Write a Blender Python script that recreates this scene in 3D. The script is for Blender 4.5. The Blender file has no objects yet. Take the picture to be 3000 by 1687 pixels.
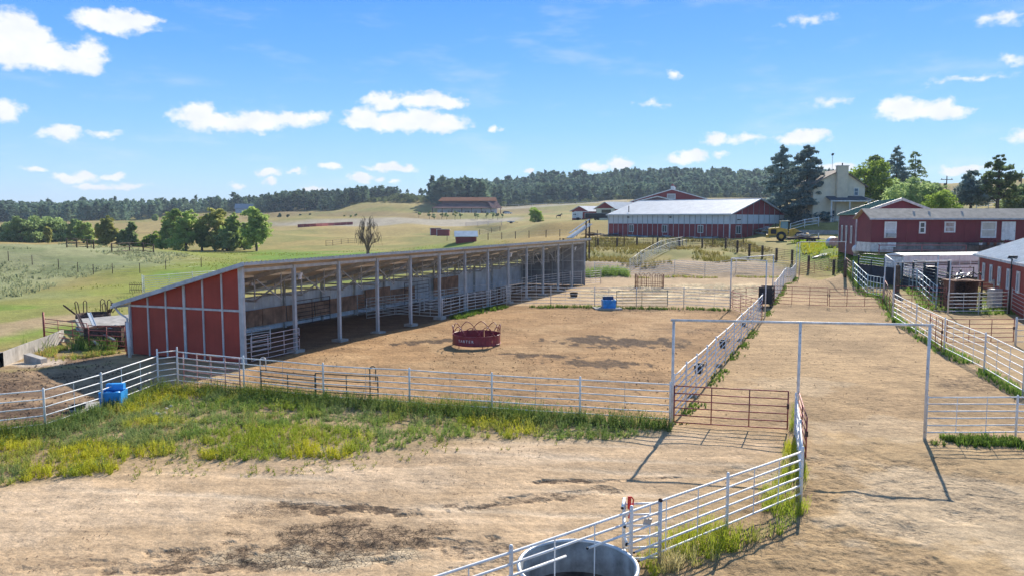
import bpy, math, random
import numpy as np
from mathutils import Vector, Matrix

# ------------------------------------------------------------------ camera, world, sun, exposure
sc = bpy.context.scene
H = 7.0                      # drone height above the yard, metres
FPX = 2200.0                 # focal length in photo pixels (photo 3000 x 1687)
PITCH = math.radians(5.27)
cam_d = bpy.data.cameras.new('camera')
cam_d.sensor_width = 36.0
cam_d.lens = FPX / 3000.0 * 36.0
cam_d.clip_start = 0.5
cam_d.clip_end = 20000.0
cam = bpy.data.objects.new('camera', cam_d)
sc.collection.objects.link(cam)
cam.location = (0, 0, H)
cam.rotation_euler = (math.pi / 2 - PITCH, 0, 0)
sc.camera = cam

SUN_AZ = math.radians(23.0)   # clockwise from +Y (the camera heading)
SUN_EL = math.radians(32.5)
world = bpy.data.worlds.new('World')
sc.world = world
world.use_nodes = True
wt = world.node_tree
wt.nodes.clear()
def wn(kind, **kw):
    n = wt.nodes.new(kind)
    for k, v in kw.items():
        setattr(n, k, v)
    return n
def wl(a, b): wt.links.new(a, b)
sky = wn('ShaderNodeTexSky', sky_type='NISHITA')
sky.sun_disc = False
sky.sun_elevation = SUN_EL
sky.sun_rotation = SUN_AZ
sky.altitude = 1900
sky.air_density = 1.0
sky.dust_density = 0.25
sky.ozone_density = 3.0
SKY_STRENGTH = 0.15
skymul = wn('ShaderNodeVectorMath', operation='SCALE'); skymul.inputs['Scale'].default_value = SKY_STRENGTH
wl(sky.outputs['Color'], skymul.inputs[0])
tc = wn('ShaderNodeTexCoord')
sep = wn('ShaderNodeSeparateXYZ'); wl(tc.outputs['Generated'], sep.inputs[0])
def wmath(op, a, b=None, c=None, clamp=False):
    n = wn('ShaderNodeMath', operation=op); n.use_clamp = clamp
    for i, x in enumerate((a, b, c)):
        if x is None: continue
        if isinstance(x, (int, float)): n.inputs[i].default_value = x
        else: wl(x, n.inputs[i])
    return n.outputs[0]
az = wmath('ARCTAN2', sep.outputs[0], sep.outputs[1])
el = wmath('ARCSINE', sep.outputs[2])
# clear-air colour by height above the horizon (same all round)
ramp = wn('ShaderNodeValToRGB')
wl(wmath('DIVIDE', el, 1.5708, clamp=True), ramp.inputs[0])
cr = ramp.color_ramp
cr.elements[0].position = 0.0; cr.elements[0].color = (0.52, 0.70, 0.90, 1)
cr.elements[1].position = 1.0; cr.elements[1].color = (0.15, 0.27, 0.50, 1)
for p, c in ((0.035, (0.37, 0.64, 0.93, 1)), (0.075, (0.22, 0.53, 0.95, 1)), (0.13, (0.10, 0.39, 0.94, 1)), (0.185, (0.045, 0.30, 0.92, 1)), (0.42, (0.13, 0.28, 0.58, 1))):
    e = cr.elements.new(p); e.color = c
mixs = wn('ShaderNodeMix', data_type='RGBA'); mixs.inputs[0].default_value = 0.80
wl(skymul.outputs[0], mixs.inputs[6]); wl(ramp.outputs[0], mixs.inputs[7])
# fair-weather cumulus: lobes at (azimuth, height) in degrees, edges broken by noise
def pix_az_el(px, py):
    dx = (px - 1500) / FPX; dy = -(py - 843.5) / FPX
    x, y, z = dx, math.cos(PITCH) + dy * math.sin(PITCH), -math.sin(PITCH) + dy * math.cos(PITCH)
    return math.atan2(x, y), math.atan2(z, math.hypot(x, y))
CLOUDS = [  # photo x, y, half width, half height, strength
 (40,95,75,60,1.0),(20,150,120,45,1.0),(130,165,95,40,.98),(230,180,70,38,.9),(265,150,40,35,.8),(90,120,60,55,1),
 (335,62,105,34,1.0),(290,70,70,24,.9),(410,55,48,26,.95),
 (10,325,45,32,.95),(180,389,52,22,.9),(310,397,45,11,.55),(115,498,38,10,.7),(225,520,55,15,.9),(340,520,32,9,.75),
 (275,547,55,11,.8),(370,545,70,10,.55),
 (585,345,75,38,.98),(660,355,90,30,.98),(760,358,95,32,.98),(860,350,80,26,.9),(930,345,40,18,.6),
 (1130,300,70,26,.95),(1245,292,105,28,.98),(1310,303,65,20,.85),(1070,350,75,34,1.0),(1170,360,130,32,1.0),(1290,362,95,30,1.0),(1240,345,70,26,.95),
 (1450,378,22,12,.6),(975,490,44,13,.9),(1130,490,60,16,.92),(1190,492,40,13,.85),(1055,520,46,15,.95),(1110,527,16,9,.6),(1165,535,20,8,.7),
 (785,508,40,11,.85),(790,528,32,10,.75),(865,506,28,9,.8),(700,547,36,9,.6),(912,555,34,8,.75),(1380,545,55,14,.75),(1310,545,40,10,.5),
 (1545,498,22,9,.75),(1740,490,48,20,.9),(1810,483,42,22,1.0),(1990,470,55,17,.92),(2030,460,38,20,1.0),(2110,455,40,9,.5),
 (2095,408,42,22,.85),(2190,408,70,14,.5),(2345,407,75,20,.97),(2365,395,48,20,1.0),(1980,222,24,15,.5),(1915,305,40,11,.35),
 (2630,310,48,30,1.0),(2660,325,75,27,.97),(2745,322,55,28,1.0),(2790,330,52,18,.92),(2820,498,65,13,.85),
 (2370,60,70,14,.3),(2930,55,60,18,.4),(2430,300,60,16,.3),(2850,228,110,10,.3),(2990,402,30,16,.5),(2980,172,40,12,.4),(2455,495,50,12,.8)]
cv = wn('ShaderNodeCombineXYZ'); wl(az, cv.inputs[0]); wl(el, cv.inputs[1])
def wnoise(scale, detail, rough, src, sy=1.0):
    m = wn('ShaderNodeVectorMath', operation='MULTIPLY'); wl(src, m.inputs[0]); m.inputs[1].default_value = (scale, scale * sy, 1)
    n = wn('ShaderNodeTexNoise', noise_dimensions='2D'); n.inputs['Scale'].default_value = 1.0
    n.inputs['Detail'].default_value = detail; n.inputs['Roughness'].default_value = rough
    wl(m.outputs[0], n.inputs['Vector']); return n
wz = wnoise(34, 4, .55, cv.outputs[0], 1.5)
warp = wn('ShaderNodeVectorMath', operation='MULTIPLY_ADD'); wl(wz.outputs['Color'], warp.inputs[0])
warp.inputs[1].default_value = (0.034, 0.016, 0)
off = wn('ShaderNodeVectorMath', operation='SUBTRACT'); wl(cv.outputs[0], off.inputs[0]); off.inputs[1].default_value = (0.017, 0.008, 0)
wl(off.outputs[0], warp.inputs[2])
fine = wnoise(85, 4, .55, cv.outputs[0], 1.4)
wisp = wnoise(7, 4, .6, cv.outputs[0], 4.0)
mw = wn('ShaderNodeMapRange', interpolation_type='SMOOTHSTEP'); wl(wisp.outputs['Fac'], mw.inputs[0])
mw.inputs[1].default_value = 0.50; mw.inputs[2].default_value = 0.85; mw.inputs[4].default_value = 0.22
cloudcol = wn('ShaderNodeMix', data_type='RGBA')
wl(wmath('MULTIPLY_ADD', wz.outputs['Fac'], 1.6, -0.3, clamp=True), cloudcol.inputs[0])
cloudcol.inputs[6].default_value = (0.82, 0.85, 0.93, 1); cloudcol.inputs[7].default_value = (1.0, 1.0, 1.0, 1)
SKY_LEVEL = 0.70
def sky_shader(dn, lo, hi):
    mr = wn('ShaderNodeMapRange', interpolation_type='SMOOTHSTEP'); wl(dn, mr.inputs[0])
    mr.inputs[1].default_value = lo; mr.inputs[2].default_value = hi
    cover = wmath('MAXIMUM', wmath('MULTIPLY', mr.outputs[0], 0.97), mw.outputs[0])
    mixc = wn('ShaderNodeMix', data_type='RGBA')
    wl(cover, mixc.inputs[0]); wl(mixs.outputs[2], mixc.inputs[6]); wl(cloudcol.outputs[2], mixc.inputs[7])
    bg = wn('ShaderNodeBackground'); wl(mixc.outputs[2], bg.inputs['Color']); bg.inputs['Strength'].default_value = SKY_LEVEL
    return bg.outputs[0]
def lobes_shader(a_lo, a_hi):
    dens = None
    for c in CLOUDS:
        a0, e0 = pix_az_el(c[0], c[1]); wa, we, st = c[2] / FPX, c[3] / FPX, c[4]
        if a0 + wa * 1.3 + .03 < a_lo or a0 - wa * 1.3 - .03 > a_hi: continue
        s = wn('ShaderNodeVectorMath', operation='SUBTRACT'); wl(warp.outputs[0], s.inputs[0]); s.inputs[1].default_value = (a0, e0, 0)
        m = wn('ShaderNodeVectorMath', operation='MULTIPLY'); wl(s.outputs[0], m.inputs[0]); m.inputs[1].default_value = (1 / wa, 1 / we, 0)
        L = wn('ShaderNodeVectorMath', operation='LENGTH'); wl(m.outputs[0], L.inputs[0])
        d = wmath('MULTIPLY_ADD', L.outputs['Value'], -st, st)      # st at the centre, 0 at the rim
        dens = d if dens is None else wmath('MAXIMUM', dens, d)
    return sky_shader(wmath('ADD', dens, wmath('MULTIPLY_ADD', fine.outputs['Fac'], 0.62, -0.28)), -0.05, 0.50)
def mix_sh(fac, a, b):
    m = wn('ShaderNodeMixShader'); wl(fac, m.inputs[0]); wl(a, m.inputs[1]); wl(b, m.inputs[2]); return m.outputs[0]
# the same fair-weather sky goes on all round, scattered by noise where the photo does not show it
oth = wnoise(9, 4, .55, cv.outputs[0], 2.2)
band = wmath('SUBTRACT', oth.outputs['Fac'], wmath('MULTIPLY', wmath('ABSOLUTE', wmath('SUBTRACT', el, 0.16)), 0.35))
rest = sky_shader(band, 0.60, 0.70)
cuts = [-0.80, -0.30, 0.02, 0.34, 0.80]
cur = lobes_shader(cuts[0], cuts[1])
for k in range(1, 4):
    cur = mix_sh(wmath('GREATER_THAN', az, cuts[k]), cur, lobes_shader(cuts[k], cuts[k + 1]))
inside = wmath('MULTIPLY', wmath('LESS_THAN', wmath('ABSOLUTE', az), 0.74), wmath('LESS_THAN', wmath('ABSOLUTE', wmath('SUBTRACT', el, 0.15)), 0.17))
final_sky = mix_sh(inside, rest, cur)
wo = wn('ShaderNodeOutputWorld'); wl(final_sky, wo.inputs['Surface'])
world.cycles.sampling_method = 'MANUAL'
world.cycles.sample_map_resolution = 256

sun_d = bpy.data.lights.new('sun', 'SUN')
sun_d.energy = 5.0
sun_d.angle = math.radians(0.5)
sun_d.color = (1.0, 0.92, 0.80)
sun = bpy.data.objects.new('sun', sun_d)
sc.collection.objects.link(sun)
SUN = Vector((math.sin(SUN_AZ) * math.cos(SUN_EL), math.cos(SUN_AZ) * math.cos(SUN_EL), math.sin(SUN_EL)))
sun.location = (30, 60, 80)
sun.rotation_euler = SUN.to_track_quat('Z', 'Y').to_euler()

sc.view_settings.view_transform = 'Standard'
sc.view_settings.look = 'None'
sc.view_settings.exposure = 0.70
sc.view_settings.gamma = 1.0
sc.view_settings.use_curve_mapping = False
sc.cycles.max_bounces = 6
sc.cycles.diffuse_bounces = 4
sc.cycles.glossy_bounces = 2
sc.cycles.transmission_bounces = 4
sc.cycles.transparent_max_bounces = 8
sc.cycles.volume_bounces = 0
try:
    sc.cycles.use_denoising = True
    sc.cycles.denoiser = 'OPENIMAGEDENOISE'
except Exception:
    pass

# ------------------------------------------------------------------ numeric helpers
random.seed(11)
rng = np.random.default_rng(11)
def vnoise(x, y, seed=0):
    xi = np.floor(x).astype(np.int64); yi = np.floor(y).astype(np.int64)
    xf = x - xi; yf = y - yi
    def hsh(a, b):
        n = (a * 374761393 + b * 668265263 + seed * 974711) & 0x7fffffff
        n = ((n ^ (n >> 13)) * 1274126177) & 0x7fffffff
        return ((n ^ (n >> 16)) & 0xffff) / 65535.0
    u = xf * xf * (3 - 2 * xf); v = yf * yf * (3 - 2 * yf)
    a = hsh(xi, yi); b = hsh(xi + 1, yi); c = hsh(xi, yi + 1); d = hsh(xi + 1, yi + 1)
    return (a * (1 - u) + b * u) * (1 - v) + (c * (1 - u) + d * u) * v
def fbm(x, y, s=1.0, o=4, seed=0):
    t = np.zeros_like(x, dtype=float); amp = .5; tot = 0
    for k in range(o):
        t += amp * vnoise(x * s, y * s, seed + k); tot += amp; amp *= .5; s *= 2.03
    return t / tot
def sstep(a, b, x):
    t = np.clip((x - a) / (b - a), 0, 1); return t * t * (3 - 2 * t)

CP, SP = math.cos(PITCH), math.sin(PITCH)
def ray(px, py):
    dx = (px - 1500) / FPX; dy = -(py - 843.5) / FPX
    return Vector((dx, CP + dy * SP, -SP + dy * CP))
def at_depth(px, py, Y):          # the point of a photo line of sight at distance Y north of the drone
    r = ray(px, py); return Vector((0, 0, H)) + r * (Y / r.y)
def G(px, py, z=0.0):             # where a line of sight meets level ground
    r = ray(px, py); return Vector((0, 0, H)) + r * ((z - H) / r.z)
def top_h(px, py, base):          # height above base of a point seen at row py, standing over base
    p = at_depth(px, py, base[1]); return p.z - base[2]

# terrain: level yard, rising to the barns on the right, fields and wooded hills beyond
_tp = []
for Yv in (10, 16, 24, 34, 46, 58, 68):
    for u in np.arange(-1.05, 1.06, .15):
        if not (Yv > 60 and u > .55): _tp.append((u, Yv, 0.0))
for u in (-.9, -.6, -.45, -.3, -.15, 0, .06, .12, .2, .26, .32, .38, .42, .44): _tp.append((u, 82, 0.0))
for u in (.05, .1, .18, .26, .33, .36, .38, .40, .42, .435): _tp.append((u, 88, 0.05))
for u in (.38, .42, .436): _tp.append((u, 84, 0.0)); _tp.append((u, 91, 0.2))
for px, py, Y in [(-500,705,125),(-200,708,122),(0,712,120),(150,716,122),(300,725,125),(450,745,118),(600,770,110),(700,770,115),(900,770,118),
   (-300,715,170),(0,716,170),(100,712,195),(310,726,172),(500,733,165),(640,733,165),(760,733,165),(900,735,160),(300,700,255),(100,690,270),(-300,690,270),(600,695,260),
   (300,678,340),(700,680,320),(100,655,480),(-300,655,480),(400,652,480),(700,648,450),(-300,637,640),(0,636,640),(400,631,640),(700,624,620),(-300,630,1000),(0,628,1000),(400,624,1000),(700,618,1000),
   (1000,640,420),(900,640,420),(1000,668,330),(1000,695,265),(1000,725,175),(1000,775,115),(1200,770,115),(1150,715,200),(1350,629,450),(1280,629,450),(1450,629,450),(1350,646,380),(1350,662,320),(1350,690,252),(1350,716,200),(1300,760,125),
   (1180,602,540),(1190,585,600),(1240,600,610),(1110,600,600),(900,622,520),(1050,590,640),(950,610,640),(1200,585,1000),(1000,590,1000),
   (1600,735,108),(1650,692,150),(1500,700,160),(1450,705,175),(1700,646,200),(1790,646,205),(1600,640,265),(1640,626,335),(1560,650,262),(1480,640,340),(1460,610,560),(1500,606,600),
   (1650,601,560),(1850,590,560),(2100,588,560),(2250,585,560),(1450,592,690),(1650,560,800),(1900,538,870),(2200,546,870),(2400,550,870),(1650,570,1500),(1900,548,1500),(2200,555,1500),(2600,545,1500),
   (1780,728,115),(1900,728,115),(2050,730,115),(2150,736,112),(1750,767,95),(2000,767,95),(2180,768,95),(2300,768,96),(2380,770,96),(2460,768,97),
   (1780,697,137),(1950,697,137),(2137,698,137),(2290,692,138),(2300,706,124),(2400,712,112),(2390,690,132),(2450,722,100),(2450,700,118),
   (2500,734,89),(2512,735,86),(2480,727,96),(2520,737,84),(2545,738,81),(2490,722,104),(2400,652,145),(2300,655,150),(2500,645,145),(2600,640,145),(2000,640,190),(1900,620,230),(2100,615,230),(2700,640,130),(2850,635,130),(3000,630,130),(3200,625,130),
   (2800,545,320),(3000,537,310),(3300,530,300),(2640,560,320),(2500,580,300),(2800,600,190),(3000,596,190),(3200,596,190),
   (2700,560,900),(3000,540,900),(3300,540,900)]:
    p = at_depth(px, py, Y); _tp.append((p.x / p.y, p.y, p.z))
for px in range(2570, 3400, 60):
    _tp.append(((px - 1500) / FPX, 73.5, 0.45)); _tp.append(((px - 1500) / FPX, 79.0, 3.45)); _tp.append(((px - 1500) / FPX, 90, 3.9))
for px in (2900, 2960, 3050, 3200): _tp.append(((px - 1500) / FPX, 66, 1.1))
_tp = np.array(_tp)
_tu, _tl, _tz = _tp[:, 0], np.log(_tp[:, 1]), _tp[:, 2]
def terrain_np(x, y):
    x = np.atleast_1d(np.asarray(x, float)); y = np.atleast_1d(np.asarray(y, float))
    yc = np.maximum(y, 9.0)
    u = np.clip(x / yc, -1.1, 1.1); l = np.log(np.hypot(yc, np.maximum(np.abs(x) - 1.1 * yc, 0)))
    out = np.empty_like(u)
    for i in range(0, len(u), 20000):
        d2 = (u[i:i+20000, None] - _tu[None]) ** 2 * 1.6 + (l[i:i+20000, None] - _tl[None]) ** 2
        w = 1.0 / (d2 + 0.0006) ** 2
        out[i:i+20000] = (w * _tz[None]).sum(1) / w.sum(1)
    r = np.hypot(x, y)
    big = sstep(90, 300, r) * (fbm(x, y, 1 / 90., 3, 3) - .5) * 3.0 * (1 + r / 900.)
    out = out * sstep(48, 60, y)
    micro = (fbm(x, y, .9, 4, 7) - .5) * .10 * (1 - sstep(50, 90, r)) + (fbm(x, y, .16, 3, 9) - .5) * .16 * (1 - sstep(60, 100, r))
    return out + big * sstep(90, 160, y) + micro - .04
def tz(x, y): return float(terrain_np([x], [y])[0])
def T(px, py):                    # where a line of sight first meets the terrain
    r = ray(px, py); t = np.concatenate([np.arange(8, 140, .25), np.arange(140, 1800, 2.0)])
    xs, ys, zs = r.x * t, r.y * t, H + r.z * t
    g = terrain_np(xs, ys)
    k = np.where(zs < g)[0]
    i = int(k[0]) if len(k) else len(t) - 1
    if i > 0 and len(k):
        a = zs[i-1] - g[i-1]; b = g[i] - zs[i]; s = t[i-1] + (t[i] - t[i-1]) * a / max(a + b, 1e-9)
    else: s = t[i]
    return Vector((r.x * s, r.y * s, tz(r.x * s, r.y * s)))
def on(p): return Vector((p[0], p[1], tz(p[0], p[1])))

# ------------------------------------------------------------------ mesh helpers
C = sc.collection
class MB:
    def __init__(s): s.v = []; s.f = []
    def add(s, vs, fs):
        o = len(s.v); s.v.extend([tuple(x) for x in vs]); s.f.extend([tuple(i + o for i in f) for f in fs]); return s
    def box(s, c, sx, sy, sz, ax=None, ay=None, az=None):
        c = Vector(c); ax = Vector(ax or (1, 0, 0)).normalized(); ay = Vector(ay or (0, 1, 0)).normalized(); az = Vector(az or (0, 0, 1)).normalized()
        vs = [c + ax * (sx / 2 * i) + ay * (sy / 2 * j) + az * (sz / 2 * k) for i in (-1, 1) for j in (-1, 1) for k in (-1, 1)]
        return s.add(vs, [(0, 1, 3, 2), (4, 6, 7, 5), (0, 4, 5, 1), (2, 3, 7, 6), (0, 2, 6, 4), (1, 5, 7, 3)])
    def bar(s, a, b, w, h, up=(0, 0, 1)):
        a = Vector(a); b = Vector(b); d = (b - a); L = d.length; d.normalize()
        sd = d.cross(Vector(up)); sd = sd.normalized() if sd.length > 1e-6 else Vector((1, 0, 0)); u2 = sd.cross(d).normalized()
        return s.box((a + b) / 2, L, w, h, d, sd, u2)
    def tube(s, pts, r, n=8, closed=False, caps=True):
        pts = [Vector(p) for p in pts]; N = len(pts); rr = r if isinstance(r, (list, tuple)) else [r] * N
        o = len(s.v); prev = None
        for i, p in enumerate(pts):
            if closed: d = pts[(i + 1) % N] - pts[i - 1]
            else: d = pts[min(i + 1, N - 1)] - pts[max(i - 1, 0)]
            d.normalize()
            if prev is None:
                ref = Vector((0, 0, 1)) if abs(d.z) < .9 else Vector((1, 0, 0)); a = d.cross(ref).normalized()
            else:
                a = prev - d * prev.dot(d); a = a.normalized() if a.length > 1e-6 else d.orthogonal().normalized()
            prev = a; b = d.cross(a)
            for k in range(n):
                t = 2 * math.pi * k / n; s.v.append(tuple(p + (a * math.cos(t) + b * math.sin(t)) * rr[i]))
        M = N if closed else N - 1
        for i in range(M):
            j = (i + 1) % N
            for k in range(n):
                k2 = (k + 1) % n; s.f.append((o + i * n + k, o + i * n + k2, o + j * n + k2, o + j * n + k))
        if caps and not closed:
            s.f.append(tuple(o + k for k in range(n - 1, -1, -1))); s.f.append(tuple(o + (N - 1) * n + k for k in range(n)))
        return s
    def prism(s, poly, d):        # polygon (list of points) swept by vector d
        poly = [Vector(p) for p in poly]; n = len(poly); d = Vector(d); o = len(s.v)
        s.v.extend([tuple(p) for p in poly] + [tuple(p + d) for p in poly])
        s.f.append(tuple(o + i for i in range(n - 1, -1, -1))); s.f.append(tuple(o + n + i for i in range(n)))
        for i in range(n):
            j = (i + 1) % n; s.f.append((o + i, o + j, o + n + j, o + n + i))
        return s
    def lathe(s, prof, c, n=24, ax=(0, 0, 1), sx=1.0, sy=1.0):   # prof: (radius, height)
        c = Vector(c); ax = Vector(ax).normalized(); a = ax.orthogonal().normalized() if abs(ax.z) < .99 else Vector((1, 0, 0)); b = ax.cross(a)
        o = len(s.v)
        for r, h in prof:
            for k in range(n):
                t = 2 * math.pi * k / n; s.v.append(tuple(c + ax * h + a * (r * math.cos(t) * sx) + b * (r * math.sin(t) * sy)))
        for i in range(len(prof) - 1):
            for k in range(n):
                k2 = (k + 1) % n; s.f.append((o + i * n + k, o + i * n + k2, o + (i + 1) * n + k2, o + (i + 1) * n + k))
        return s
    def sphere(s, c, rx, ry, rz, n=8, m=5):
        c = Vector(c); o = len(s.v)
        for i in range(m + 1):
            p = math.pi * i / m
            for k in range(n):
                t = 2 * math.pi * k / n
                s.v.append((c.x + rx * math.sin(p) * math.cos(t), c.y + ry * math.sin(p) * math.sin(t), c.z + rz * math.cos(p)))
        for i in range(m):
            for k in range(n):
                k2 = (k + 1) % n; s.f.append((o + i * n + k, o + (i + 1) * n + k, o + (i + 1) * n + k2, o + i * n + k2))
        return s
def empty(name, loc, label=None, cat=None, group=None, kind=None):
    o = bpy.data.objects.new(name, None); C.objects.link(o); o.location = loc; o.empty_display_size = .2
    tag(o, label, cat, group, kind); return o
def tag(o, label=None, cat=None, group=None, kind=None):
    if label: o['label'] = label
    if cat: o['category'] = cat
    if group: o['group'] = group
    if kind: o['kind'] = kind
    return o
WORLD_LOC = {}
def wloc(o):
    p = Vector(o.location)
    while o.parent: o = o.parent; p = p + Vector(o.location)
    return p
def obj(name, mb, mat, parent=None, origin=None, smooth=False):
    org = Vector(origin) if origin is not None else (Vector(mb.v[0]) if mb.v else Vector())
    me = bpy.data.meshes.new(name)
    me.from_pydata([(x - org.x, y - org.y, z - org.z) for x, y, z in mb.v], [], mb.f)
    me.materials.append(mat)
    if smooth:
        me.polygons.foreach_set('use_smooth', [True] * len(me.polygons))
    o = bpy.data.objects.new(name, me); C.objects.link(o)
    if parent is not None:
        o.parent = parent; o.location = org - wloc(parent)
    else: o.location = org
    return o
def np_mesh(name, verts, faces, mat, loc=(0, 0, 0), parent=None, cols=None, cname='Col', smooth=False):
    # verts (n,3), faces (m,k) arrays
    me = bpy.data.meshes.new(name); k = faces.shape[1]
    me.vertices.add(len(verts)); me.vertices.foreach_set('co', np.asarray(verts, np.float32).ravel())
    me.loops.add(faces.size); me.loops.foreach_set('vertex_index', faces.astype(np.int32).ravel())
    me.polygons.add(len(faces)); me.polygons.foreach_set('loop_start', np.arange(0, faces.size, k, dtype=np.int32))
    me.polygons.foreach_set('loop_total', np.full(len(faces), k, np.int32))
    if smooth: me.polygons.foreach_set('use_smooth', np.ones(len(faces), bool))
    me.update(calc_edges=True)
    if cols is not None:
        a = me.color_attributes.new(cname, 'FLOAT_COLOR', 'POINT')
        cc = np.ones((len(verts), 4), np.float32); cc[:, :cols.shape[1]] = cols; a.data.foreach_set('color', cc.ravel())
    me.materials.append(mat)
    o = bpy.data.objects.new(name, me); C.objects.link(o); o.location = loc
    if parent is not None: o.parent = parent
    return o
def copy_tree(o, loc, rz=0.0, scale=1.0, label=None, parent=None):
    c = o.copy(); C.objects.link(c)
    if parent is None:
        c.location = loc; c.rotation_euler = (0, 0, rz); c.scale = (scale,) * 3 if isinstance(scale, (int, float)) else scale
        if label: c['label'] = label
    else: c.parent = parent
    for ch in list(o.children): copy_tree(ch, None, parent=c)
    return c

# ------------------------------------------------------------------ materials
MATS = {}
def mat(name, col, rough=.6, metal=0.0, var=.12, vscale=1.2, bump=0.0, bscale=30., spec=.35, col2=None, transl=0.0, streak=0.0, rust=0.0):
    if name in MATS: return MATS[name]
    m = bpy.data.materials.new(name); m.use_nodes = True; t = m.node_tree; N = t.nodes; b = N['Principled BSDF']
    b.inputs['Roughness'].default_value = rough; b.inputs['Metallic'].default_value = metal
    b.inputs['Specular IOR Level'].default_value = spec
    geo = N.new('ShaderNodeNewGeometry')
    ns = N.new('ShaderNodeTexNoise'); ns.inputs['Scale'].default_value = vscale; ns.inputs['Detail'].default_value = 6; ns.inputs['Roughness'].default_value = .62
    t.links.new(geo.outputs['Position'], ns.inputs['Vector'])
    mx = N.new('ShaderNodeMix'); mx.data_type = 'RGBA'
    c2 = col2 if col2 else tuple(max(0, c * (1 - 2.2 * var)) for c in col)
    c1 = col if col2 else tuple(min(1, c * (1 + 1.2 * var)) for c in col)
    mx.inputs[6].default_value = (*c1, 1); mx.inputs[7].default_value = (*c2, 1)
    mp = N.new('ShaderNodeMapRange'); mp.inputs[1].default_value = .33; mp.inputs[2].default_value = .68
    t.links.new(ns.outputs['Fac'], mp.inputs[0]); t.links.new(mp.outputs[0], mx.inputs[0])
    cur = mx.outputs[2]
    if streak:                    # rain and dust runs down an upright face
        vm = N.new('ShaderNodeVectorMath'); vm.operation = 'MULTIPLY'; vm.inputs[1].default_value = (3, 3, .25)
        t.links.new(geo.outputs['Position'], vm.inputs[0])
        n2 = N.new('ShaderNodeTexNoise'); n2.inputs['Scale'].default_value = 1.6; n2.inputs['Detail'].default_value = 5
        t.links.new(vm.outputs[0], n2.inputs['Vector'])
        m2 = N.new('ShaderNodeMix'); m2.data_type = 'RGBA'; m2.blend_type = 'MULTIPLY'
        p2 = N.new('ShaderNodeMapRange'); p2.inputs[1].default_value = .45; p2.inputs[2].default_value = .75; p2.inputs[4].default_value = streak
        t.links.new(n2.outputs['Fac'], p2.inputs[0]); t.links.new(p2.outputs[0], m2.inputs[0])
        t.links.new(cur, m2.inputs[6]); m2.inputs[7].default_value = (.45, .40, .36, 1); cur = m2.outputs[2]
    if rust:                      # chips and rust specks in old paint
        n4 = N.new('ShaderNodeTexNoise'); n4.inputs['Scale'].default_value = 9.; n4.inputs['Detail'].default_value = 5; n4.inputs['Roughness'].default_value = .7
        t.links.new(geo.outputs['Position'], n4.inputs['Vector'])
        p4 = N.new('ShaderNodeMapRange'); p4.inputs[1].default_value = .60; p4.inputs[2].default_value = .70; p4.inputs[4].default_value = rust; t.links.new(n4.outputs['Fac'], p4.inputs[0])
        m4 = N.new('ShaderNodeMix'); m4.data_type = 'RGBA'; t.links.new(p4.outputs[0], m4.inputs[0]); t.links.new(cur, m4.inputs[6]); m4.inputs[7].default_value = (.22, .12, .075, 1); cur = m4.outputs[2]
    t.links.new(cur, b.inputs['Base Color'])
    if bump:
        n3 = N.new('ShaderNodeTexNoise'); n3.inputs['Scale'].default_value = bscale; n3.inputs['Detail'].default_value = 4
        t.links.new(geo.outputs['Position'], n3.inputs['Vector'])
        bp = N.new('ShaderNodeBump'); bp.inputs['Strength'].default_value = bump; bp.inputs['Distance'].default_value = .02
        t.links.new(n3.outputs['Fac'], bp.inputs['Height']); t.links.new(bp.outputs[0], b.inputs['Normal'])
    MATS[name] = m; return m
def leafmat(name, col, col2, transl=.35, vscale=.6, useattr=False):
    if name in MATS: return MATS[name]
    m = bpy.data.materials.new(name); m.use_nodes = True; t = m.node_tree; N = t.nodes; N.clear()
    out = N.new('ShaderNodeOutputMaterial'); df = N.new('ShaderNodeBsdfDiffuse'); tr = N.new('ShaderNodeBsdfTranslucent'); ms = N.new('ShaderNodeMixShader')
    oi = N.new('ShaderNodeObjectInfo'); geo = N.new('ShaderNodeNewGeometry')
    ns = N.new('ShaderNodeTexNoise'); ns.inputs['Scale'].default_value = vscale; ns.inputs['Detail'].default_value = 4
    t.links.new(geo.outputs['Position'], ns.inputs['Vector'])
    mx = N.new('ShaderNodeMix'); mx.data_type = 'RGBA'; mx.inputs[6].default_value = (*col, 1); mx.inputs[7].default_value = (*col2, 1)
    mp = N.new('ShaderNodeMapRange'); mp.inputs[1].default_value = .35; mp.inputs[2].default_value = .65
    t.links.new(ns.outputs['Fac'], mp.inputs[0]); t.links.new(mp.outputs[0], mx.inputs[0])
    cur = mx.outputs[2]
    hs = N.new('ShaderNodeHueSaturation'); ma = N.new('ShaderNodeMapRange'); ma.inputs[3].default_value = .8; ma.inputs[4].default_value = 1.2
    t.links.new(oi.outputs['Random'], ma.inputs[0]); t.links.new(ma.outputs[0], hs.inputs['Value']); t.links.new(cur, hs.inputs['Color']); cur = hs.outputs[0]
    if useattr:
        at = N.new('ShaderNodeAttribute'); at.attribute_name = 'Col'
        mm = N.new('ShaderNodeMix'); mm.data_type = 'RGBA'; mm.blend_type = 'MULTIPLY'; mm.inputs[0].default_value = 1
        t.links.new(cur, mm.inputs[6]); t.links.new(at.outputs['Color'], mm.inputs[7]); cur = mm.outputs[2]
    t.links.new(cur, df.inputs[0]); t.links.new(cur, tr.inputs[0])
    ms.inputs[0].default_value = transl
    t.links.new(df.outputs[0], ms.inputs[1]); t.links.new(tr.outputs[0], ms.inputs[2]); t.links.new(ms.outputs[0], out.inputs[0])
    MATS[name] = m; return m
M_WHITE = mat('white_paint', (.82, .82, .80), .5, 0, .08, 2.5, streak=.35, rust=.55)
M_WHITE2 = mat('worn_white_paint', (.74, .73, .70), .5, 0, .12, 3, streak=.45, rust=.65)
M_PIPE = mat('galvanised_pipe', (.46, .48, .50), .4, .55, .12, 4)
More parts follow.
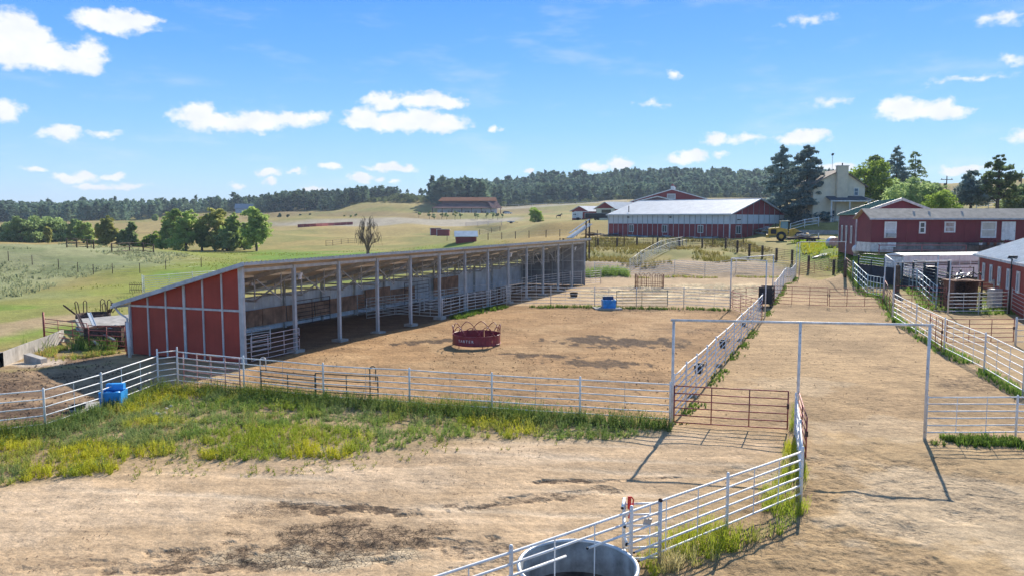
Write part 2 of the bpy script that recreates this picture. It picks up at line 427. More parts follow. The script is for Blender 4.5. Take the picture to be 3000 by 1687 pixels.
M_STAY = mat('stay_wire', (.50, .48, .46), .5, .3, .2, 8)
M_BROWN = mat('rust_red_tube', (.34, .085, .070), .55, .1, .25, 5)
M_MAROON = mat('maroon_paint', (.23, .030, .048), .4, 0, .15, 3)
M_RUST = mat('rust', (.22, .095, .055), .85, 0, .3, 8, bump=.3)
M_DARKRUST = mat('dark_rust', (.085, .05, .042), .85, 0, .3, 8)
M_REDWALL = mat('barn_red', (.39, .058, .036), .6, 0, .08, .8, streak=.22)
M_REDWALL2 = mat('barn_red_far', (.28, .046, .046), .6, 0, .08, .8, streak=.25)
M_TRIM = mat('grey_trim', (.52, .54, .56), .45, .2, .1, 2, streak=.3)
M_STEEL = mat('shed_steel', (.46, .50, .53), .5, .15, .1, 2, streak=.3)
M_ROOF = mat('roof_sheet', (.60, .64, .65), .6, .1, .08, 1.2, spec=.25)
M_ROOFW = mat('white_roof_sheet', (.68, .69, .68), .7, .0, .06, .8, spec=.2)
M_CONC = mat('concrete', (.42, .39, .35), .9, 0, .15, 2, bump=.4, bscale=12, streak=.3)
M_WOOD = mat('dark_wood_post', (.12, .08, .055), .9, 0, .3, 5, bump=.4)
M_PLY = mat('plywood', (.47, .27, .17), .8, 0, .2, 1.6, streak=.5)
M_CEIL = mat('roof_insulation', (.90, .82, .71), .85, 0, .06, 1.2)
M_BLACK = mat('black_rubber', (.02, .021, .023), .6, 0, .2, 5)
M_GLASS = mat('window_glass', (.05, .07, .085), .08, 0, .1, 1, spec=.8)
M_BLUE = mat('blue_plastic', (.03, .30, .72), .4, 0, .12, 4)
M_NAVY = mat('navy_steel', (.012, .022, .045), .45, .1, .2, 3)
M_TEAL = mat('pale_blue_steel', (.42, .56, .62), .45, .2, .1, 3)

# ------------------------------------------------------------------ the ground: one sheet out to the horizon
def pip(x, y, poly):
    ins = np.zeros(x.shape, bool); n = len(poly)
    for i in range(n):
        x1, y1 = poly[i][0], poly[i][1]; x2, y2 = poly[(i + 1) % n][0], poly[(i + 1) % n][1]
        c = ((y1 > y) != (y2 > y)) & (x < (x2 - x1) * (y - y1) / (y2 - y1 + 1e-12) + x1); ins ^= c
    return ins
def edge_d(x, y, poly):
    d = np.full(x.shape, 1e9); n = len(poly)
    for i in range(n):
        ax, ay = poly[i][0], poly[i][1]; bx, by = poly[(i + 1) % n][0] - ax, poly[(i + 1) % n][1] - ay
        t = np.clip(((x - ax) * bx + (y - ay) * by) / (bx * bx + by * by + 1e-12), 0, 1)
        d = np.minimum(d, np.hypot(x - ax - t * bx, y - ay - t * by))
    return d
def mask(x, y, poly, soft, rough=0.0, seed=0, nsc=1.0):
    d = edge_d(x, y, poly); d = np.where(pip(x, y, poly), d, -d)
    if rough: d = d + (fbm(x, y, nsc, 4, seed) - .5) * 2 * rough
    return sstep(-soft, soft, d)
W = lambda l: [T(*p) for p in l]
P_YARD = W([(-400,1130),(-60,1035),(60,1025),(170,985),(260,985),(370,1035),(1690,815),(1700,770),(1720,770),(2000,762),(2200,768),(2290,795),(2330,800),(2480,800),(2500,835),(2640,850),(2700,905),(3000,925),(3300,935)]) + [Vector((60,10,0)), Vector((60,-60,0)), Vector((-60,-60,0)), Vector((-60,16,0))]
P_PEN1 = W([(530,1135),(716,1120),(720,1062),(1480,893),(2138,905),(2232,940),(1970,1238)])
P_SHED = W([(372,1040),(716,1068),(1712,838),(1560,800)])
P_PEN2 = W([(1480,893),(2138,905),(2320,830),(2325,808),(1720,808),(1700,835)])
P_BACKPEN = W([(1710,765),(2200,765),(2325,800),(2320,812),(1715,812)])
P_LANE = W([(1975,1240),(2270,895),(2325,815),(2470,830),(2600,910),(2760,1040),(3000,1180),(3400,1400),(2710,1280)])
P_PALE = W([(-500,1480),(0,1420),(260,1370),(560,1340),(900,1300),(1200,1270),(1500,1280),(1900,1270),(2310,1290),(2300,1380),(1800,1570),(1400,1700),(1000,1760),(-500,1800)])
P_LEFTYARD = W([(-300,1300),(0,1275),(465,1136),(300,1045),(150,1060),(-300,1150)])
P_WEED = W([(-400,1290),(0,1268),(140,1250),(300,1205),(480,1138),(720,1150),(950,1170),(1200,1195),(1440,1200),(1700,1225),(1962,1248),(1970,1262),(1800,1290),(1640,1288),(1350,1280),(1200,1310),(1000,1345),(700,1350),(380,1340),(330,1390),(150,1400),(0,1425),(-500,1490)])
P_WEED2 = W([(2325,1190),(2350,1320),(2385,1470),(2300,1560),(2100,1640),(1900,1700),(1830,1720),(1830,1640),(1940,1590),(2150,1500),(2290,1400)])
P_SAGE = W([(-800,720),(0,718),(260,722),(420,732),(560,752),(470,775),(300,795),(200,830),(60,870),(-300,900),(-800,900)])
P_GREEN = W([(400,738),(800,735),(1500,705),(1560,735),(700,840),(450,900),(0,1000),(-300,1000),(-300,900),(60,880),(220,840),(330,800),(480,780),(560,755)])
P_BARE = W([(-200,960),(0,945),(150,925),(250,915),(270,935),(150,960),(0,985),(-200,1000)])
P_ROAD = W([(640,652),(850,650),(1200,640),(1520,638),(1530,648),(1200,655),(900,662),(640,662)])
P_DRIVE = W([(1460,608),(1640,600),(1840,588),(1840,591),(1640,604),(1460,613)])
P_GOLDR = W([(1440,712),(1560,680),(1680,648),(1800,650),(1785,700),(1560,740)])
P_RGRASS = W([(2310,708),(2440,705),(2540,745),(2640,840),(2490,830),(2470,790),(2360,765),(2310,740)])
P_WFIELD = W([(1700,700),(2180,704),(2330,770),(2200,775),(1700,775)])
P_RYARD = W([(2640,850),(3000,870),(3300,880),(3300,935),(2980,925),(2700,905)])
P_CONCYD = W([(2800,880),(2960,880),(2960,900),(2800,900)])
P_STRAW = W([(1720,850),(1850,838),(2230,830),(2250,850),(2140,880),(1760,880)])

def build_ground():
    R1 = 1.0 / np.linspace(1 / 9.0, 1 / 125.0, 430); R2 = np.exp(np.linspace(math.log(126), math.log(3000), 150))
    R = np.concatenate([[0.6, 2.5, 5.0, 7.2], R1, R2])
    A = np.radians(np.concatenate([np.linspace(-180, -44, 40, endpoint=False), np.linspace(-44, 44, 680), np.linspace(44, 180, 41)[1:]]))
    rr, aa = np.meshgrid(R, A, indexing='ij')
    x = (rr * np.sin(aa)).ravel(); y = (rr * np.cos(aa)).ravel()
    z = terrain_np(x, y)
    nr, na = rr.shape
    # rutted wheel tracks and churned earth are real relief
    n1 = fbm(x, y, .35, 5, 21); n2 = fbm(x, y, 1.7, 4, 33); n3 = fbm(x, y, .045, 4, 5); n4 = fbm(x, y, .012, 4, 55)
    r = np.hypot(x, y)
    def lin(a): return np.array(a, float)
    col = np.tile(lin((.31, .245, .085)), (len(x), 1))                 # dry summer field
    def lay(m, c, k=1.0):
        nonlocal col
        m = np.clip(m * k, 0, 1)[:, None]; col = col * (1 - m) + lin(c) * m
    lay(sstep(.42, .62, n3), (.20, .205, .060), .75)
    lay(sstep(.5, .66, n4), (.37, .275, .105), .8)
    lay(sstep(.52, .7, fbm(x, y, .02, 4, 77)) * sstep(200, 300, r), (.24, .17, .075), .7)
    lay(mask(x, y, P_GREEN, 6, 8, 3, .05), (.215, .255, .045), .85)
    lay(mask(x, y, P_GREEN, 6, 8, 3, .05) * sstep(.50, .62, fbm(x, y, .05, 4, 91)), (.135, .235, .030), .85)
    lay(mask(x, y, P_GREEN, 6, 8, 3, .05) * sstep(.54, .66, fbm(x, y, .09, 4, 95)), (.30, .25, .09), .6)
    lay(mask(x, y, P_SAGE, 4, 6, 4, .08), (.27, .285, .145), .9)
    lay(mask(x, y, P_SAGE, 4, 6, 4, .08) * sstep(.5, .62, fbm(x, y, .16, 4, 92)), (.17, .20, .085), .7)
    lay(mask(x, y, P_BARE, 1.5, 2.5, 6, .25), (.40, .29, .17), .9)
    lay(mask(x, y, P_GOLDR, 8, 8, 8, .05), (.335, .225, .075), .85)
    lay(mask(x, y, P_ROAD, 4, 5, 9, .05), (.36, .32, .25), .85)
    lay(mask(x, y, P_DRIVE, 2, 1, 9, .05), (.42, .37, .28), .9)
    lay(mask(x, y, P_RGRASS, 2, 2, 14, .15), (.16, .235, .025), .9)
    lay(mask(x, y, P_WFIELD, 2, 2, 15, .15), (.275, .225, .075), .85)
    lay(mask(x, y, P_WFIELD, 2, 2, 15, .15) * sstep(.45, .6, n1), (.15, .165, .045), .7)
    yard = mask(x, y, P_YARD, .5, .9, 16, .5)
    lay(yard, (.375, .272, .160))
    lay(yard * sstep(.46, .64, n1), (.31, .228, .138), .6)
    pale = mask(x, y, P_PALE, 1.4, 1.6, 17, .3)
    lay(pale, (.465, .345, .235), .85)
    lay(pale * sstep(.5, .63, fbm(x * .45, y, .5, 4, 18)), (.535, .42, .31), .55)
    lay(mask(x, y, P_LANE, .5, .4, 19, .6), (.41, .287, .170), .75)
    lay(mask(x, y, P_LANE, .5, .4, 19, .6) * sstep(.47, .62, fbm(x, y, .22, 4, 29)), (.29, .205, .122), .75)
    pen1 = mask(x, y, P_PEN1, .35, .25, 20, .8)
    lay(pen1, (.345, .218, .115), .95)
    lay(pen1 * sstep(.5, .64, n1), (.39, .265, .150), .7)
    lay(pen1 * sstep(.44, .6, fbm(x, y, .8, 5, 31)), (.25, .155, .082), .5)
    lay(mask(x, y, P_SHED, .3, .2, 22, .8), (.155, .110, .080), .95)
    pen2 = mask(x, y, P_PEN2, .5, .4, 23, .5)
    lay(pen2, (.39, .29, .19), .9)
    straw = mask(x, y, P_STRAW, 2.0, 2.5, 24, .25)
    lay(straw * sstep(.45, .62, fbm(x, y, .9, 5, 41)), (.66, .55, .36), .8)
    lay(mask(x, y, P_BACKPEN, .8, .6, 25, .4), (.34, .27, .205), .85)
    lay(mask(x, y, P_LEFTYARD, .6, .6, 26, .5), (.30, .21, .140), .85)
    lay(mask(x, y, P_LEFTYARD, .6, .6, 26, .5) * sstep(.5, .62, fbm(x, y, .7, 5, 27)), (.14, .095, .070), .7)
    lay(mask(x, y, P_WEED, .5, .6, 28, .6), (.30, .235, .135), .6)
    lay(mask(x, y, P_WEED2, .5, .5, 28, .6), (.27, .19, .11), .7)
    lay(mask(x, y, P_RYARD, .6, .6, 29, .5), (.22, .235, .07), .8)
    lay(mask(x, y, P_CONCYD, .3, .1, 29, .5), (.55, .52, .46), .9)
    # manure, damp mud and old stains lie where the stock and the tractors left them
    mud = np.zeros(len(x)); clod = np.zeros(len(x)); dung = np.zeros(len(x))
    def patch(px, py, a, b, ang, c, k, thr=.5, seed=0, nsc=1.2, ismud=0.0, isclod=0.0, dig=0.0):
        nonlocal mud, clod, z, dung
        p = G(px, py); ca, sa = math.cos(math.radians(ang)), math.sin(math.radians(ang))
        u = ((x - p.x) * ca + (y - p.y) * sa) / a; v = (-(x - p.x) * sa + (y - p.y) * ca) / b
        q = 1 - np.sqrt(u * u + v * v) + (fbm(x, y, nsc * 1.3, 5, 200 + seed) - .5) * 2.0
        m = sstep(thr - .22, thr + .16, q + .30)
        if c is DK or c is MD:
            dung = np.maximum(dung, m * k * (1.0 if c is DK else .72)); lay(m, c, k * .38)
        else: lay(m, c, k)
        mud = np.maximum(mud, m * ismud); clod = np.maximum(clod, m * isclod)
        if dig: z = z + m * dig * (fbm(x, y, 2.6, 4, 300 + seed) - .55)
    DK = (.075, .050, .035); MD = (.175, .118, .075)
    patch(1800,1000,4.6,2.0,-8,DK,.92,.55,1,1.3,0,.8,.12); patch(1560,1042,2.6,1.0,-6,DK,.85,.58,2,1.6,0,.8,.1); patch(1760,1062,2.8,1.2,0,DK,.75,.58,3,1.6,0,.7,.1)
    patch(1250,1000,2.6,1.0,20,DK,.85,.62,4,1.4,0,.7,.1); patch(1050,1020,3.0,.6,20,MD,.6,.6,5,1.5,0,.5); patch(2040,965,3.5,1.6,0,MD,.6,.6,6)
    patch(1450,1150,9,1.6,0,MD,.30,.55,7,1.1,0,.6,.08); patch(1880,1120,3.2,2.4,10,MD,.45,.55,8,1.1,0,.5,.06)
    patch(2000,1000,1.8,2.2,40,DK,.45,.6,9)
    # cracked mud and tractor ruts in the foreground
    patch(1010,1480,1.9,.42,-6,DK,.66,.55,10,2.0,.3,1,.14); patch(1000,1560,2.3,.95,4,MD,.75,.5,11,1.0,1,.3,.05); patch(860,1600,3.4,.55,6,DK,.55,.55,12,1.6,.6,.8,.10)
    patch(900,1630,2.6,.55,2,(.46,.38,.28),.9,.45,13,1.0,1,.0,.03); patch(760,1655,3.6,.30,6,DK,.6,.55,14,1.8,.2,.8,.10); patch(1150,1600,2.6,.34,14,DK,.55,.55,15,1.8,.1,.8,.08)
    patch(1640,1402,1.3,.14,6,DK,.85,.5,16,2.2,0,1,.14); patch(1660,1440,2.4,.30,14,MD,.6,.5,17,1.6,0,.8,.08); patch(1780,1400,1.8,.12,8,DK,.5,.55,18,2,0,.9,.08)
    patch(1600,1455,2.2,.16,16,DK,.55,.5,19,2,0,.9,.1); patch(1420,1610,1.2,.5,10,MD,.6,.55,20,1.8,0,.9,.08); patch(1500,1660,1.6,.4,12,MD,.5,.55,21,1.8,0,.8,.08)
    patch(600,1640,3.4,.28,4,MD,.5,.5,22,1.6,.1,.6,.06); patch(820,1490,1.6,.5,0,MD,.5,.55,23,1.4,.4,.3); patch(190,1640,1.0,.3,4,MD,.45,.5,24)
    patch(1330,1345,1.3,.18,4,MD,.4,.5,25); patch(910,1440,.9,.16,0,MD,.5,.5,26,2,0,.4)
    # the lane: hoof-churned, darker swathes
    patch(2720,1190,2.6,3.2,0,MD,.35,.5,30,.9,0,.6,.07); patch(2560,1400,4.2,3.0,20,MD,.38,.45,31,.8,0,.9,.09); patch(2400,1600,3.0,1.6,0,MD,.42,.45,32,1,0,.9,.09); patch(2620,1075,1.4,.6,0,DK,.45,.55,33,1.5,0,.6)
    patch(2850,1120,2.4,1.6,30,DK,.5,.5,34,1.2,0,.7,.07); patch(2510,945,1.6,.5,0,DK,.45,.55,35); patch(2560,1000,1.0,.6,0,MD,.5,.5,36); patch(2830,1480,4.0,3.0,0,(.46,.385,.30),.5,.45,37,.6)
    patch(2420,915,6,1.0,0,MD,.5,.5,38,.8); patch(2430,812,4,2.4,0,MD,.45,.5,39,.6); patch(2200,1045,2.0,2.0,0,MD,.3,.5,40,.8)
    patch(2340,1120,2.0,2.2,0,(.43,.34,.24),.5,.5,41,.7); patch(2600,1250,3.2,1.6,0,(.44,.355,.26),.45,.5,42,.7)
    patch(80,1215,3.0,1.6,0,DK,.6,.5,43,1.4,0,.9,.08); patch(30,1110,4.0,2.0,0,DK,.45,.5,44,1.2,0,.8,.08); patch(60,1065,3.0,.9,8,(.56,.49,.42),.8,.5,45,.8)
    patch(250,1000,3.0,1.4,10,(.24,.215,.075),.7,.5,46,.9); patch(300,1030,2.2,.5,20,(.24,.22,.08),.8,.5,47,1.4); patch(170,1075,3,.5,20,(.25,.22,.09),.6,.55,48,1.4)
    patch(2000,855,7,1.5,0,MD,.45,.52,49,.7,0,.5); patch(1860,870,5,.8,0,(.26,.17,.11),.5,.52,50,.9)
    patch(1700,790,5,2.4,0,(.16,.17,.07),.5,.5,51,.6)
    # wheel tracks sweeping across the pale yard
    ph = y + .10 * x + .35 * np.sin(x * .12) ; tr = np.maximum.reduce([np.exp(-((ph - c) / .16) ** 2) for c in (17.6, 19.2, 20.9, 21.9, 23.3, 24.4)])
    lay(tr * pale * sstep(.40, .6, fbm(x, y, .3, 3, 61)), (.56, .475, .38), .45)
    z = z - tr * pale * .018
    clod = np.maximum(clod, pen1 * .55); clod = np.maximum(clod, mask(x, y, P_LANE, .5, .4, 19, .6) * .6)
    z = z + clod * (fbm(x, y, 3.2, 3, 62) - .5) * .055 * (1 - sstep(28, 60, r))
    col *= (0.90 + .2 * n2)[:, None]
    col = col * (1 + yard[:, None] * np.array((.04, -.005, -.10)))      # iron-stained local clay
    i = np.arange(nr - 1)[:, None]; j = np.arange(na - 1)[None]
    a = (i * na + j).ravel()
    f = np.stack([a, a + 1, a + na + 1, a + na], 1)
    cols = np.concatenate([np.clip(col, 0, 1), np.ones((len(x), 1))], 1)
    m = bpy.data.materials.new('earth_and_grass'); m.use_nodes = True
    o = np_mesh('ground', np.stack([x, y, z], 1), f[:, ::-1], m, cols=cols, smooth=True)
    at = o.data.attributes.new('mud', 'FLOAT', 'POINT'); at.data.foreach_set('value', mud.astype(np.float32))
    at = o.data.attributes.new('dung', 'FLOAT', 'POINT'); at.data.foreach_set('value', dung.astype(np.float32))
    at = o.data.attributes.new('clod', 'FLOAT', 'POINT'); at.data.foreach_set('value', clod.astype(np.float32))
    at = o.data.attributes.new('soil', 'FLOAT', 'POINT'); at.data.foreach_set('value', yard.astype(np.float32))
    t = m.node_tree; N = t.nodes; b = N['Principled BSDF']; L = t.links.new
    b.inputs['Roughness'].default_value = .95; b.inputs['Specular IOR Level'].default_value = .1
    def attr(n):
        q = N.new('ShaderNodeAttribute'); q.attribute_name = n; return q
    geo = N.new('ShaderNodeNewGeometry')
    def noise(s, d=5, rg=.6, scale3=None):
        q = N.new('ShaderNodeTexNoise'); q.inputs['Scale'].default_value = s; q.inputs['Detail'].default_value = d; q.inputs['Roughness'].default_value = rg
        src = geo.outputs['Position']
        if scale3:
            v = N.new('ShaderNodeVectorMath'); v.operation = 'MULTIPLY'; v.inputs[1].default_value = scale3; L(src, v.inputs[0]); src = v.outputs[0]
        L(src, q.inputs['Vector']); return q.outputs['Fac']
    def mr(x, a, b_, c, d):
        q = N.new('ShaderNodeMapRange'); q.inputs[1].default_value = a; q.inputs[2].default_value = b_; q.inputs[3].default_value = c; q.inputs[4].default_value = d; L(x, q.inputs[0]); return q.outputs[0]
    def ma(op, x, y_):
        q = N.new('ShaderNodeMath'); q.operation = op
        for k, w in enumerate((x, y_)):
            if isinstance(w, (int, float)): q.inputs[k].default_value = w
            else: L(w, q.inputs[k])
        return q.outputs[0]
    def mul(c, v):
        q = N.new('ShaderNodeVectorMath'); q.operation = 'SCALE'; L(c, q.inputs[0]); L(v, q.inputs['Scale']); return q.outputs[0]
    c = attr('Col').outputs['Color']
    c = mul(c, mr(noise(1.1, 6, .65), .3, .7, .82, 1.16))
    c = mul(c, mr(noise(7.5, 6, .78), .32, .68, .70, 1.26))
    c = mul(c, mr(noise(26., 4, .8), .32, .68, .78, 1.20))
    # faint sweeps left by wheels and the blade, along the yard
    rot = N.new('ShaderNodeMapping'); rot.inputs['Rotation'].default_value = (0, 0, math.radians(-7)); rot.inputs['Scale'].default_value = (.16, 2.6, 1)
    L(geo.outputs['Position'], rot.inputs['Vector'])
    sw = N.new('ShaderNodeTexNoise'); sw.inputs['Scale'].default_value = 1.0; sw.inputs['Detail'].default_value = 5; sw.inputs['Roughness'].default_value = .6; L(rot.outputs[0], sw.inputs['Vector'])
    c = mul(c, ma('ADD', 1.0, ma('MULTIPLY', mr(sw.outputs['Fac'], .32, .68, -.15, .15), attr('soil').outputs['Fac'])))
    c = mul(c, mr(noise(.22, 5, .6, (1, .4, 1)), .3, .7, .86, 1.14))
    # dark clods and droppings in churned ground
    cl = mr(noise(5.5, 5, .75), .56, .66, 0, 1)
    c = mul(c, ma('SUBTRACT', 1.0, ma('MULTIPLY', ma('MULTIPLY', cl, attr('clod').outputs['Fac']), .62)))
    sp = mr(noise(13., 2, .5), .70, .76, 0, .45)
    c = mul(c, ma('SUBTRACT', 1.0, ma('MULTIPLY', sp, attr('soil').outputs['Fac'])))
    # trampled manure and damp churned mud, broken into crumbs
    dg = mr(ma('ADD', noise(3.2, 7, .80), ma('MULTIPLY', attr('dung').outputs['Fac'], .40)), .66, .80, 0, .88)
    dm = N.new('ShaderNodeMix'); dm.data_type = 'RGBA'; L(dg, dm.inputs[0]); L(c, dm.inputs[6]); dm.inputs[7].default_value = (.070, .047, .033, 1); c = dm.outputs[2]
    # shrinkage cracks
    vo = N.new('ShaderNodeTexVoronoi'); vo.feature = 'DISTANCE_TO_EDGE'; vo.inputs['Scale'].default_value = 9.0
    wv = N.new('ShaderNodeVectorMath'); wv.operation = 'ADD'; L(geo.outputs['Position'], wv.inputs[0])
    wn_ = N.new('ShaderNodeTexNoise'); wn_.inputs['Scale'].default_value = 3.; L(geo.outputs['Position'], wn_.inputs['Vector'])
    ws = N.new('ShaderNodeVectorMath'); ws.operation = 'SCALE'; ws.inputs['Scale'].default_value = .25; L(wn_.outputs['Color'], ws.inputs[0]); L(ws.outputs[0], wv.inputs[1])
    L(wv.outputs[0], vo.inputs['Vector'])
    ck = mr(vo.outputs['Distance'], .0, .07, 1, 0)
    ckm = ma('MULTIPLY', ck, attr('mud').outputs['Fac'])
    c = mul(c, ma('SUBTRACT', 1.0, ma('MULTIPLY', ckm, .75)))
    L(c, b.inputs['Base Color'])
    hgt = ma('ADD', ma('MULTIPLY', noise(7., 6, .7), 1.0), ma('MULTIPLY', ckm, -.7))
    hgt = ma('ADD', hgt, ma('MULTIPLY', noise(1.5, 4, .6), 1.6))
    hgt = ma('ADD', hgt, ma('MULTIPLY', ma('MULTIPLY', noise(3.6, 3, .6), 2.6), ma('ADD', attr('clod').outputs['Fac'], .25)))
    bp = N.new('ShaderNodeBump'); bp.inputs['Strength'].default_value = .7; bp.inputs['Distance'].default_value = .055
    L(hgt, bp.inputs['Height']); L(bp.outputs[0], b.inputs['Normal'])
    tag(o, kind='structure')
    return o
ground = build_ground()

# ------------------------------------------------------------------ the long open-fronted loafing shed
C0 = G(714, 1064); C1 = G(1712, 836)
e1 = Vector((C1.x - C0.x, C1.y - C0.y, 0)); SL = e1.length; e1.normalize()
_cb = G(388, 1038); e2 = Vector((_cb.x - C0.x, _cb.y - C0.y, 0)); SW = e2.length; e2.normalize()   # the end wall stands a few degrees off square
NB = 13; BAY = SL / NB
ZF, ZB = 4.60, 2.66
def S(a, b, z): return Vector((C0.x, C0.y, 0)) + e1 * a + e2 * b + Vector((0, 0, z))
def zroof(b): return ZF + (ZB - ZF) * b / SW
UP = Vector((0, 0, 1))
shed = empty('loafing_shed', S(0, 0, 0), 'long open-fronted red and grey steel cattle shed with a single-slope roof', 'shed')
def build_shed():
    # roof: one corrugated sheet, fascia, lining below
    b0, b1, a0, a1 = -.55, SW + .75, -.38, SL + .38
    m = MB(); n = 0; pitch = .3; av = []
    a = a0
    while a < a1:
        for da, dz in ((0, 0), (.20, 0), (.225, .032), (.275, .032)):
            if a + da <= a1: av.append((a + da, dz))
        a += pitch
    rows = [b0, (b0 + b1) / 2, b1]
    for b in rows:
        for a, dz in av: m.v.append(tuple(S(a, b, zroof(b) + .17 + dz)))
    k = len(av)
    for i in range(2):
        for j in range(k - 1): m.f.append((i * k + j, i * k + j + 1, (i + 1) * k + j + 1, (i + 1) * k + j))
    roof = obj('roof', m, M_ROOF, shed)
    obj('lining', MB().prism([S(a0 + .06, b0 + .06, zroof(b0) + .10), S(a1 - .06, b0 + .06, zroof(b0) + .10), S(a1 - .06, b1 - .06, zroof(b1) + .10), S(a0 + .06, b1 - .06, zroof(b1) + .10)], (0, 0, .05)), M_CEIL, roof)
    sl = (S(0, b1, zroof(b1)) - S(0, b0, zroof(b0))).normalized(); nrm = e1.cross(sl)
    if nrm.z < 0: nrm = -nrm
    obj('fascia', MB().box(S((a0 + a1) / 2, b0 - .02, zroof(b0) + .09), a1 - a0, .03, .12, e1, e2, UP), M_TRIM, roof)
    obj('fascia', MB().box(S((a0 + a1) / 2, b1 + .02, zroof(b1) + .09), a1 - a0, .03, .17, e1, e2, UP), M_STEEL, roof)
    for a in (a0 - .01, a1 + .01):
        obj('barge_board', MB().bar(S(a, b0, zroof(b0) + .11), S(a, b1, zroof(b1) + .11), .03, .2, nrm), M_STEEL, roof)
    g = obj('gutter', MB().bar(S(a0, b1 + .1, zroof(b1) + .02), S(a1, b1 + .1, zroof(b1) + .02), .13, .11), M_WHITE2, roof)
    obj('downpipe', MB().tube([S(-.2, b1 + .05, zroof(b1) - .02), S(-.2, b1 - .25, zroof(b1) - .30), S(-.12, SW + .1, zroof(b1) - .55), S(-.12, SW + .1, .05)], .05, 8), M_WHITE2, g, smooth=True)
    # near end wall: red sheets between pale battens
    NC = 6; zt = 2.56
    for i in range(NC):
        ba, bb = SW * i / NC + .035, SW * (i + 1) / NC - .035
        obj('wall_panel', MB().prism([S(.02, ba, .05), S(.02, bb, .05), S(.02, bb, zt - .04), S(.02, ba, zt - .04)], e1 * .04), M_REDWALL, shed)
        za, zb_ = zroof(ba) + .06, zroof(bb) + .06
        if i == NC - 1: zb_ = max(zb_, zt + .06)
        obj('wall_panel', MB().prism([S(.02, ba, zt + .04), S(.02, bb, zt + .04), S(.02, bb, zb_), S(.02, ba, za)], e1 * .04), M_REDWALL, shed)
    for i in range(1, NC):
        b = SW * i / NC
        obj('batten', MB().box(S(0, b, (zroof(b) + .05) / 2), .05, .085 if i != 3 else .15, zroof(b) + .05, e1, e2, UP), M_TRIM, shed)
    obj('corner_trim', MB().box(S(0, SW + .02, ZB / 2), .1, .13, ZB, e1, e2, UP), M_TRIM, shed)
    obj('corner_trim', MB().box(S(-.01, -.02, ZF / 2 + .02), .14, .26, ZF + .1, e1, e2, UP), M_TRIM, shed)
    obj('girt', MB().box(S(-.012, SW / 2, zt), .05, SW, .1, e1, e2, UP), M_TRIM, shed)
    # far end wall, grey inside and red out
    for i in range(NC):
        ba, bb = SW * i / NC + .02, SW * (i + 1) / NC - .02
        obj('wall_panel', MB().prism([S(SL - .03, ba, .05), S(SL - .03, bb, .05), S(SL - .03, bb, zroof(bb) + .06), S(SL - .03, ba, zroof(ba) + .06)], e1 * .04), mat('grey_sheet', (.33, .35, .37), .55, .2, .12, 1.5, streak=.3), shed)
        obj('wall_batten', MB().box(S(SL - .06, SW * i / NC + .02, zroof(SW * i / NC) / 2), .05, .09, zroof(SW * i / NC), e1, e2, UP), M_STEEL, shed)
    obj('girt', MB().box(S(SL - .09, SW / 2, 1.5), .05, SW, .1, e1, e2, UP), M_STEEL, shed)
    obj('girt', MB().box(S(SL - .09, SW / 2, 2.55), .05, SW, .1, e1, e2, UP), M_STEEL, shed)
    obj('corner_trim', MB().box(S(SL + .02, -.0, ZF / 2), .12, .12, ZF + .1, e1, e2, UP), M_STEEL, shed)
    # back wall: pale steel sheets, light shows between them and the roof
    M_BACK = mat('pale_wall_sheet', (.78, .82, .85), .5, .1, .1, 1.0, streak=.35)
    for i in range(NB * 3):
        a = SL * (i + .5) / (NB * 3)
        obj('back_panel', MB().box(S(a, SW - .02, 1.13), SL / (NB * 3) - .035, .04, 2.18, e1, e2, UP), M_BACK, shed)
    for z in (2.2,):
        obj('girt', MB().box(S(SL / 2, SW - .1, z), SL - .2, .06, .09, e1, e2, UP), M_STEEL, shed)
    obj('eave_beam', MB().box(S(SL / 2, SW - .06, ZB + .03), SL - .2, .08, .06, e1, e2, UP), M_STEEL, shed)
    obj('header', MB().box(S(SL / 2, .02, ZF - .10), SL - .2, .08, .16, e1, e2, UP), M_TRIM, shed)
    M_FR = mat('frame_steel', (.50, .52, .53), .5, .1, .15, 3)
    for i in range(1, NB + 1):
        a = BAY * i if i < NB else SL - .2
        if i < NB:
            p = obj('front_post', MB().box(S(a, 0, ZF / 2), .16, .16, ZF, e1, e2, UP), M_STEEL, shed)
            pm = MB().prism([S(a - .34, -.3, -.05), S(a + .3, -.34, -.05), S(a + .36, .26, -.05), S(a - .28, .34, -.05)], (0, 0, .13 + .03 * (i % 3)))
            obj('concrete_pier', pm, M_CONC, p)
        obj('back_post', MB().box(S(a, SW - .2, ZB / 2), .14, .14, ZB, e1, e2, UP), M_FR, shed)
        obj('rafter', MB().bar(S(a, .1, zroof(.1) - .06), S(a, SW - .1, zroof(SW - .1) - .06), .12, .22), M_FR, shed)
        zc = 2.55
        t = obj('truss', MB().bar(S(a, SW - .15, zc), S(a, SW * .34, zc + .04), .08, .10), M_FR, shed)
        for b in (SW * .36, SW * .62):
            obj('strut', MB().bar(S(a, b, zc), S(a, b, zroof(b) - .12), .06, .06, e1), M_FR, t)
        obj('brace', MB().bar(S(a, SW * .36, zc + .04), S(a, .12, zroof(0) - .5), .06, .08), M_FR, t)
    for i in range(NB):          # knee braces along the length, and purlins
        a = BAY * i
        obj('knee_brace', MB().bar(S(a + .1, SW * .36, zroof(SW * .36) - .15), S(a + BAY * .55, SW * .36, 2.5), .05, .07), M_FR, shed)
        obj('hanger', MB().bar(S(a + BAY * .55, SW * .36, 2.45), S(a + BAY * .55, SW * .36, zroof(SW * .36) + .05), .06, .06, e1), M_FR, shed)
        obj('hanger', MB().bar(S(a + BAY * .3, SW * .66, 2.4), S(a + BAY * .3, SW * .66, zroof(SW * .66) + .05), .05, .05, e1), M_FR, shed)
    for b in (SW * .36, SW * .70):
        obj('purlin', MB().box(S(SL / 2, b, zroof(b) + .03), SL - .3, .06, .12, e1, e2, UP), M_CEIL, shed)
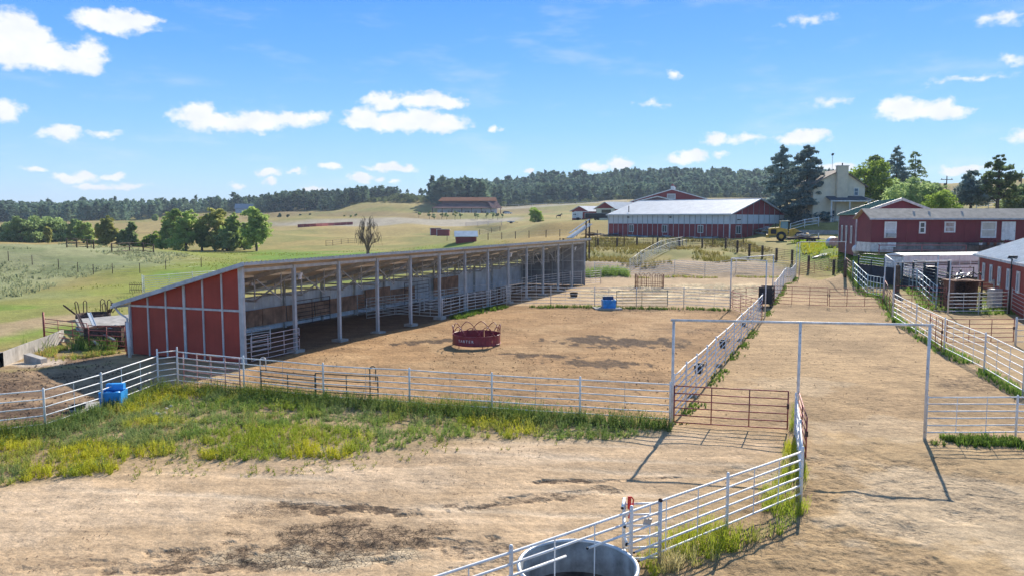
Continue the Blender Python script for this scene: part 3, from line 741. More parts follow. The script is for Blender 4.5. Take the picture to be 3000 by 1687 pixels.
    # kick boards along the back
    for a, b, z0, z1 in ((3.7, 6.2, .42, 1.42), (6.25, 8.8, .42, 1.44), (8.85, 10.9, .40, 1.45), (11.0, 13.6, .4, 1.42), (13.7, 16.2, .4, 1.42), (16.3, 19.2, .4, 1.45), (19.4, 22.5, .4, 1.72), (22.6, 26, .4, 1.45), (29.0, 33.2, .3, 1.85)):
        obj('kick_board', MB().box(S((a + b) / 2, SW - .34, (z0 + z1) / 2), b - a, .04, z1 - z0, e1, e2, UP), M_PLY, shed)
    # flood lights and domes under the roof
    M_LAMP = mat('lamp_housing', (.75, .76, .78), .35, .1, .08, 4)
    for a in (BAY + .35, BAY * 8 + .3, BAY * 12 + .6):
        f = obj('flood_light', MB().box(S(a, -.12, ZF - .62), .16, .10, .36, e1, e2, (UP + e2 * -.3)), M_LAMP, shed)
        obj('lamp_bracket', MB().bar(S(a - .25, -.02, ZF - .5), S(a, -.1, ZF - .55), .04, .04), M_FR, f)
    for i in range(1, NB, 2):
        a = BAY * i + .9
        d = obj('dome_lamp', MB().lathe([(.02, .22), (.10, .18), (.17, .0), (.15, .0), (.08, .14)], S(a, SW * .5, zroof(SW * .5) - .32), 12), M_LAMP, shed, smooth=True)
        obj('lamp_stem', MB().tube([S(a, SW * .5, zroof(SW * .5) - .12), S(a, SW * .5, zroof(SW * .5) + .04)], .02, 6), M_FR, d)
build_shed()

# ------------------------------------------------------------------ pipe fences and gates
def jit(p, s=.02): return Vector((p.x + random.uniform(-s, s), p.y + random.uniform(-s, s), p.z + random.uniform(-s, s)))
def fence(label, pts, h, nr, sp, m=None, mp=None, ms=None, stay=1.2, rr=.0215, pr=.034, sr=.009, low=.16, group=None, name='pipe_fence', tops=.10, posts=None, skip_rails=(), closed=False, taper=None):
    """pts: base points of a run; posts every sp metres (or at the given points); rails and thin stays between."""
    m = m or M_WHITE; mp = mp or m; ms = ms or m
    base = [on(p) for p in pts]
    P = [base[0]]
    for a, b in zip(base, base[1:]):
        n = max(1, round((b - a).length / sp)) if sp else 1
        for k in range(1, n + 1): P.append(on(a + (b - a) * (k / n)))
    if closed: P.append(P[0])
    f = empty(name, P[0], label, 'fence', group)
    hs = [h * (1 if taper is None else 1 + taper * i / max(1, len(P) - 1)) for i in range(len(P))]
    for p, hh in (zip(P[:-1], hs) if closed else zip(P, hs)):
        q = jit(p, .012); ht = hh + tops
        obj('post', MB().tube([q - UP * .15, q + UP * (ht - .03), q + UP * ht], [pr, pr, pr * .7], 8), mp, f, smooth=True)
    for k in range(nr):
        if k in skip_rails: continue
        fr = low + (1 - low) * k / (nr - 1)
        line = []
        for i, (p, hh) in enumerate(zip(P, hs)):
            line.append(p + UP * (hh * fr + random.uniform(-.012, .012)))
            if i < len(P) - 1:
                d = P[i + 1] - p
                if d.length > 2: line.append((p + P[i + 1]) / 2 + UP * ((hh + hs[i + 1]) / 2 * fr + random.uniform(-.02, .006)))
        obj('rail', MB().tube(line, rr * (1.1 if k == nr - 1 else 1), 6), m, f, smooth=True)
    if stay:
        for i in range(len(P) - 1):
            d = P[i + 1] - P[i]; n = int(d.length / stay)
            for k in range(1, n + 1):
                q = P[i] + d * (k / (n + 1))
                obj('stay', MB().tube([q + UP * (h * low - .02), q + UP * (h + .01)], sr, 5, caps=False), ms, f)
    return f
def gate(label, p0, p1, h, nr=6, nup=2, m=None, rr=.021, low=.10, lift=.10, group=None, name='pipe_gate', cat='gate', latch=True):
    m = m or M_BROWN
    p0 = on(p0) if len(p0) < 4 else p0; p1 = on(p1)
    g = empty(name, p0, label, cat, group); d = p1 - p0
    z0, z1 = lift, h
    for p in (p0, p1): obj('end_upright', MB().tube([p + UP * z0, p + UP * z1], rr * 1.15, 8), m, g, smooth=True)
    for k in range(nr):
        z = z0 + .02 + (z1 - z0 - .04) * k / (nr - 1)
        obj('rail', MB().tube([p0 + UP * z, p0 + d * .5 + UP * (z - random.uniform(0, .012)), p1 + UP * z], rr, 6), m, g, smooth=True)
    for k in range(1, nup + 1):
        q = p0 + d * (k / (nup + 1)); obj('upright', MB().tube([q + UP * (z0 + .02), q + UP * (z1 - .02)], rr * .95, 6), m, g, smooth=True)
    if latch:
        q = p1 + UP * (z0 + (z1 - z0) * .6); obj('latch', MB().box(q, .07, .09, .16, d.normalized(), d.normalized().cross(UP), UP), M_DARKRUST, g)
    return g
def gantry(label, posts, h, beams, m=None, pr=.06, over=.12, group=None):
    m = m or M_WHITE2; P = [on(p) for p in posts]; g = empty('overhead_frame', P[0], label, 'frame', group)
    hs = h if isinstance(h, (list, tuple)) else [h] * len(P)
    for p, hh in zip(P, hs): obj('post', MB().tube([p - UP * .2, p + UP * hh], pr, 10), m, g, smooth=True)
    for i, j in beams:
        a, b = P[i] + UP * (hs[i]), P[j] + UP * (hs[j]); d = (b - a).normalized()
        obj('beam', MB().tube([a - d * over, b + d * over], pr * .95, 10), m, g, smooth=True)
    return g
g = G
F_FRONT = [g(522,1126), g(716,1147), g(949,1170), g(1200,1190), g(1442,1207), g(1700,1226), g(1962,1245)]
hf = top_h(1442, 1088, g(1442, 1207))
fence('white pipe fence along the front of the big dirt pen, weeds at its foot', F_FRONT, 1.43, 6, 0, stay=2.0, sr=.008, pr=.036, ms=M_STAY)
fence('white pipe fence sloping down to the left frame edge past the blue trough', [g(465,1134), g(300,1196), g(133,1256), g(-20,1278), g(-260,1310)], 1.35, 5, 0, stay=1.5, sr=.011, pr=.036)
fence('short white pipe fence corner between two capped posts by the red wall', [g(465,1134), g(522,1126)], 1.48, 6, 0, stay=0, pr=.036, tops=.16)
gate('white and rust gate panel swung behind the fence below the red wall', g(540,1124), g(704,1148), 1.42, 6, 3, m=mat('worn_red_white', (.55, .42, .40), .6, 0, .35, 3, col2=(.30, .08, .07)), latch=False)
gate('low dark green bent gate lying against the front pen fence', g(766,1152), g(924,1166), 1.02, 5, 1, m=mat('dark_green_tube', (.07, .075, .055), .6, .1, .3, 5), latch=False)
gate('dark green gate with hooped end leaning on the front pen fence', g(926,1167), g(1108,1182), 1.10, 5, 1, m=MATS['dark_green_tube'], latch=False)
def hoop(label, p, h, w, m):
    q = on(p); d = Vector((1, .1, 0)).normalized(); o = empty('hooped_panel_end', q, label, 'panel')
    pts = [q + UP * .3] + [q + UP * (h - w / 2)] + [q + d * (w / 2 - w / 2 * math.cos(t)) + UP * (h - w / 2 + w / 2 * math.sin(t)) for t in np.linspace(.3, math.pi - .3, 6)] + [q + d * w + UP * (h - w / 2), q + d * w + UP * .9]
    obj('tube', MB().tube(pts, .024, 6), m, o, smooth=True); obj('foot', MB().tube([q - UP * .05, q + UP * .3], .028, 6), m, o, smooth=True)
hoop('pale hooped tube end beside the corner post of the shed', g(765,1150), 1.48, .22, M_STAY)
hoop('dark hooped tube end rising over the front pen fence', g(1085,1180), 1.45, .22, MATS['dark_green_tube'])
# the central lane
F_LANE = [g(1972,1240), g(2040,1160), g(2095,1095), g(2150,1030), g(2190,983), g(2232,934)]
fence('white pipe fence on the left of the lane hung with black feed tubs', F_LANE, 1.66, 7, 2.6, stay=1.3, pr=.036, taper=.02)
fence('far white pipe fence on the left of the lane beyond the double gate', [g(2266,890), g(2295,855), g(2330,815)], 1.62, 8, 3.2, stay=.9, pr=.036)
gantry('tall white pipe gateway frame spanning the lane in the foreground', [g(1968,1244), g(2334,1262), g(2708,1278)], [3.62, 3.66, 3.70], [(0, 2)], pr=.046, over=.10)
gate('closed rust-red six-rail gate under the tall white gateway frame', g(1974,1244), g(2306,1262), 1.40, 6, 2)
gate('rust-red gate swung open against the white fence in mid lane', g(2336,1258), g(2360,1345), 1.36, 6, 1)
fence('white pipe fence seen end-on from the gateway to the foreground corner', [g(2328,1268), g(2340,1360), g(2352,1300,1.4)], 1.32, 6, 0, stay=1.4, pr=.036)
# foreground fence, its lower rails cut short at the round tank
F_FG = [g(2352,1300,1.4), g(2133,1379,1.4), g(1851,1480,1.4), g(1498,1593,1.4)]
F_FG = [Vector((p.x, p.y, 0)) for p in F_FG]; F_FG.append(F_FG[3] + (F_FG[3] - F_FG[2]) * 1.5)
fg_f = fence('white pipe fence crossing the foreground bottom right with cut rails at the tank', F_FG, 1.29, 6, 0, stay=1.1, sr=.013, pr=.036, rr=.024, skip_rails=(0, 1, 2, 3), tops=.12)
def fg_rails():
    P = [on(p) for p in F_FG]
    L = [0]
    for a, b in zip(P, P[1:]): L.append(L[-1] + (b - a).length)
    def pt(s, z):
        for i in range(len(P) - 1):
            if s <= L[i + 1] or i == len(P) - 2:
                t = (s - L[i]) / (L[i + 1] - L[i]); return P[i] + (P[i + 1] - P[i]) * t + UP * z
    for k, end, restart in ((3, L[2] + 1.15, L[3] - 1.25), (2, L[2] + .12, None), (1, L[2] - .10, None), (0, L[2] - .25, None)):
        z = 1.29 * (.16 + .84 * k / 5)
        obj('rail', MB().tube([pt(s, z) for s in (0, L[1] * .5, L[1], (L[1] + L[2]) / 2, min(L[2], end), end) if s <= end], .024, 6), M_WHITE, fg_f, smooth=True)
        obj('rail_end_plug', MB().tube([pt(end, z), pt(end + .03, z)], .025, 6), M_BLACK, fg_f)
        if restart: obj('rail', MB().tube([pt(s, z) for s in (restart, L[3], (L[3] + L[4]) / 2, L[4])], .024, 6), M_WHITE, fg_f, smooth=True)
fg_rails()
# the little walk-through gate behind it
wg = empty('walk_gate', on(g(1935, 1459, 1.35)), 'small white walk-through gate with red latch beside the round tank', 'gate')
def walk_gate():
    a = on(g(1935, 1459, 1.35)); b = on(g(1829, 1457, 1.42)); d = b - a
    obj('post', MB().tube([a - UP * .1, a + UP * 1.32], .04, 8), M_WHITE2, wg, smooth=True)
    obj('post_cap', MB().sphere(a + UP * 1.34, .05, .05, .045), M_DARKRUST, wg, smooth=True)
    obj('post', MB().tube([b - UP * .1, b + UP * 1.42], .036, 8), M_WHITE2, wg, smooth=True)
    for k in range(6):
        z = .14 + 1.15 * k / 5; obj('rail', MB().tube([a + UP * z, b + UP * z], .024, 6), M_WHITE, wg, smooth=True)
    for t in (.28, .85): obj('upright', MB().tube([a + d * t + UP * .14, a + d * t + UP * 1.28], .014, 6), M_WHITE, wg, smooth=True)
    lt = obj('latch', MB().box(b - d * .13 + UP * 1.34 - Vector((0, .05, 0)), .07, .03, .26), mat('red_paint', (.55, .03, .02), .5, 0, .15, 6), wg)
    obj('latch_handle', MB().tube([b - d * .10 + UP * 1.32 - Vector((0, .06, 0)), b - d * .16 + UP * 1.15 - Vector((0, .06, 0)), b - d * .12 + UP * 1.02 - Vector((0, .06, 0))], .022, 6), MATS['red_paint'], lt)
    obj('latch_hook', MB().tube([b - d * .18 + UP * 1.46 - Vector((0, .06, 0)), b - d * .24 + UP * 1.40 - Vector((0, .06, 0)), b - d * .22 + UP * 1.28 - Vector((0, .06, 0))], .016, 6), MATS['red_paint'], lt)
    for k, z in enumerate((1.40, 1.02, .68, .36)):
        s = b + UP * z; e = b + Vector((-.10 + .05 * k, -.42, 0)) + UP * (z - .02)
        r_ = obj('stub_rail', MB().tube([s, e], .030, 6), M_WHITE, wg, smooth=True); obj('stub_plug', MB().tube([e, e + (e - s).normalized() * .02], .031, 6), M_BLACK, r_)
    pl = a + d * .4 + UP * .95 + Vector((.02, -.1, 0))
    obj('chain_plate', MB().box(pl, .16, .03, .12, az=(.3, 0, 1)), M_PIPE, wg)
walk_gate()
fence('white pipe fence stub right of the gateway frame casting a barred shadow', [g(2712,1278), g(2974,1281), g(3200,1284)], 1.36, 6, 0, stay=1.3, sr=.011, pr=.036, tops=.06)
# right side of the lane
F_R = [g(2613,936), g(2682,976), g(2764,1030), g(2882,1092), g(2995,1160), g(3180,1270)]
fence('white pipe fence on the right of the lane running to the right frame edge', F_R, 1.80, 6, 0, stay=1.6, pr=.036, sr=.011)
fence('pale blue pipe fence on the far right of the lane with close uprights', [g(2497,848), g(2540,868), g(2587,891)], 1.80, 4, 0, m=M_TEAL, stay=1.3, sr=.03, pr=.06)
fence('pale blue pipe fence beside the cattle chute with close uprights', [g(2632,858), g(2683,878), g(2742,905)], 1.75, 4, 0, m=M_TEAL, stay=1.4, sr=.03, pr=.06)
gate('short rust-red gate panel closing the far right corner of the lane', g(2472,836), g(2500,850), 1.75, 6, 2)
gate('short rust-red gate panel set in the right lane fence by the white frame', g(2590,892), g(2613,936), 1.65, 6, 2)
gate('narrow rust-red gate set in the right lane fence below the chute', g(2722,1005), g(2757,1030), 1.75, 6, 1)
gate('left leaf of the rust-red double gate across the lane', g(2268,893), g(2424,898), 1.52, 6, 2)
gate('right leaf of the rust-red double gate across the lane', g(2585,903), g(2429,899), 1.52, 6, 2)
gate('rust-red gate closing the far end of the lane', g(2342,813), g(2470,812), 1.50, 6, 2, latch=False)
gate('rust-red stock gate in front of the chute, right of the white frame', g(2620,908), g(2770,908), 1.75, 6, 2)
gate('rust-red gate of the small pen at the right edge behind the white fence', g(2772,1004), g(2968,1004), 1.42, 6, 2)
gantry('white pipe frame over the side gate between the two big pens', [g(2139,906), g(2241,930), g(2262,893)], [3.95, 4.0, 4.02], [(0, 1), (0, 2)], pr=.042, over=.05)
gate('rust-red gate under the white frame, near leaf left of the lane', g(2141,906), g(2232,942), 1.45, 6, 2)
gate('rust-red gate under the white frame, far leaf behind the near one', g(2146,905), g(2258,892), 1.55, 6, 2)
FG_ = [g(2332,814), g(2340,818), T(2474,809)]
gantry('white pipe frame over the gate at the far end of the lane', FG_, [top_h(2332, 713, on(FG_[0])), top_h(2340, 710, on(FG_[1])), top_h(2477, 709, on(FG_[2]))], [(0, 1), (1, 2)], pr=.042, over=.05)
gantry('white pipe frame with twin beams over the pens beside the cattle chute', [g(2588,893), g(2615,937), g(2742,893), g(2777,922)], [3.75, 3.95, 3.75, 3.95], [(0, 2), (1, 3), (0, 1)], pr=.042, over=.05)
# cross fences between pens
fence('white pipe fence dividing the two big pens, by the blue drinker', [g(1485,893), g(1614,894), g(1742,897), g(1864,899), g(2003,902), g(2138,906)], 1.50, 6, 0, m=M_WHITE2, stay=1.5, pr=.034)
gate('dark green bow gate leaning in the fence right of the blue drinker', g(1806,900), g(1955,902), 1.35, 6, 1, m=mat('faded_green_tube', (.10, .13, .09), .6, 0, .3, 4), latch=False)
fence('white pipe fence along the far side of the second pen', [g(1742,812), g(1875,812), g(1976,812), g(2065,812), g(2155,811), g(2330,809)], 1.56, 6, 0, m=M_WHITE2, stay=0, pr=.034)
fence('white angled fence panels fanning across the back pen', [g(1845,809), g(1877,800), g(1935,784), g(1999,768)], 1.60, 7, 0, m=M_WHITE2, stay=2.2, pr=.04, sr=.02)
fence('white angled rail run behind the fanning panels in the back pen', [g(1880,800), g(1960,782), g(2010,768)], 1.2, 5, 0, m=M_WHITE2, stay=0, pr=.035)
fence('dark rusty pipe fence behind the back pen', [g(1640,775), g(1745,770), g(1828,768), g(1912,766), g(1998,768), g(2087,768), g(2177,768)], 1.60, 6, 0, m=M_DARKRUST, stay=2.0, sr=.018, pr=.07)
fence('dark wood post and rail fence in front of the white-roofed barn', W([(1650,728),(1752,727),(1808,725),(1866,724),(1926,725),(1990,727),(2057,728),(2126,729)]), 1.42, 6, 0, m=M_DARKRUST, mp=M_WOOD, stay=2.4, sr=.012, pr=.15, rr=.022)
fence('dark wood post fence stepping downhill towards the far lane frame', W([(2126,729),(2160,740),(2195,752),(2233,757),(2274,766),(2320,772),(2368,790),(2442,803),(2476,812)]), 1.65, 7, 0, m=M_DARKRUST, mp=M_WOOD, stay=2.2, sr=.014, pr=.16, rr=.022)
fence('white rails at the end of the open shed by the far corner', [S(SL - .1, -.1, 0), S(SL + 2.6, -.9, 0)], 1.45, 6, 0, m=mat('pinkish_white', (.62, .52, .52), .5, 0, .15, 3), stay=1.2, sr=.014)
# panels under the shed roof
fence('white pipe panels along the open shed front beside the dividing fence', [S(BAY * 5, -.2, 0), S(BAY * 6, -.2, 0), S(BAY * 7, -.2, 0), S(BAY * 8, -.2, 0)], 1.42, 6, 0, m=M_WHITE2, stay=1.3, sr=.016)
fence('white cross fence inside the shed at its fifth post', [S(BAY * 5, -.1, 0), S(BAY * 5, 2.4, 0), S(BAY * 5, SW - .4, 0)], 1.36, 6, 0, m=M_WHITE2, stay=1.2, sr=.016)
gate('white pipe gate standing ajar deep inside the shed', S(BAY * 4.4, SW * .62, 0), S(BAY * 6.6, SW * .42, 0), 1.5, 7, 2, m=M_WHITE2, latch=False)
gate('pinkish pipe gate in the first bay of the shed', S(.35, -.15, 0), S(BAY + .1, -.15, 0), 1.32, 6, 2, m=mat('pinkish_white', (.62, .52, .52)))
gate('white pipe panel behind the gate in the first bay of the shed', S(.3, 2.2, 0), S(BAY, 1.6, 0), 1.30, 6, 2, m=M_WHITE2, latch=False)
fence('white pipe panels inside the far half of the shed', [S(BAY * 9, 2.4, 0), S(BAY * 11, 2.2, 0), S(BAY * 12.6, 1.0, 0), S(BAY * 12.7, -.1, 0)], 1.45, 6, 0, m=M_WHITE2, stay=1.2, sr=.014)
fence('white pipe panels inside the middle of the shed', [S(BAY * 6, 3.4, 0), S(BAY * 7.4, 3.2, 0), S(BAY * 8.8, 2.6, 0)], 1.4, 6, 0, m=M_WHITE2, stay=1.2, sr=.014)
gate('rusty bar gate against the back boards in the middle of the shed', S(BAY * 6.6, SW - .6, 0), S(BAY * 7.6, SW - .6, 0), 1.9, 7, 1, m=M_DARKRUST, latch=False)
gate('dark bar gate against the back boards in the third bay of the shed', S(BAY * 3.1, SW - .55, 0), S(BAY * 4.1, SW - .55, 0), 1.7, 7, 1, m=M_DARKRUST, latch=False)
# right of the lane: small pens
fence('white pipe panels enclosing the rusty bale stand', [g(2776,920), g(2866,920), g(2950,922)], 1.55, 6, 0, m=M_WHITE2, stay=2.2, sr=.02, pr=.036, rr=.032)
fence('white pipe fence cut by the right frame edge beside the lamp post', [g(2962,918), g(3000,935), g(3100,985)], 1.65, 6, 0, m=M_WHITE2, stay=0, pr=.036)
fence('white pipe fence on posts at the right edge beyond the small pen', [g(2975,1010), g(3120,1010)], 1.5, 5, 0, m=M_WHITE2, stay=0, pr=.06)
gate('yellowish pipe gate in front of the red shed wall', g(2808,898), g(2925,905), 1.9, 7, 1, m=mat('yellowed_tube', (.55, .42, .20), .6, 0, .3, 4), latch=False)
# left of the shed
gate('rust-red gate on the low concrete wall, left of the shed', G(132,1000), G(258,1016), 1.36, 6, 2)
gate('rust-red gate closing the gap to the shed corner', G(262,1026), G(368,1031), 1.42, 6, 1)
fence('white pipe panel standing in the pasture behind the shed roof', [T(418,862), T(424,866), T(565,850), T(660,842)], 1.75, 8, 0, stay=3.0, sr=.02, pr=.036)

# ------------------------------------------------------------------ things in and around the pens
def text_on_arc(word, c, R, a0, z, size, m, parent, name='lettering'):
    """Flat letters bent one by one round a drum, facing out."""
    da = size * .82 / R
    for i, ch in enumerate(word):
        cu = bpy.data.curves.new(name, 'FONT'); cu.body = ch; cu.size = size; cu.align_x = 'CENTER'; cu.extrude = .004
        to = bpy.data.objects.new(name, cu); C.objects.link(to)
        me = bpy.data.meshes.new_from_object(to); bpy.data.objects.remove(to); bpy.data.curves.remove(cu)
        a = a0 + (i - (len(word) - 1) / 2) * da
        me.materials.append(m)
        o = bpy.data.objects.new(name, me); C.objects.link(o); o.parent = parent
        o.location = Vector((c.x + R * math.sin(a), c.y - R * math.cos(a), c.z + z)) - wloc(parent)
        o.rotation_euler = (math.pi / 2, 0, a)
def ring_feeder():
    c = on(G(1396, 1010)); c = Vector((c.x, c.y, c.z + .10)); R = 1.33
    f = empty('bale_feeder', c, 'maroon round bale feeder with arched hoops and white lettering in the pen', 'feeder')
    def seg(a0, a1, nm):
        m = MB(); n = 14; prof = [(R, 0), (R, .52), (R - .02, .52), (R - .02, 0)]
        for i in range(n + 1):
            a = a0 + (a1 - a0) * i / n
            for r, h in prof: m.v.append((c.x + r * math.sin(a), c.y - r * math.cos(a), c.z + h))
        for i in range(n):
            for k in range(4): k2 = (k + 1) % 4; m.f.append((i * 4 + k, (i + 1) * 4 + k, (i + 1) * 4 + k2, i * 4 + k2))
        m.f.append((0, 1, 2, 3)); m.f.append(tuple(n * 4 + q for q in (3, 2, 1, 0)))
        return obj(nm, m, M_MAROON, f, smooth=False)
    first = None
    for k in range(3):
        sgm = seg(.75 + 2 * math.pi * k / 3 + .012, .75 + 2 * math.pi * (k + 1) / 3 - .012, 'skirt_panel')
        if k == 2: first = sgm
    for z in (.53, .02): obj('rim', MB().tube([(c.x + R * math.sin(a), c.y - R * math.cos(a), c.z + z) for a in np.linspace(0, 2 * math.pi, 40, endpoint=False)], .024, 6, closed=True), M_MAROON, f, smooth=True)
    N = 10
    for k in range(N):
        a0 = 2 * math.pi * k / N + .05; a1 = a0 + 2 * math.pi / N * 1.32
        pts = []
        for t in np.linspace(0, 1, 11):
            a = a0 + (a1 - a0) * t; h = .53 + .52 * (1 - abs(2 * t - 1) ** 1.6); pts.append((c.x + R * math.sin(a), c.y - R * math.cos(a), c.z + h))
        obj('hoop', MB().tube(pts, .022, 6), M_MAROON, f, smooth=True)
    for k in range(6):
        a = .3 + 2 * math.pi * k / 6
        p = Vector((c.x + R * math.sin(a), c.y - R * math.cos(a), c.z)); obj('leg', MB().tube([p + UP * .1, p - UP * .16], .022, 6), M_MAROON, f)
    text_on_arc('TARTER', c, R + .012, -.42, .22, .20, mat('white_lettering', (.78, .78, .78), .5, 0, .1, 8), f)
ring_feeder()
def hay_ring():
    c = on(G(1902, 846)); R = 1.42
    f = empty('hay_ring', c, 'rusty brown hay ring of tall looped bars on scattered straw', 'feeder')
    for z in (.08, .55): obj('hoop_rail', MB().tube([(c.x + R * math.sin(a), c.y + R * math.cos(a), c.z + z) for a in np.linspace(0, 2 * math.pi, 32, endpoint=False)], .022, 6, closed=True), M_RUST, f, smooth=True)
    N = 16
    for k in range(N):
        a0 = 2 * math.pi * k / N; a1 = a0 + 2 * math.pi / N * .62; am = (a0 + a1) / 2
        P = lambda a, z: (c.x + R * math.sin(a), c.y + R * math.cos(a), c.z + z)
        obj('loop_bar', MB().tube([P(a0, 0), P(a0, 1.22), P(a0 + (am - a0) * .4, 1.36), P(am, 1.40), P(a1 - (am - a0) * .4, 1.36), P(a1, 1.22), P(a1, 0)], .022, 6), M_RUST, f, smooth=True)
hay_ring()
def drinker(label, p, w, d, h, rz, pad):
    p = on(p); ax = Vector((math.cos(rz), math.sin(rz), 0)); ay = Vector((-ax.y, ax.x, 0))
    pd = empty('concrete_pad', p, pad[4], 'slab')
    def Q(a, b, z): return p + ax * a + ay * b + UP * z
    obj('slab', MB().prism([Q(-pad[0], -pad[1], -.06), Q(pad[2], -pad[1] * 1.05, -.06), Q(pad[2] * .96, pad[3], -.06), Q(-pad[0] * 1.03, pad[3], -.06)], (0, 0, .15)), M_CONC, pd)
    o = empty('stock_drinker', p + UP * .09, label, 'drinker')
    z0 = .09
    m = MB(); lo = [Q(-w * .46, -d * .46, z0), Q(w * .46, -d * .46, z0), Q(w * .46, d * .46, z0), Q(-w * .46, d * .46, z0)]; hi = [Q(-w / 2, -d / 2, z0 + h * .72), Q(w / 2, -d / 2, z0 + h * .72), Q(w / 2, d / 2, z0 + h * .72), Q(-w / 2, d / 2, z0 + h * .72)]
    m.add(lo + hi, [(3, 2, 1, 0), (0, 1, 5, 4), (1, 2, 6, 5), (2, 3, 7, 6), (3, 0, 4, 7)])
    inn = [Q(-w * .42, -d * .40, z0 + h * .72), Q(w * .42, -d * .40, z0 + h * .72), Q(w * .42, d * .40, z0 + h * .72), Q(-w * .42, d * .40, z0 + h * .72)]
    lo2 = [v - UP * h * .25 for v in inn]
    m.add(hi + inn + lo2, [(0, 1, 5, 4), (1, 2, 6, 5), (2, 3, 7, 6), (3, 0, 4, 7), (4, 5, 9, 8), (5, 6, 10, 9), (6, 7, 11, 10), (7, 4, 8, 11), (8, 9, 10, 11)])
    b = obj('basin', m, M_BLUE, o)
    bv = b.modifiers.new('round', 'BEVEL'); bv.width = .035; bv.segments = 2
    obj('hood', MB().box(Q(0, d * .33, z0 + h * .86), w * .78, d * .30, h * .28, ax, ay, UP), M_BLUE if pad[5] else mat('dark_blue_plastic', (.03, .07, .15), .5, 0, .2, 4), o)
    for s in (-.2, .2): obj('float_ball', MB().sphere(Q(w * s, -d * .08, z0 + h * .62), w * .15, d * .2, h * .10, 12, 6), mat('pale_blue_plastic', (.10, .38, .70), .4, 0, .1, 4), o, smooth=True)
    obj('base_skirt', MB().box(Q(0, 0, z0 + .03), w * .97, d * .97, .05, ax, ay, UP), M_BLUE, o)
drinker('bright blue stock drinker by the dividing fence of the pens', G(1783,903), 1.05, .95, .86, .05, (1.15, .75, .95, .7, 'flat concrete slab under the blue drinker by the dividing fence', False))
drinker('bright blue stock drinker behind the white fence at lower left', G(334,1188), .80, .72, .80, .10, (1.35, .55, .7, .75, 'concrete slab under the blue drinker at lower left', True))
def tub(label, p, r, h, ov=1.0, m=None):
    p = on(p); o = empty('feed_tub', p, label, 'tub')
    obj('shell', MB().lathe([(.01, .02), (r * .82, .02), (r * .92, h * .5), (r, h), (r * 1.06, h), (r * 1.06, h * .93), (r * .97, h * .9), (r * .9, h * .3), (r * .8, 0)], p, 20, sx=1.0, sy=ov), m or M_BLACK, o, smooth=True)
    obj('rope_handle', MB().tube([p + Vector((r * 1.05 * math.cos(t) * .3 + r * .8, -r * .7, h * .8 + .05 * math.sin(t))) for t in np.linspace(0, math.pi, 6)], .012, 5), M_BLACK, o)
tub('black rubber feed tub beside the lower left drinker', G(226,1196), .30, .20, .8)
tub('black rubber feed tub lying in the far pen by the dividing fence', G(1681,871), .36, .42)
# black feed boxes hung on the lane fence
def fence_feeder(label, px, py, s=1.0):
    p = on(G(px, py)); d = (F_LANE[-1] - F_LANE[0]).normalized(); n = Vector((-d.y, d.x, 0))
    q = p + UP * .85 + n * .22
    o = empty('hung_feeder', q - UP * .3, label, 'feeder')
    m = MB(); a, b, h = .40 * s, .20 * s, .24 * s
    tp = [q + d * i * a + n * j * b + UP * h for i, j in ((-1, -1), (1, -1), (1, 1), (-1, 1))]; bt = [q + d * i * a * .8 + n * j * b * .7 - UP * h for i, j in ((-1, -1), (1, -1), (1, 1), (-1, 1))]
    it = [q + d * i * a * .86 + n * j * b * .8 + UP * h for i, j in ((-1, -1), (1, -1), (1, 1), (-1, 1))]; ib = [v - UP * h * 1.5 for v in it]
    m.add(tp + bt + it + ib, [(7, 6, 5, 4), (0, 4, 5, 1), (1, 5, 6, 2), (2, 6, 7, 3), (3, 7, 4, 0), (0, 1, 9, 8), (1, 2, 10, 9), (2, 3, 11, 10), (3, 0, 8, 11), (8, 9, 13, 12), (9, 10, 14, 13), (10, 11, 15, 14), (11, 8, 12, 15), (12, 13, 14, 15)])
    obj('bucket', m, M_BLACK, o)
    for k in (-.6, .6):
        hk = q + d * a * k - n * b; obj('hook', MB().tube([hk + UP * h * .6, hk + UP * (h + .06) - n * .03, hk + UP * (h + .06) - n * .12, hk + UP * (h - .08) - n * .13], .014, 5), M_BLACK, o)
fence_feeder('nearest black feed bucket hung on the lane fence', 2062, 1135, .78)
fence_feeder('second black feed bucket hung on the lane fence', 2131, 1053, .78)
fence_feeder('farthest black feed bucket hung on the lane fence', 2188, 985, .78)
# black hay bunk at the gate between the pens
def bunk():
    a = on(G(2243, 905)); d = (F_LANE[-1] - F_LANE[0]).normalized(); n = Vector((d.y, -d.x, 0))
    o = empty('hay_bunk', a, 'black slatted hay bunk behind the white frame between the pens', 'bunk')
    q = a + d * 1.6 - n * .1
    for s in (-.9, .9): obj('end_board', MB().box(q + d * s + UP * .95, .06, 1.0, 1.3, d, n, UP), M_BLACK, o)
    for k in range(4):
        for sg in (-1, 1): obj('slat', MB().box(q + n * sg * .46 + UP * (.45 + .32 * k), 1.75, .05, .2, d, n, UP), M_BLACK if k != 3 else M_DARKRUST, o)
    obj('floor_board', MB().box(q + UP * .32, 1.7, .85, .05, d, n, UP), M_BLACK, o)
    for s in (-.8, .8):
        for sg in (-1, 1): obj('leg', MB().box(q + d * s + n * sg * .4 + UP * .15, .08, .08, .36, d, n, UP), M_DARKRUST, o)
bunk()
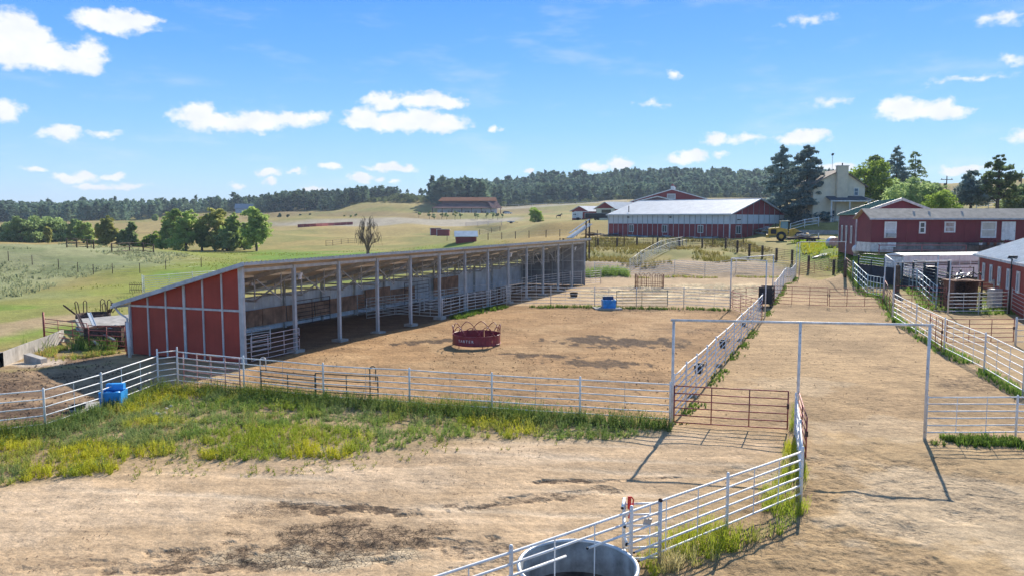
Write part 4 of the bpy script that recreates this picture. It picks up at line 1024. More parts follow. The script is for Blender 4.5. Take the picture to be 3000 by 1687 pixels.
# big round galvanised tank in the foreground, its far rim under the cut rails
def tank():
    B = G(1683, 1580, .66); R = 1.09; c = on((B.x - .03, B.y - R, 0)); hh = .66
    o = empty('stock_tank', c, 'round galvanised stock tank standing through the foreground fence', 'tank')
    M_T = mat('tank_zinc', (.36, .37, .36), .65, .1, .2, 2.5, streak=.5, spec=.2)
    prof = [(R - .05, 0)]
    for k in range(5): z = .05 + k * .115; prof += [(R - .03, z), (R - .005, z + .03), (R - .03, z + .06)]
    prof += [(R, hh - .02)]
    obj('wall', MB().lathe(prof + [(R - .02, hh), (R - .035, hh - .02), (R - .05, .1), (R - .06, .04)], c, 48), M_T, o, smooth=True)
    obj('rim', MB().tube([(c.x + R * math.sin(a), c.y + R * math.cos(a), c.z + hh) for a in np.linspace(0, 2 * math.pi, 56, endpoint=False)], .04, 8, closed=True), mat('tank_rim', (.58, .62, .65), .35, .45, .08, 3), o, smooth=True)
    obj('floor', MB().lathe([(.0, .05), (R * .5, .05), (R - .06, .05)], c, 40), mat('tank_mud', (.11, .085, .07), .5, 0, .4, 2.5, bump=.6, bscale=6), o)
    for k, (dx, dy, r) in enumerate(((-.35, -.55, .34), (.1, -.75, .22), (-.75, -.35, .2))):
        obj('scum_patch', MB().lathe([(.0, .075), (r * .7, .072), (r, .055)], c + Vector((dx, dy, 0)), 14, sx=1.2, sy=.7), mat('pale_scum', (.50, .53, .55), .6, 0, .3, 8), o)
tank()
# ---- left of the shed: concrete wall, ramp, scrap, old ring feeder
def left_side():
    a = on(G(-160, 1085)); b = on(G(0, 1075)); c = on(G(152, 1015)); d = on(G(180, 1000))
    w = empty('concrete_wall', b, 'low grey concrete retaining wall at the left frame edge', 'wall')
    th = Vector((0, .28, 0))
    for p, q in ((a, b), (b, on(G(75, 1043)))) + ((on(G(76, 1042.6)), c), (c, d)):
        obj('wall_section', MB().prism([p - UP * .2, q - UP * .2, q + UP * .70, p + UP * .70], th), M_CONC, w)
    k = on(G(70, 1060)); k2 = on(G(120, 1065))
    obj('buttress', MB().prism([k - UP * .1, k2 - UP * .1, k2 + UP * .22, k + UP * .42], Vector((.1, .35, 0))), M_CONC, w)
    # slab ramp behind the gates
    r = empty('concrete_ramp', on(G(250, 985)), 'tilted slab of old concrete behind the rust-red gates by the shed', 'slab')
    p = [at_depth(235, 960, 45.0), at_depth(400, 948, 46.5), at_depth(400, 918, 49.5), at_depth(220, 934, 48.0)]
    obj('slab', MB().prism([v - UP * .25 for v in p], (0, 0, .25)), M_CONC, r)
    obj('footing', MB().prism([Vector((v.x, v.y, tz(v.x, v.y) - .2)) for v in p], (0, 0, p[0].z - .1)), M_CONC, r)
    # old ring feeder with bent loops on the slab
    cc = on(G(274, 934)); R = 1.08
    f = empty('old_ring_feeder', cc, 'dark rusted ring feeder with bent loops standing behind the concrete ramp', 'feeder')
    obj('drum', MB().lathe([(R, 0), (R + .03, .22), (R, .42), (R - .03, .42), (R - .03, 0)], cc, 32), M_DARKRUST, f, smooth=True)
    for kk, (an, ln, out, wd) in enumerate(((4.3, .75, .9, .05), (4.75, .95, .15, .10), (5.3, .95, -.05, .12), (.1, 1.0, 0, .16), (.25, .65, -.1, .14), (.75, 1.0, .0, .13), (1.15, .5, .5, .12), (1.5, .85, .35, .06), (1.75, .8, .75, .06))):
        base = cc + Vector((R * math.sin(an), R * math.cos(an), .40)); rad = Vector((math.sin(an), math.cos(an), 0)); tg = Vector((1, 0, 0))
        ln *= .8; top = base + UP * ln + rad * out * .7
        if an > 4 and an < 4.5: top = base + UP * .6 + Vector((-.75, 0, 0))
        obj('loop', MB().tube([base - tg * wd, top - tg * wd, top + (top - base).normalized() * .1, top + tg * wd, base + tg * wd], .03, 6), M_DARKRUST, f, smooth=True)
    # scrap: channel beams leaning, rusted bin
    for lab, (x0, y0, D0), (x1, y1, D1), m, ww in (('leaning dark channel beam, left of two by the concrete ramp', (228, 922, 46), (252, 974, 41), M_DARKRUST, .13), ('leaning grey channel beam, right of two by the concrete ramp', (261, 916, 46.5), (282, 966, 41.5), M_STEEL, .18),
            ('thin pale pipe slanting behind the shed-side gate', (284, 968, 41.5), (336, 996, 39.5), M_PIPE, .06), ('upper pale pipe slanting from the shed corner over the scrap bin', (312, 957, 42), (366, 980, 41), M_PIPE, .05), ('short pale pipe poking from the weeds behind the gate', (272, 996, 40), (286, 1008, 39.4), M_PIPE, .06), ('pale pipe lying highest on the scrap by the shed corner', (336, 952, 42), (364, 962, 42), M_PIPE, .07)):
        A, B = at_depth(x0, y0, D0), at_depth(x1, y1, D1)
        if B.z < tz(B.x, B.y): B.z = tz(B.x, B.y)
        o = empty('scrap_beam', B, lab, 'beam'); obj('web', MB().bar(A, B, ww, .03), m, o); sd = (B - A).cross(UP).normalized() * ww / 2
        obj('flange', MB().bar(A + sd, B + sd, .03, .09), m, o); obj('flange', MB().bar(A - sd, B - sd, .03, .09), m, o)
    bb = on(G(318, 1012)); o = empty('scrap_bin', bb, 'rusted open steel bin among weeds behind the shed-side gate', 'bin')
    for dx, dy, sx, sy in ((-1.0, .1, .04, 1.3), (1.0, .1, .04, 1.3), (0, -.55, 2.0, .04), (0, .75, 2.0, .04)):
        obj('side', MB().box(bb + Vector((dx, dy, .55)), sx, sy, 1.05), M_DARKRUST, o)
    obj('rim_bar', MB().bar(bb + Vector((-1.0, -.58, 1.1)), bb + Vector((1.0, -.58, 1.22)), .06, .06), M_RUST, o)
    # white pole and posts leaning on the wall
    A, B = G(381, 1046), at_depth(373, 944, 37.6)
    o = empty('leaning_pole', A, 'white plastic pipe leaning on the red shed wall corner', 'pole')
    obj('pipe', MB().tube([A, B], .085, 10), M_WHITE, o, smooth=True); obj('pipe_cap', MB().tube([B, B + (B - A).normalized() * .03], .09, 10), M_WHITE2, o)
    o = empty('gate_post', on(G(131, 1002)), 'tall rust-red gate post at the end of the concrete wall', 'post'); q = on(G(131, 1002)); obj('shaft', MB().tube([q - UP * .2, q + UP * 1.72], .055, 8), M_BROWN, o, smooth=True); obj('cap', MB().sphere(q + UP * 1.72, .056, .056, .03), M_BROWN, o)
    o = empty('gate_post', on(G(373, 1040)), 'rust-red gate post beside the leaning white pipe', 'post'); q = on(G(373, 1038)); obj('shaft', MB().tube([q - UP * .2, q + UP * 1.75], .05, 8), M_BROWN, o, smooth=True); obj('cap', MB().sphere(q + UP * 1.75, .05, .05, .03), M_BROWN, o)
    # harrow stood in the pasture
    q0, q1 = T(380, 856), T(420, 856)
    o = empty('spike_harrow', q0, 'dark spiked harrow standing in the pasture by the white panel', 'harrow')
    for z in (.25, .7): obj('bar', MB().bar(q0 + UP * z, q1 + UP * z, .05, .05), M_DARKRUST, o)
    for k in range(9):
        p_ = q0 + (q1 - q0) * (k / 8); obj('tine', MB().tube([p_ + Vector((0, -.1, .0)), p_ + Vector((.05, 0, .35)), p_ + Vector((-.05, .05, .75)), p_ + Vector((.06, .1, .95))], .02, 5), M_DARKRUST, o)
left_side()
# pale stones edging the weeds at left
def stones():
    for k, (px, py, r) in enumerate(((452, 1228, .16), (460, 1212, .20), (470, 1222, .13), (487, 1196, .15), (500, 1188, .13), (480, 1205, .12), (472, 1233, .10))):
        r *= .62; p = on(G(px, py)); m = MB().sphere(p + UP * r * .35, r * 1.2, r, r * .75, 9, 6)
        m.v = [(x + random.uniform(-.025, .025), y + random.uniform(-.025, .025), z + random.uniform(-.02, .02)) for x, y, z in m.v]
        o = obj('stone', m, mat('pale_stone', (.55, .50, .44), .9, 0, .15, 5, bump=.3), smooth=True)
        tag(o, ['pale stone at the lower end of the row in the left weeds', 'largest pale stone of the row in the left weeds', 'third pale stone from the lower end of the row in the weeds', 'pale stone near the upper end of the row in the weeds', 'uppermost pale stone of the row in the left weeds', 'middle pale stone of the row in the left weeds', 'lowest small pale stone of the row in the left weeds'][k], 'stone', 'pale stones in the weeds')
stones()

# ---- right of the lane: chute, trailer, bale stand, lamp
def right_side():
    # sweep tub wall and chute of dark navy steel
    a, b = on(G(2512, 848)), on(G(2628, 858))
    o = empty('sweep_tub', a, 'dark navy solid-sided cattle sweep tub under a curved top rail', 'cattle chute')
    d = (b - a).normalized(); n = Vector((-d.y, d.x, 0)); L = (b - a).length
    for k in range(3):
        p = a + d * (L * k / 3); q = a + d * (L * (k + 1) / 3 - .06)
        obj('side_sheet', MB().prism([p + UP * .1, q + UP * .1, q + UP * 1.75, p + UP * 1.75], n * .05), M_NAVY, o)
    for k in range(4):
        p = a + d * (L * k / 3 - .03) + n * .02; obj('upright', MB().box(p + UP * 1.3, .1, .1, 2.6 if k in (0, 2) else 2.0, d, n, UP), M_NAVY, o)
    arc = [a + UP * 1.6 - d * .0] + [a + UP * 2.3 + d * .05] + [a + d * (.1 + .5 * (1 - math.cos(t))) + UP * (2.3 + .45 * math.sin(t)) for t in np.linspace(.3, 1.57, 5)] + [a + d * (L + .3) + UP * 2.9]
    obj('top_rail', MB().tube(arc, .04, 8), M_NAVY, o, smooth=True)
    for z in (1.95, 2.2, 2.45): obj('side_rail', MB().tube([a + UP * z, b + UP * z], .03, 6), M_WHITE2, o)
    # raceway
    a, b = on(G(2640, 866)), on(G(2775, 890)); d = (b - a).normalized(); n = Vector((-d.y, d.x, 0)); L = (b - a).length
    o = empty('cattle_raceway', a, 'dark teal steel cattle raceway of many rails in front of the white trailer', 'cattle chute')
    M_RT = mat('dark_teal_steel', (.03, .06, .075), .45, .2, .2, 3)
    for s, m_ in ((0, M_RT), (1.0, M_RT)):
        off = n * s
        for k in range(8):
            z = .35 + .27 * k; obj('rail', MB().tube([a + off + UP * z, b + off + UP * (z - .1)], .035, 6), m_, o)
        for k in range(5):
            p = a + off + d * (L * k / 4); obj('upright', MB().box(p + UP * 1.2, .13, .10, 2.5 + (.5 if k in (1, 2) else 0), d, n, UP), m_, o)
    for k in (1, 2):
        p = a + d * (L * k / 4); obj('yoke', MB().bar(p + UP * 2.65, p + n * 1.0 + UP * 2.65, .1, .12), M_RT, o)
    obj('head_gate', MB().box(a + d * (L * .50) + n * .5 + UP * 1.35, .5, .7, 2.0, d, n, UP), M_NAVY, o)
    obj('side_sheet', MB().prism([a + n * .1 + UP * .1, b + n * .1 + UP * .1, b + n * .1 + UP * 1.15, a + n * .1 + UP * 1.25], n * .04), M_NAVY, o)
    obj('operator_post', MB().box(b + UP * 1.6, .18, .18, 3.1, d, n, UP), M_NAVY, o)
    # dark upright slab (wooden post cluster) left of raceway
    p = on(G(2624, 880)); o = empty('rail_tie_post', p, 'thick dark railway-tie post between the sweep tub and the raceway', 'post'); obj('shaft', MB().box(p + UP * 1.1, .45, .3, 2.3), M_WOOD, o); obj('top_bevel', MB().prism([p + Vector((-.22, -.15, 2.25)), p + Vector((.22, -.15, 2.25)), p + Vector((.15, -.15, 2.36)), p + Vector((-.18, -.15, 2.34))], (0, .3, 0)), M_WOOD, o)
    # stock trailer
    A = at_depth(2648, 780, 71.0); B = at_depth(2905, 775, 73.5); zg = min(tz(A.x, A.y), tz(B.x, B.y)) + .05
    A.z = B.z = zg; d = (B - A).normalized(); n = Vector((-d.y, d.x, 0)); L = (B - A).length
    if n.y < 0: n = -n
    o = empty('stock_trailer', A, 'long white slatted livestock trailer parked below the red mobile home', 'trailer')
    M_TR = mat('trailer_white', (.86, .84, .83), .4, .1, .06, 1.5, streak=.3)
    zt = top_h(2648, 750, (A.x, A.y, zg)); wd = 2.3
    def Q(x, y, z): return A + d * x + n * y + UP * z
    obj('lower_side', MB().box(Q(L / 2, .03, (.75 + zt - .95) / 2), L, .06, zt - .95 - .75, d, n, UP), M_TR, o)
    obj('upper_side', MB().box(Q(L / 2, .03, zt - .28), L, .06, .56, d, n, UP), M_TR, o)
    for k in range(2): obj('slat', MB().box(Q(L / 2, .03, zt - .62 - .17 * k), L, .05, .07, d, n, UP), M_TR, o)
    for k in range(9): obj('rib', MB().box(Q(L * k / 8, -.01, (zt + .75) / 2 - .1), .08, .05, zt - .75, d, n, UP), M_TR, o)
    obj('far_side', MB().box(Q(L / 2, wd, (.75 + zt) / 2), L, .06, zt - .75, d, n, UP), M_TR, o)
    obj('nose', MB().box(Q(0, wd / 2, (.75 + zt) / 2), .06, wd, zt - .75, d, n, UP), M_WHITE2, o)
    obj('tail', MB().box(Q(L, wd / 2, (.75 + zt) / 2), .06, wd, zt - .75, d, n, UP), M_TR, o)
    m = MB()
    for x in (-.12, L + .1):
        for t in np.linspace(0, 1, 7): m.v.append(tuple(Q(x, -.06 + (wd + .12) * t, zt + .22 * math.sin(math.pi * t))))
    for k in range(6): m.f.append((k, k + 1, 8 + k, 7 + k))
    m.f.append(tuple(range(6, -1, -1))); m.f.append(tuple(range(7, 14)))
    obj('roof', m, M_WHITE, o)
    obj('floor', MB().box(Q(L / 2, wd / 2, .68), L, wd, .14, d, n, UP), M_DARKRUST, o)
    for x in (L * .55, L * .68):
        for y in (.0, wd): obj('wheel', MB().lathe([(.05, -.12), (.33, -.12), (.38, -.06), (.38, .06), (.33, .12), (.05, .12)], Q(x, y, .38), 20, ax=n), M_BLACK, o, smooth=True)
    for x in (L * .25, L * .5, L * .75, L * .9): obj('marker_lamp', MB().box(Q(x, -.02, zt - 1.15), .14, .03, .06, d, n, UP), mat('amber', (.15, .05, .02), .4), o)
    # rusty bale stand with hose and bars on top
    c = on(G(2815, 905)); o = empty('bale_stand', c, 'rusty brown steel bin on legs carrying a black tangle of hose', 'bin')
    for sx in (-1, 1): obj('side', MB().prism([c + Vector((sx * .80 - .03, -.6, .2)), c + Vector((sx * .80 + .03, -.6, .2)), c + Vector((sx * .88 + .03, -.6, 2.2)), c + Vector((sx * .88 - .03, -.6, 2.2))], (0, 1.6, 0)), M_RUST, o)
    obj('back', MB().box(c + Vector((0, 1.0, 1.2)), 1.7, .05, 2.0), M_DARKRUST, o)
    obj('floor', MB().box(c + Vector((0, .2, .25)), 1.6, 1.6, .08), M_DARKRUST, o)
    obj('front_lip', MB().box(c + Vector((0, -.62, .42)), 1.6, .05, .5), M_RUST, o)
    obj('tray', MB().box(c + Vector((.1, .2, 2.26)), 2.3, 1.8, .08), M_RUST, o)
    for sx in (-.95, 1.1):
        for sy in (-.7, 1.1): obj('leg', MB().box(c + Vector((sx, sy, 1.1)), .1, .1, 2.2), M_DARKRUST, o)
    for sx in (-.2, 1.5): obj('stake', MB().box(c + Vector((sx, 1.1, 2.75)), .05, .05, 1.0), M_DARKRUST, o)
    obj('stake_rail', MB().box(c + Vector((.65, 1.1, 3.2)), 1.75, .05, .05), M_DARKRUST, o)
    hz = empty('hose_tangle', c + UP * 2.3, 'tangle of black hose and pale pipes heaped on the rusty bin', 'hose')
    for k in range(5):
        cc = c + Vector((random.uniform(-.7, 1.1), random.uniform(-.3, .6), 2.36 + .09 * k)); r = random.uniform(.35, .55)
        obj('coil', MB().tube([cc + Vector((r * math.cos(t), r * .8 * math.sin(t), random.uniform(0, .25))) for t in np.linspace(0, 6.28, 14, endpoint=False)], .045, 6, closed=True), M_BLACK if k % 3 else M_PIPE, hz, smooth=True)
    for k in range(5):
        cc = c + Vector((random.uniform(-.9, .6), random.uniform(-.5, .5), 2.4)); obj('loose_pipe', MB().tube([cc, cc + Vector((random.uniform(.5, 1.1), random.uniform(-.4, .4), random.uniform(.1, .5)))], .04, 6), (M_PIPE, M_BLACK)[k % 2], hz)
    # drums and boxes by the red shed
    for lab, px, py, r, h, m in (('blue plastic barrel standing by the red shed wall', 2941, 878, .34, 1.0, M_BLUE),):
        p = on(G(px, py)); p.z = tz(p.x, p.y); o = empty('barrel', p, lab, 'barrel')
        obj('body', MB().lathe([(.01, 0), (r * .92, 0), (r, .08), (r, h * .32), (r * 1.03, h * .34), (r, h * .36), (r, h * .64), (r * 1.03, h * .66), (r, h * .68), (r, h - .06), (r * .93, h), (.01, h)], p, 20), mat('dark_blue_drum', (.012, .07, .35), .4, 0, .12, 4), o, smooth=True)
        obj('lid', MB().lathe([(.01, h + .015), (r * .85, h + .015), (r * .88, h + .0)], p, 20), M_NAVY, o)
    p = on(G(2912, 905)); o = empty('white_box', p, 'white appliance box standing behind the pipe panels by the red shed', 'box')
    obj('cabinet', MB().box(p + UP * .75, .75, .7, 1.4), M_WHITE, o); obj('base', MB().box(p + UP * .04, .8, .75, .08), M_STEEL, o)
    # lamp post
    p = on(G(2955, 924)); o = empty('yard_lamp', p, 'black yard lamp post with twin floodlight heads beside the red shed', 'lamp')
    h = top_h(2960, 752, p)
    obj('pole', MB().tube([p - UP * .2, p + UP * h], [.07, .05], 10), M_BLACK, o, smooth=True)
    for s in (-.16, .17):
        hd = obj('lamp_head', MB().box(p + Vector((s, -.05, h - .05)), .24, .18, .22, az=(.2, -.4, 1)), M_BLACK, o); obj('lens', MB().box(p + Vector((s, -.19, h - .1)), .18, .02, .15, az=(.2, -.4, 1)), M_GLASS, hd)
    obj('cross_arm', MB().bar(p + Vector((-.2, 0, h - .12)), p + Vector((.22, 0, h - .12)), .05, .05), M_BLACK, o)
    # planks on the ground
    for k, (px, py, px2, py2) in enumerate(((2735, 912, 2800, 914), (2800, 910, 2890, 913))):
        a, b = on(G(px, py)), on(G(px2, py2)); o = obj('plank', MB().bar(a + UP * .06, b + UP * .06, .22, .06), mat('grey_plank', (.22, .19, .20), .85, 0, .25, 5)); tag(o, ['grey plank lying under the chute-side pipe panels, left piece', 'grey plank lying in front of the rusty bin, right piece'][k], 'plank')
    # propane tank and rails on the bank
    c = at_depth(2515, 757, 86.0); zt_ = tz(c.x, c.y); c.z = zt_ + .75
    o = empty('propane_tank', Vector((c.x, c.y, zt_)), 'white horizontal propane tank with rusty cap on the grassy bank', 'tank')
    ax = Vector((.93, -.12, 0)).normalized(); ax = Vector((.75, .66, 0)).normalized()
    prof = [(.01, -1.0), (.25, -.96), (.42, -.85), (.50, -.68), (.50, 1.9), (.42, 2.05), (.25, 2.15), (.01, 2.2)]
    obj('shell', MB().lathe(prof, c, 20, ax=ax), M_WHITE, o, smooth=True)
    obj('dome', MB().lathe([(.22, .0), (.22, .14), (.15, .2), (.01, .2)], c - ax * .3 + UP * .47, 12), M_RUST, o)
    for s in (-.5, 1.4): obj('saddle', MB().box(c + ax * s - UP * .58, .12, .7, .42, ax, ax.cross(UP), UP), M_CONC, o)
    pts = [T(2455, 716), T(2500, 722), T(2570, 736)]
    P_ = [Vector((p.x, p.y, tz(p.x, p.y))) for p in pts] + [on(at_depth(2575, 735, 78.5)), on(at_depth(2700, 735, 78.5)), on(at_depth(2830, 735, 78.5))]
    fence('faded red handrail along the bank in front of the mobile home', P_, .95, 2, 0, m=mat('faded_red_rail', (.42, .15, .14), .5, 0, .15, 3), stay=0, rr=.045, pr=.05, low=.45, tops=.0)
    # conduit, boards and flatbed on the grass beyond the lane
    a, b = T(2382, 758), T(2480, 735); o = empty('white_plank', a, 'long white plank lying on the grass beyond the far lane frame', 'plank')
    obj('board', MB().bar(a + UP * .12, b + UP * .25, .38, .08), M_WHITE, o); obj('cleat', MB().bar(a * .3 + b * .7 + UP * .08, a * .3 + b * .7 + UP * .02 + Vector((.2, .6, 0)), .1, .1), M_WHITE2, o)
    a, b = T(2350, 747), T(2480, 732); o = empty('dark_pole', a, 'thin dark pole lying on the grass behind the white plank', 'pole'); obj('shaft', MB().tube([a + UP * .1, b + UP * .15], .07, 6), M_DARKRUST, o); obj('end_cap', MB().tube([b + UP * .15, b + UP * .15 + (b - a).normalized() * .05], .08, 6), M_RUST, o)
    p = T(2408, 752); o = empty('white_scrap', p, 'small heap of white metal scrap on the bright grass', 'scrap')
    for k in range(6): obj('strip', MB().bar(p + Vector((random.uniform(-.9, .5), random.uniform(-.3, .3), .1 + .05 * k)), p + Vector((random.uniform(0, 1.1), random.uniform(-.4, .4), .12 + .07 * k)), .16, .04), M_WHITE, o)
    p = T(2455, 712); o = empty('white_sheets', p, 'stack of white roofing sheets sloping beside the red green-roofed shed', 'stack')
    for k in range(4):
        q = T(2428, 712) + UP * (.25 + .06 * k); r_ = T(2456, 724) + UP * (.15 + .06 * k); obj('sheet', MB().bar(q, r_, .9 - .1 * k, .03, (.2, .1, 1)), M_WHITE, o)
right_side()
def flatbed():
    a, b = T(2306, 716), T(2412, 713); d = (b - a); d.z = 0; L = d.length; d.normalize(); n = Vector((-d.y, d.x, 0)); z = max(a.z, b.z)
    o = empty('flatbed_trailer', a, 'flatbed trailer loaded with white sheeting on the grass below the loader', 'trailer')
    def Q(x, y, h): return Vector((a.x, a.y, z)) + d * x + n * y + UP * h
    obj('deck', MB().box(Q(L * .45, 1, .72), L * .9, 2.1, .14, d, n, UP), M_DARKRUST, o)
    for x in (.1, L * .85): obj('side_rail', MB().box(Q(L * .45, .0 if x < 1 else 2.0, .60), L * .9, .08, .16, d, n, UP), M_DARKRUST, o)
    for x in (L * .60, L * .73): obj('wheel', MB().lathe([(.05, -.12), (.30, -.12), (.36, -.05), (.36, .05), (.30, .12), (.05, .12)], Q(x, -.05, .36), 18, ax=n), M_BLACK, o, smooth=True)
    obj('drawbar', MB().bar(Q(L * .9, 1, .6), Q(L * 1.08, 1, .55), .1, .12), M_WHITE2, o); obj('jack', MB().box(Q(L * .86, .4, .95), .16, .16, 1.1, d, n, UP), M_WHITE, o)
    ld = empty('sheet_load', Q(0, 1, .8), 'crumpled white sheets and battens heaped on the flatbed', 'load')
    for k in range(9):
        x = random.uniform(.2, L * .6); obj('sheet', MB().bar(Q(x, random.uniform(.2, .8), .85 + .05 * k), Q(x + random.uniform(.8, 1.8), random.uniform(1, 1.9), .9 + .06 * k), random.uniform(.3, .7), .04, (random.uniform(-.3, .3), .2, 1)), M_WHITE if k % 4 else M_PIPE, ld)
flatbed()
def loader():
    c = T(2290, 707); d = Vector((.94, -.33, 0)).normalized(); n = Vector((-d.y, d.x, 0))
    o = empty('wheel_loader', c, 'yellow articulated wheel loader parked beside the white-roofed barn', 'loader')
    M_Y = mat('loader_yellow', (.82, .47, .06), .5, 0, .12, 2, streak=.3); M_YR = mat('loader_cream', (.70, .60, .38), .5, 0, .08, 2)
    def Q(x, y, z): return c + d * x + n * y + UP * z
    R = .78
    for x in (-.1, 2.7):
        for y in (-1.05, 1.05):
            w = obj('wheel', MB().lathe([(.25, -.28), (.62, -.28), (R, -.2), (R, .2), (.62, .28), (.25, .28)], Q(x, y, R), 24, ax=n), M_BLACK, o, smooth=True)
            obj('rim', MB().lathe([(.01, -.30 if y < 0 else .30), (.36, -.30 if y < 0 else .30), (.38, -.2 if y < 0 else .2)], Q(x, y, R), 18, ax=n), M_Y, w)
    rb = obj('engine_body', MB().prism([Q(-2.1, -.85, .9), Q(.9, -.85, .9), Q(.9, -.85, 1.9), Q(-.5, -.85, 2.25), Q(-2.1, -.85, 2.1)], n * 1.7), M_Y, o)
    b = rb.modifiers.new('round', 'BEVEL'); b.width = .06; b.segments = 2
    obj('grille', MB().box(Q(-2.12, 0, 1.55), .05, 1.1, .9, d, n, UP), M_BLACK, rb)
    obj('grille', MB().box(Q(-1.3, -.87, 1.55), .85, .05, .75, d, n, UP), M_BLACK, rb)
    obj('rear_bumper', MB().box(Q(-2.2, 0, .85), .5, 1.9, .45, d, n, UP), M_Y, o)
    obj('exhaust', MB().tube([Q(-1.0, .3, 2.1), Q(-1.0, .3, 2.9)], .06, 8), M_BLACK, o)
    obj('cab_glass', MB().prism([Q(-.35, -.68, 2.0), Q(1.0, -.68, 2.0), Q(.9, -.64, 3.2), Q(-.3, -.64, 3.2)], n * 1.32), mat('cab_glass', (.10, .22, .24), .1, 0, .1, 1, spec=.8), o)
    obj('cab_roof', MB().box(Q(.3, 0, 3.28), 1.6, 1.6, .16, d, n, UP), M_YR, o)
    for x in (-.35, 1.0):
        for y in (-.70, .70): obj('cab_pillar', MB().bar(Q(x, y, 1.95), Q(x * .92, y * .95, 3.22), .1, .1), M_BLACK if x > 0 else M_Y, o)
    obj('front_frame', MB().prism([Q(1.0, -.55, .7), Q(2.9, -.55, .7), Q(2.9, -.55, 1.5), Q(2.0, -.55, 2.1), Q(1.1, -.55, 1.9)], n * 1.1), M_Y, o)
    for y in (-.6, .6): obj('lift_arm', MB().bar(Q(1.7, y, 1.95), Q(3.9, y, .75), .16, .34), M_Y, o)
    bk = obj('bucket', MB().prism([Q(3.7, -1.4, .15), Q(4.9, -1.4, .12), Q(4.8, -1.4, .2), Q(3.95, -1.4, .35), Q(3.85, -1.4, 1.1), Q(4.1, -1.4, 1.3), Q(3.75, -1.4, 1.35), Q(3.6, -1.4, .6)], n * 2.8), M_Y, o)
loader()

# ------------------------------------------------------------------ buildings beyond the pens
M_WPANEL = mat('white_wall_sheet', (.66, .68, .68), .5, 0, .05, 1, streak=.15)
M_BATT = mat('dark_batten', (.20, .20, .21), .5, .2, .1, 2)
M_TANROOF = mat('tan_shingle', (.50, .42, .325), .95, 0, .12, 1.5, bump=.3)
M_GREENROOF = mat('green_roof_sheet', (.075, .17, .135), .9, 0, .1, 1, spec=.08)
M_CREAM = mat('cream_siding', (.78, .70, .53), .7, 0, .05, 1)
def sheet_roof(name, m, parent, p00, p10, p11, p01, ribs=0, th=.06):
    """A roof plane (eave p00-p10, ridge p01-p11) with standing seams pressed into the sheet."""
    p00, p10, p11, p01 = map(Vector, (p00, p10, p11, p01)); nrm = (p10 - p00).cross(p01 - p00).normalized()
    if nrm.z < 0: nrm = -nrm
    k = MB()
    if ribs:
        ts = []
        for i in range(ribs): ts += [(i / ribs, 0), ((i + .82) / ribs, 0), ((i + .88) / ribs, 1), ((i + .96) / ribs, 1)]
        ts.append((1, 0)); n = len(ts)
        for a, b in ((p00, p10), (p01, p11)):
            for t, u in ts: k.v.append(tuple(a + (b - a) * t + nrm * (th + .045 * u)))
        for j in range(n - 1): k.f.append((j, j + 1, n + j + 1, n + j))
        o_ = len(k.v); k.v += [tuple(p) for p in (p00, p10, p11, p01)]; k.f.append((o_, o_ + 3, o_ + 2, o_ + 1))
        k.f += [(o_, o_ + 1, n - 1, 0), (o_ + 3, n, 2 * n - 1, o_ + 2), (o_, 0, n, o_ + 3), (o_ + 1, o_ + 2, 2 * n - 1, n - 1)]
    else: k.prism([p00, p10, p11, p01], nrm * th)
    return obj(name, k, m, parent)
def window(parent, c, ax, nrm, w, h, mull=1, fm=None, gm=None, sash=False, fr=.09):
    ax = Vector(ax).normalized(); nrm = Vector(nrm).normalized(); c = Vector(c); fm = fm or M_WHITE
    f = MB()
    for s in (-1, 1): f.box(c + ax * s * (w / 2 - fr / 2) + nrm * .05, fr, .1, h, ax, nrm, UP)
    wn_ = obj('window', MB().box(c + nrm * .012, w - .02, .02, h - .02, ax, nrm, UP), gm or M_GLASS, parent)
    for s in (-1, 1):
        obj('frame_stile', MB().box(c + ax * s * (w / 2 - fr / 2) + nrm * .035, fr, .07, h, ax, nrm, UP), fm, wn_)
        obj('frame_rail', MB().box(c + UP * s * (h / 2 - fr / 2) + nrm * .036, w - fr * 2, .07, fr, ax, nrm, UP), fm, wn_)
    if mull: obj('mullion', MB().box(c + nrm * .034, fr * .7, .06, h - fr * 2, ax, nrm, UP), fm, wn_)
    if sash: obj('sash_bar', MB().box(c + nrm * .033, w - fr * 2, .06, fr * .7, ax, nrm, UP), fm, wn_)
    return wn_
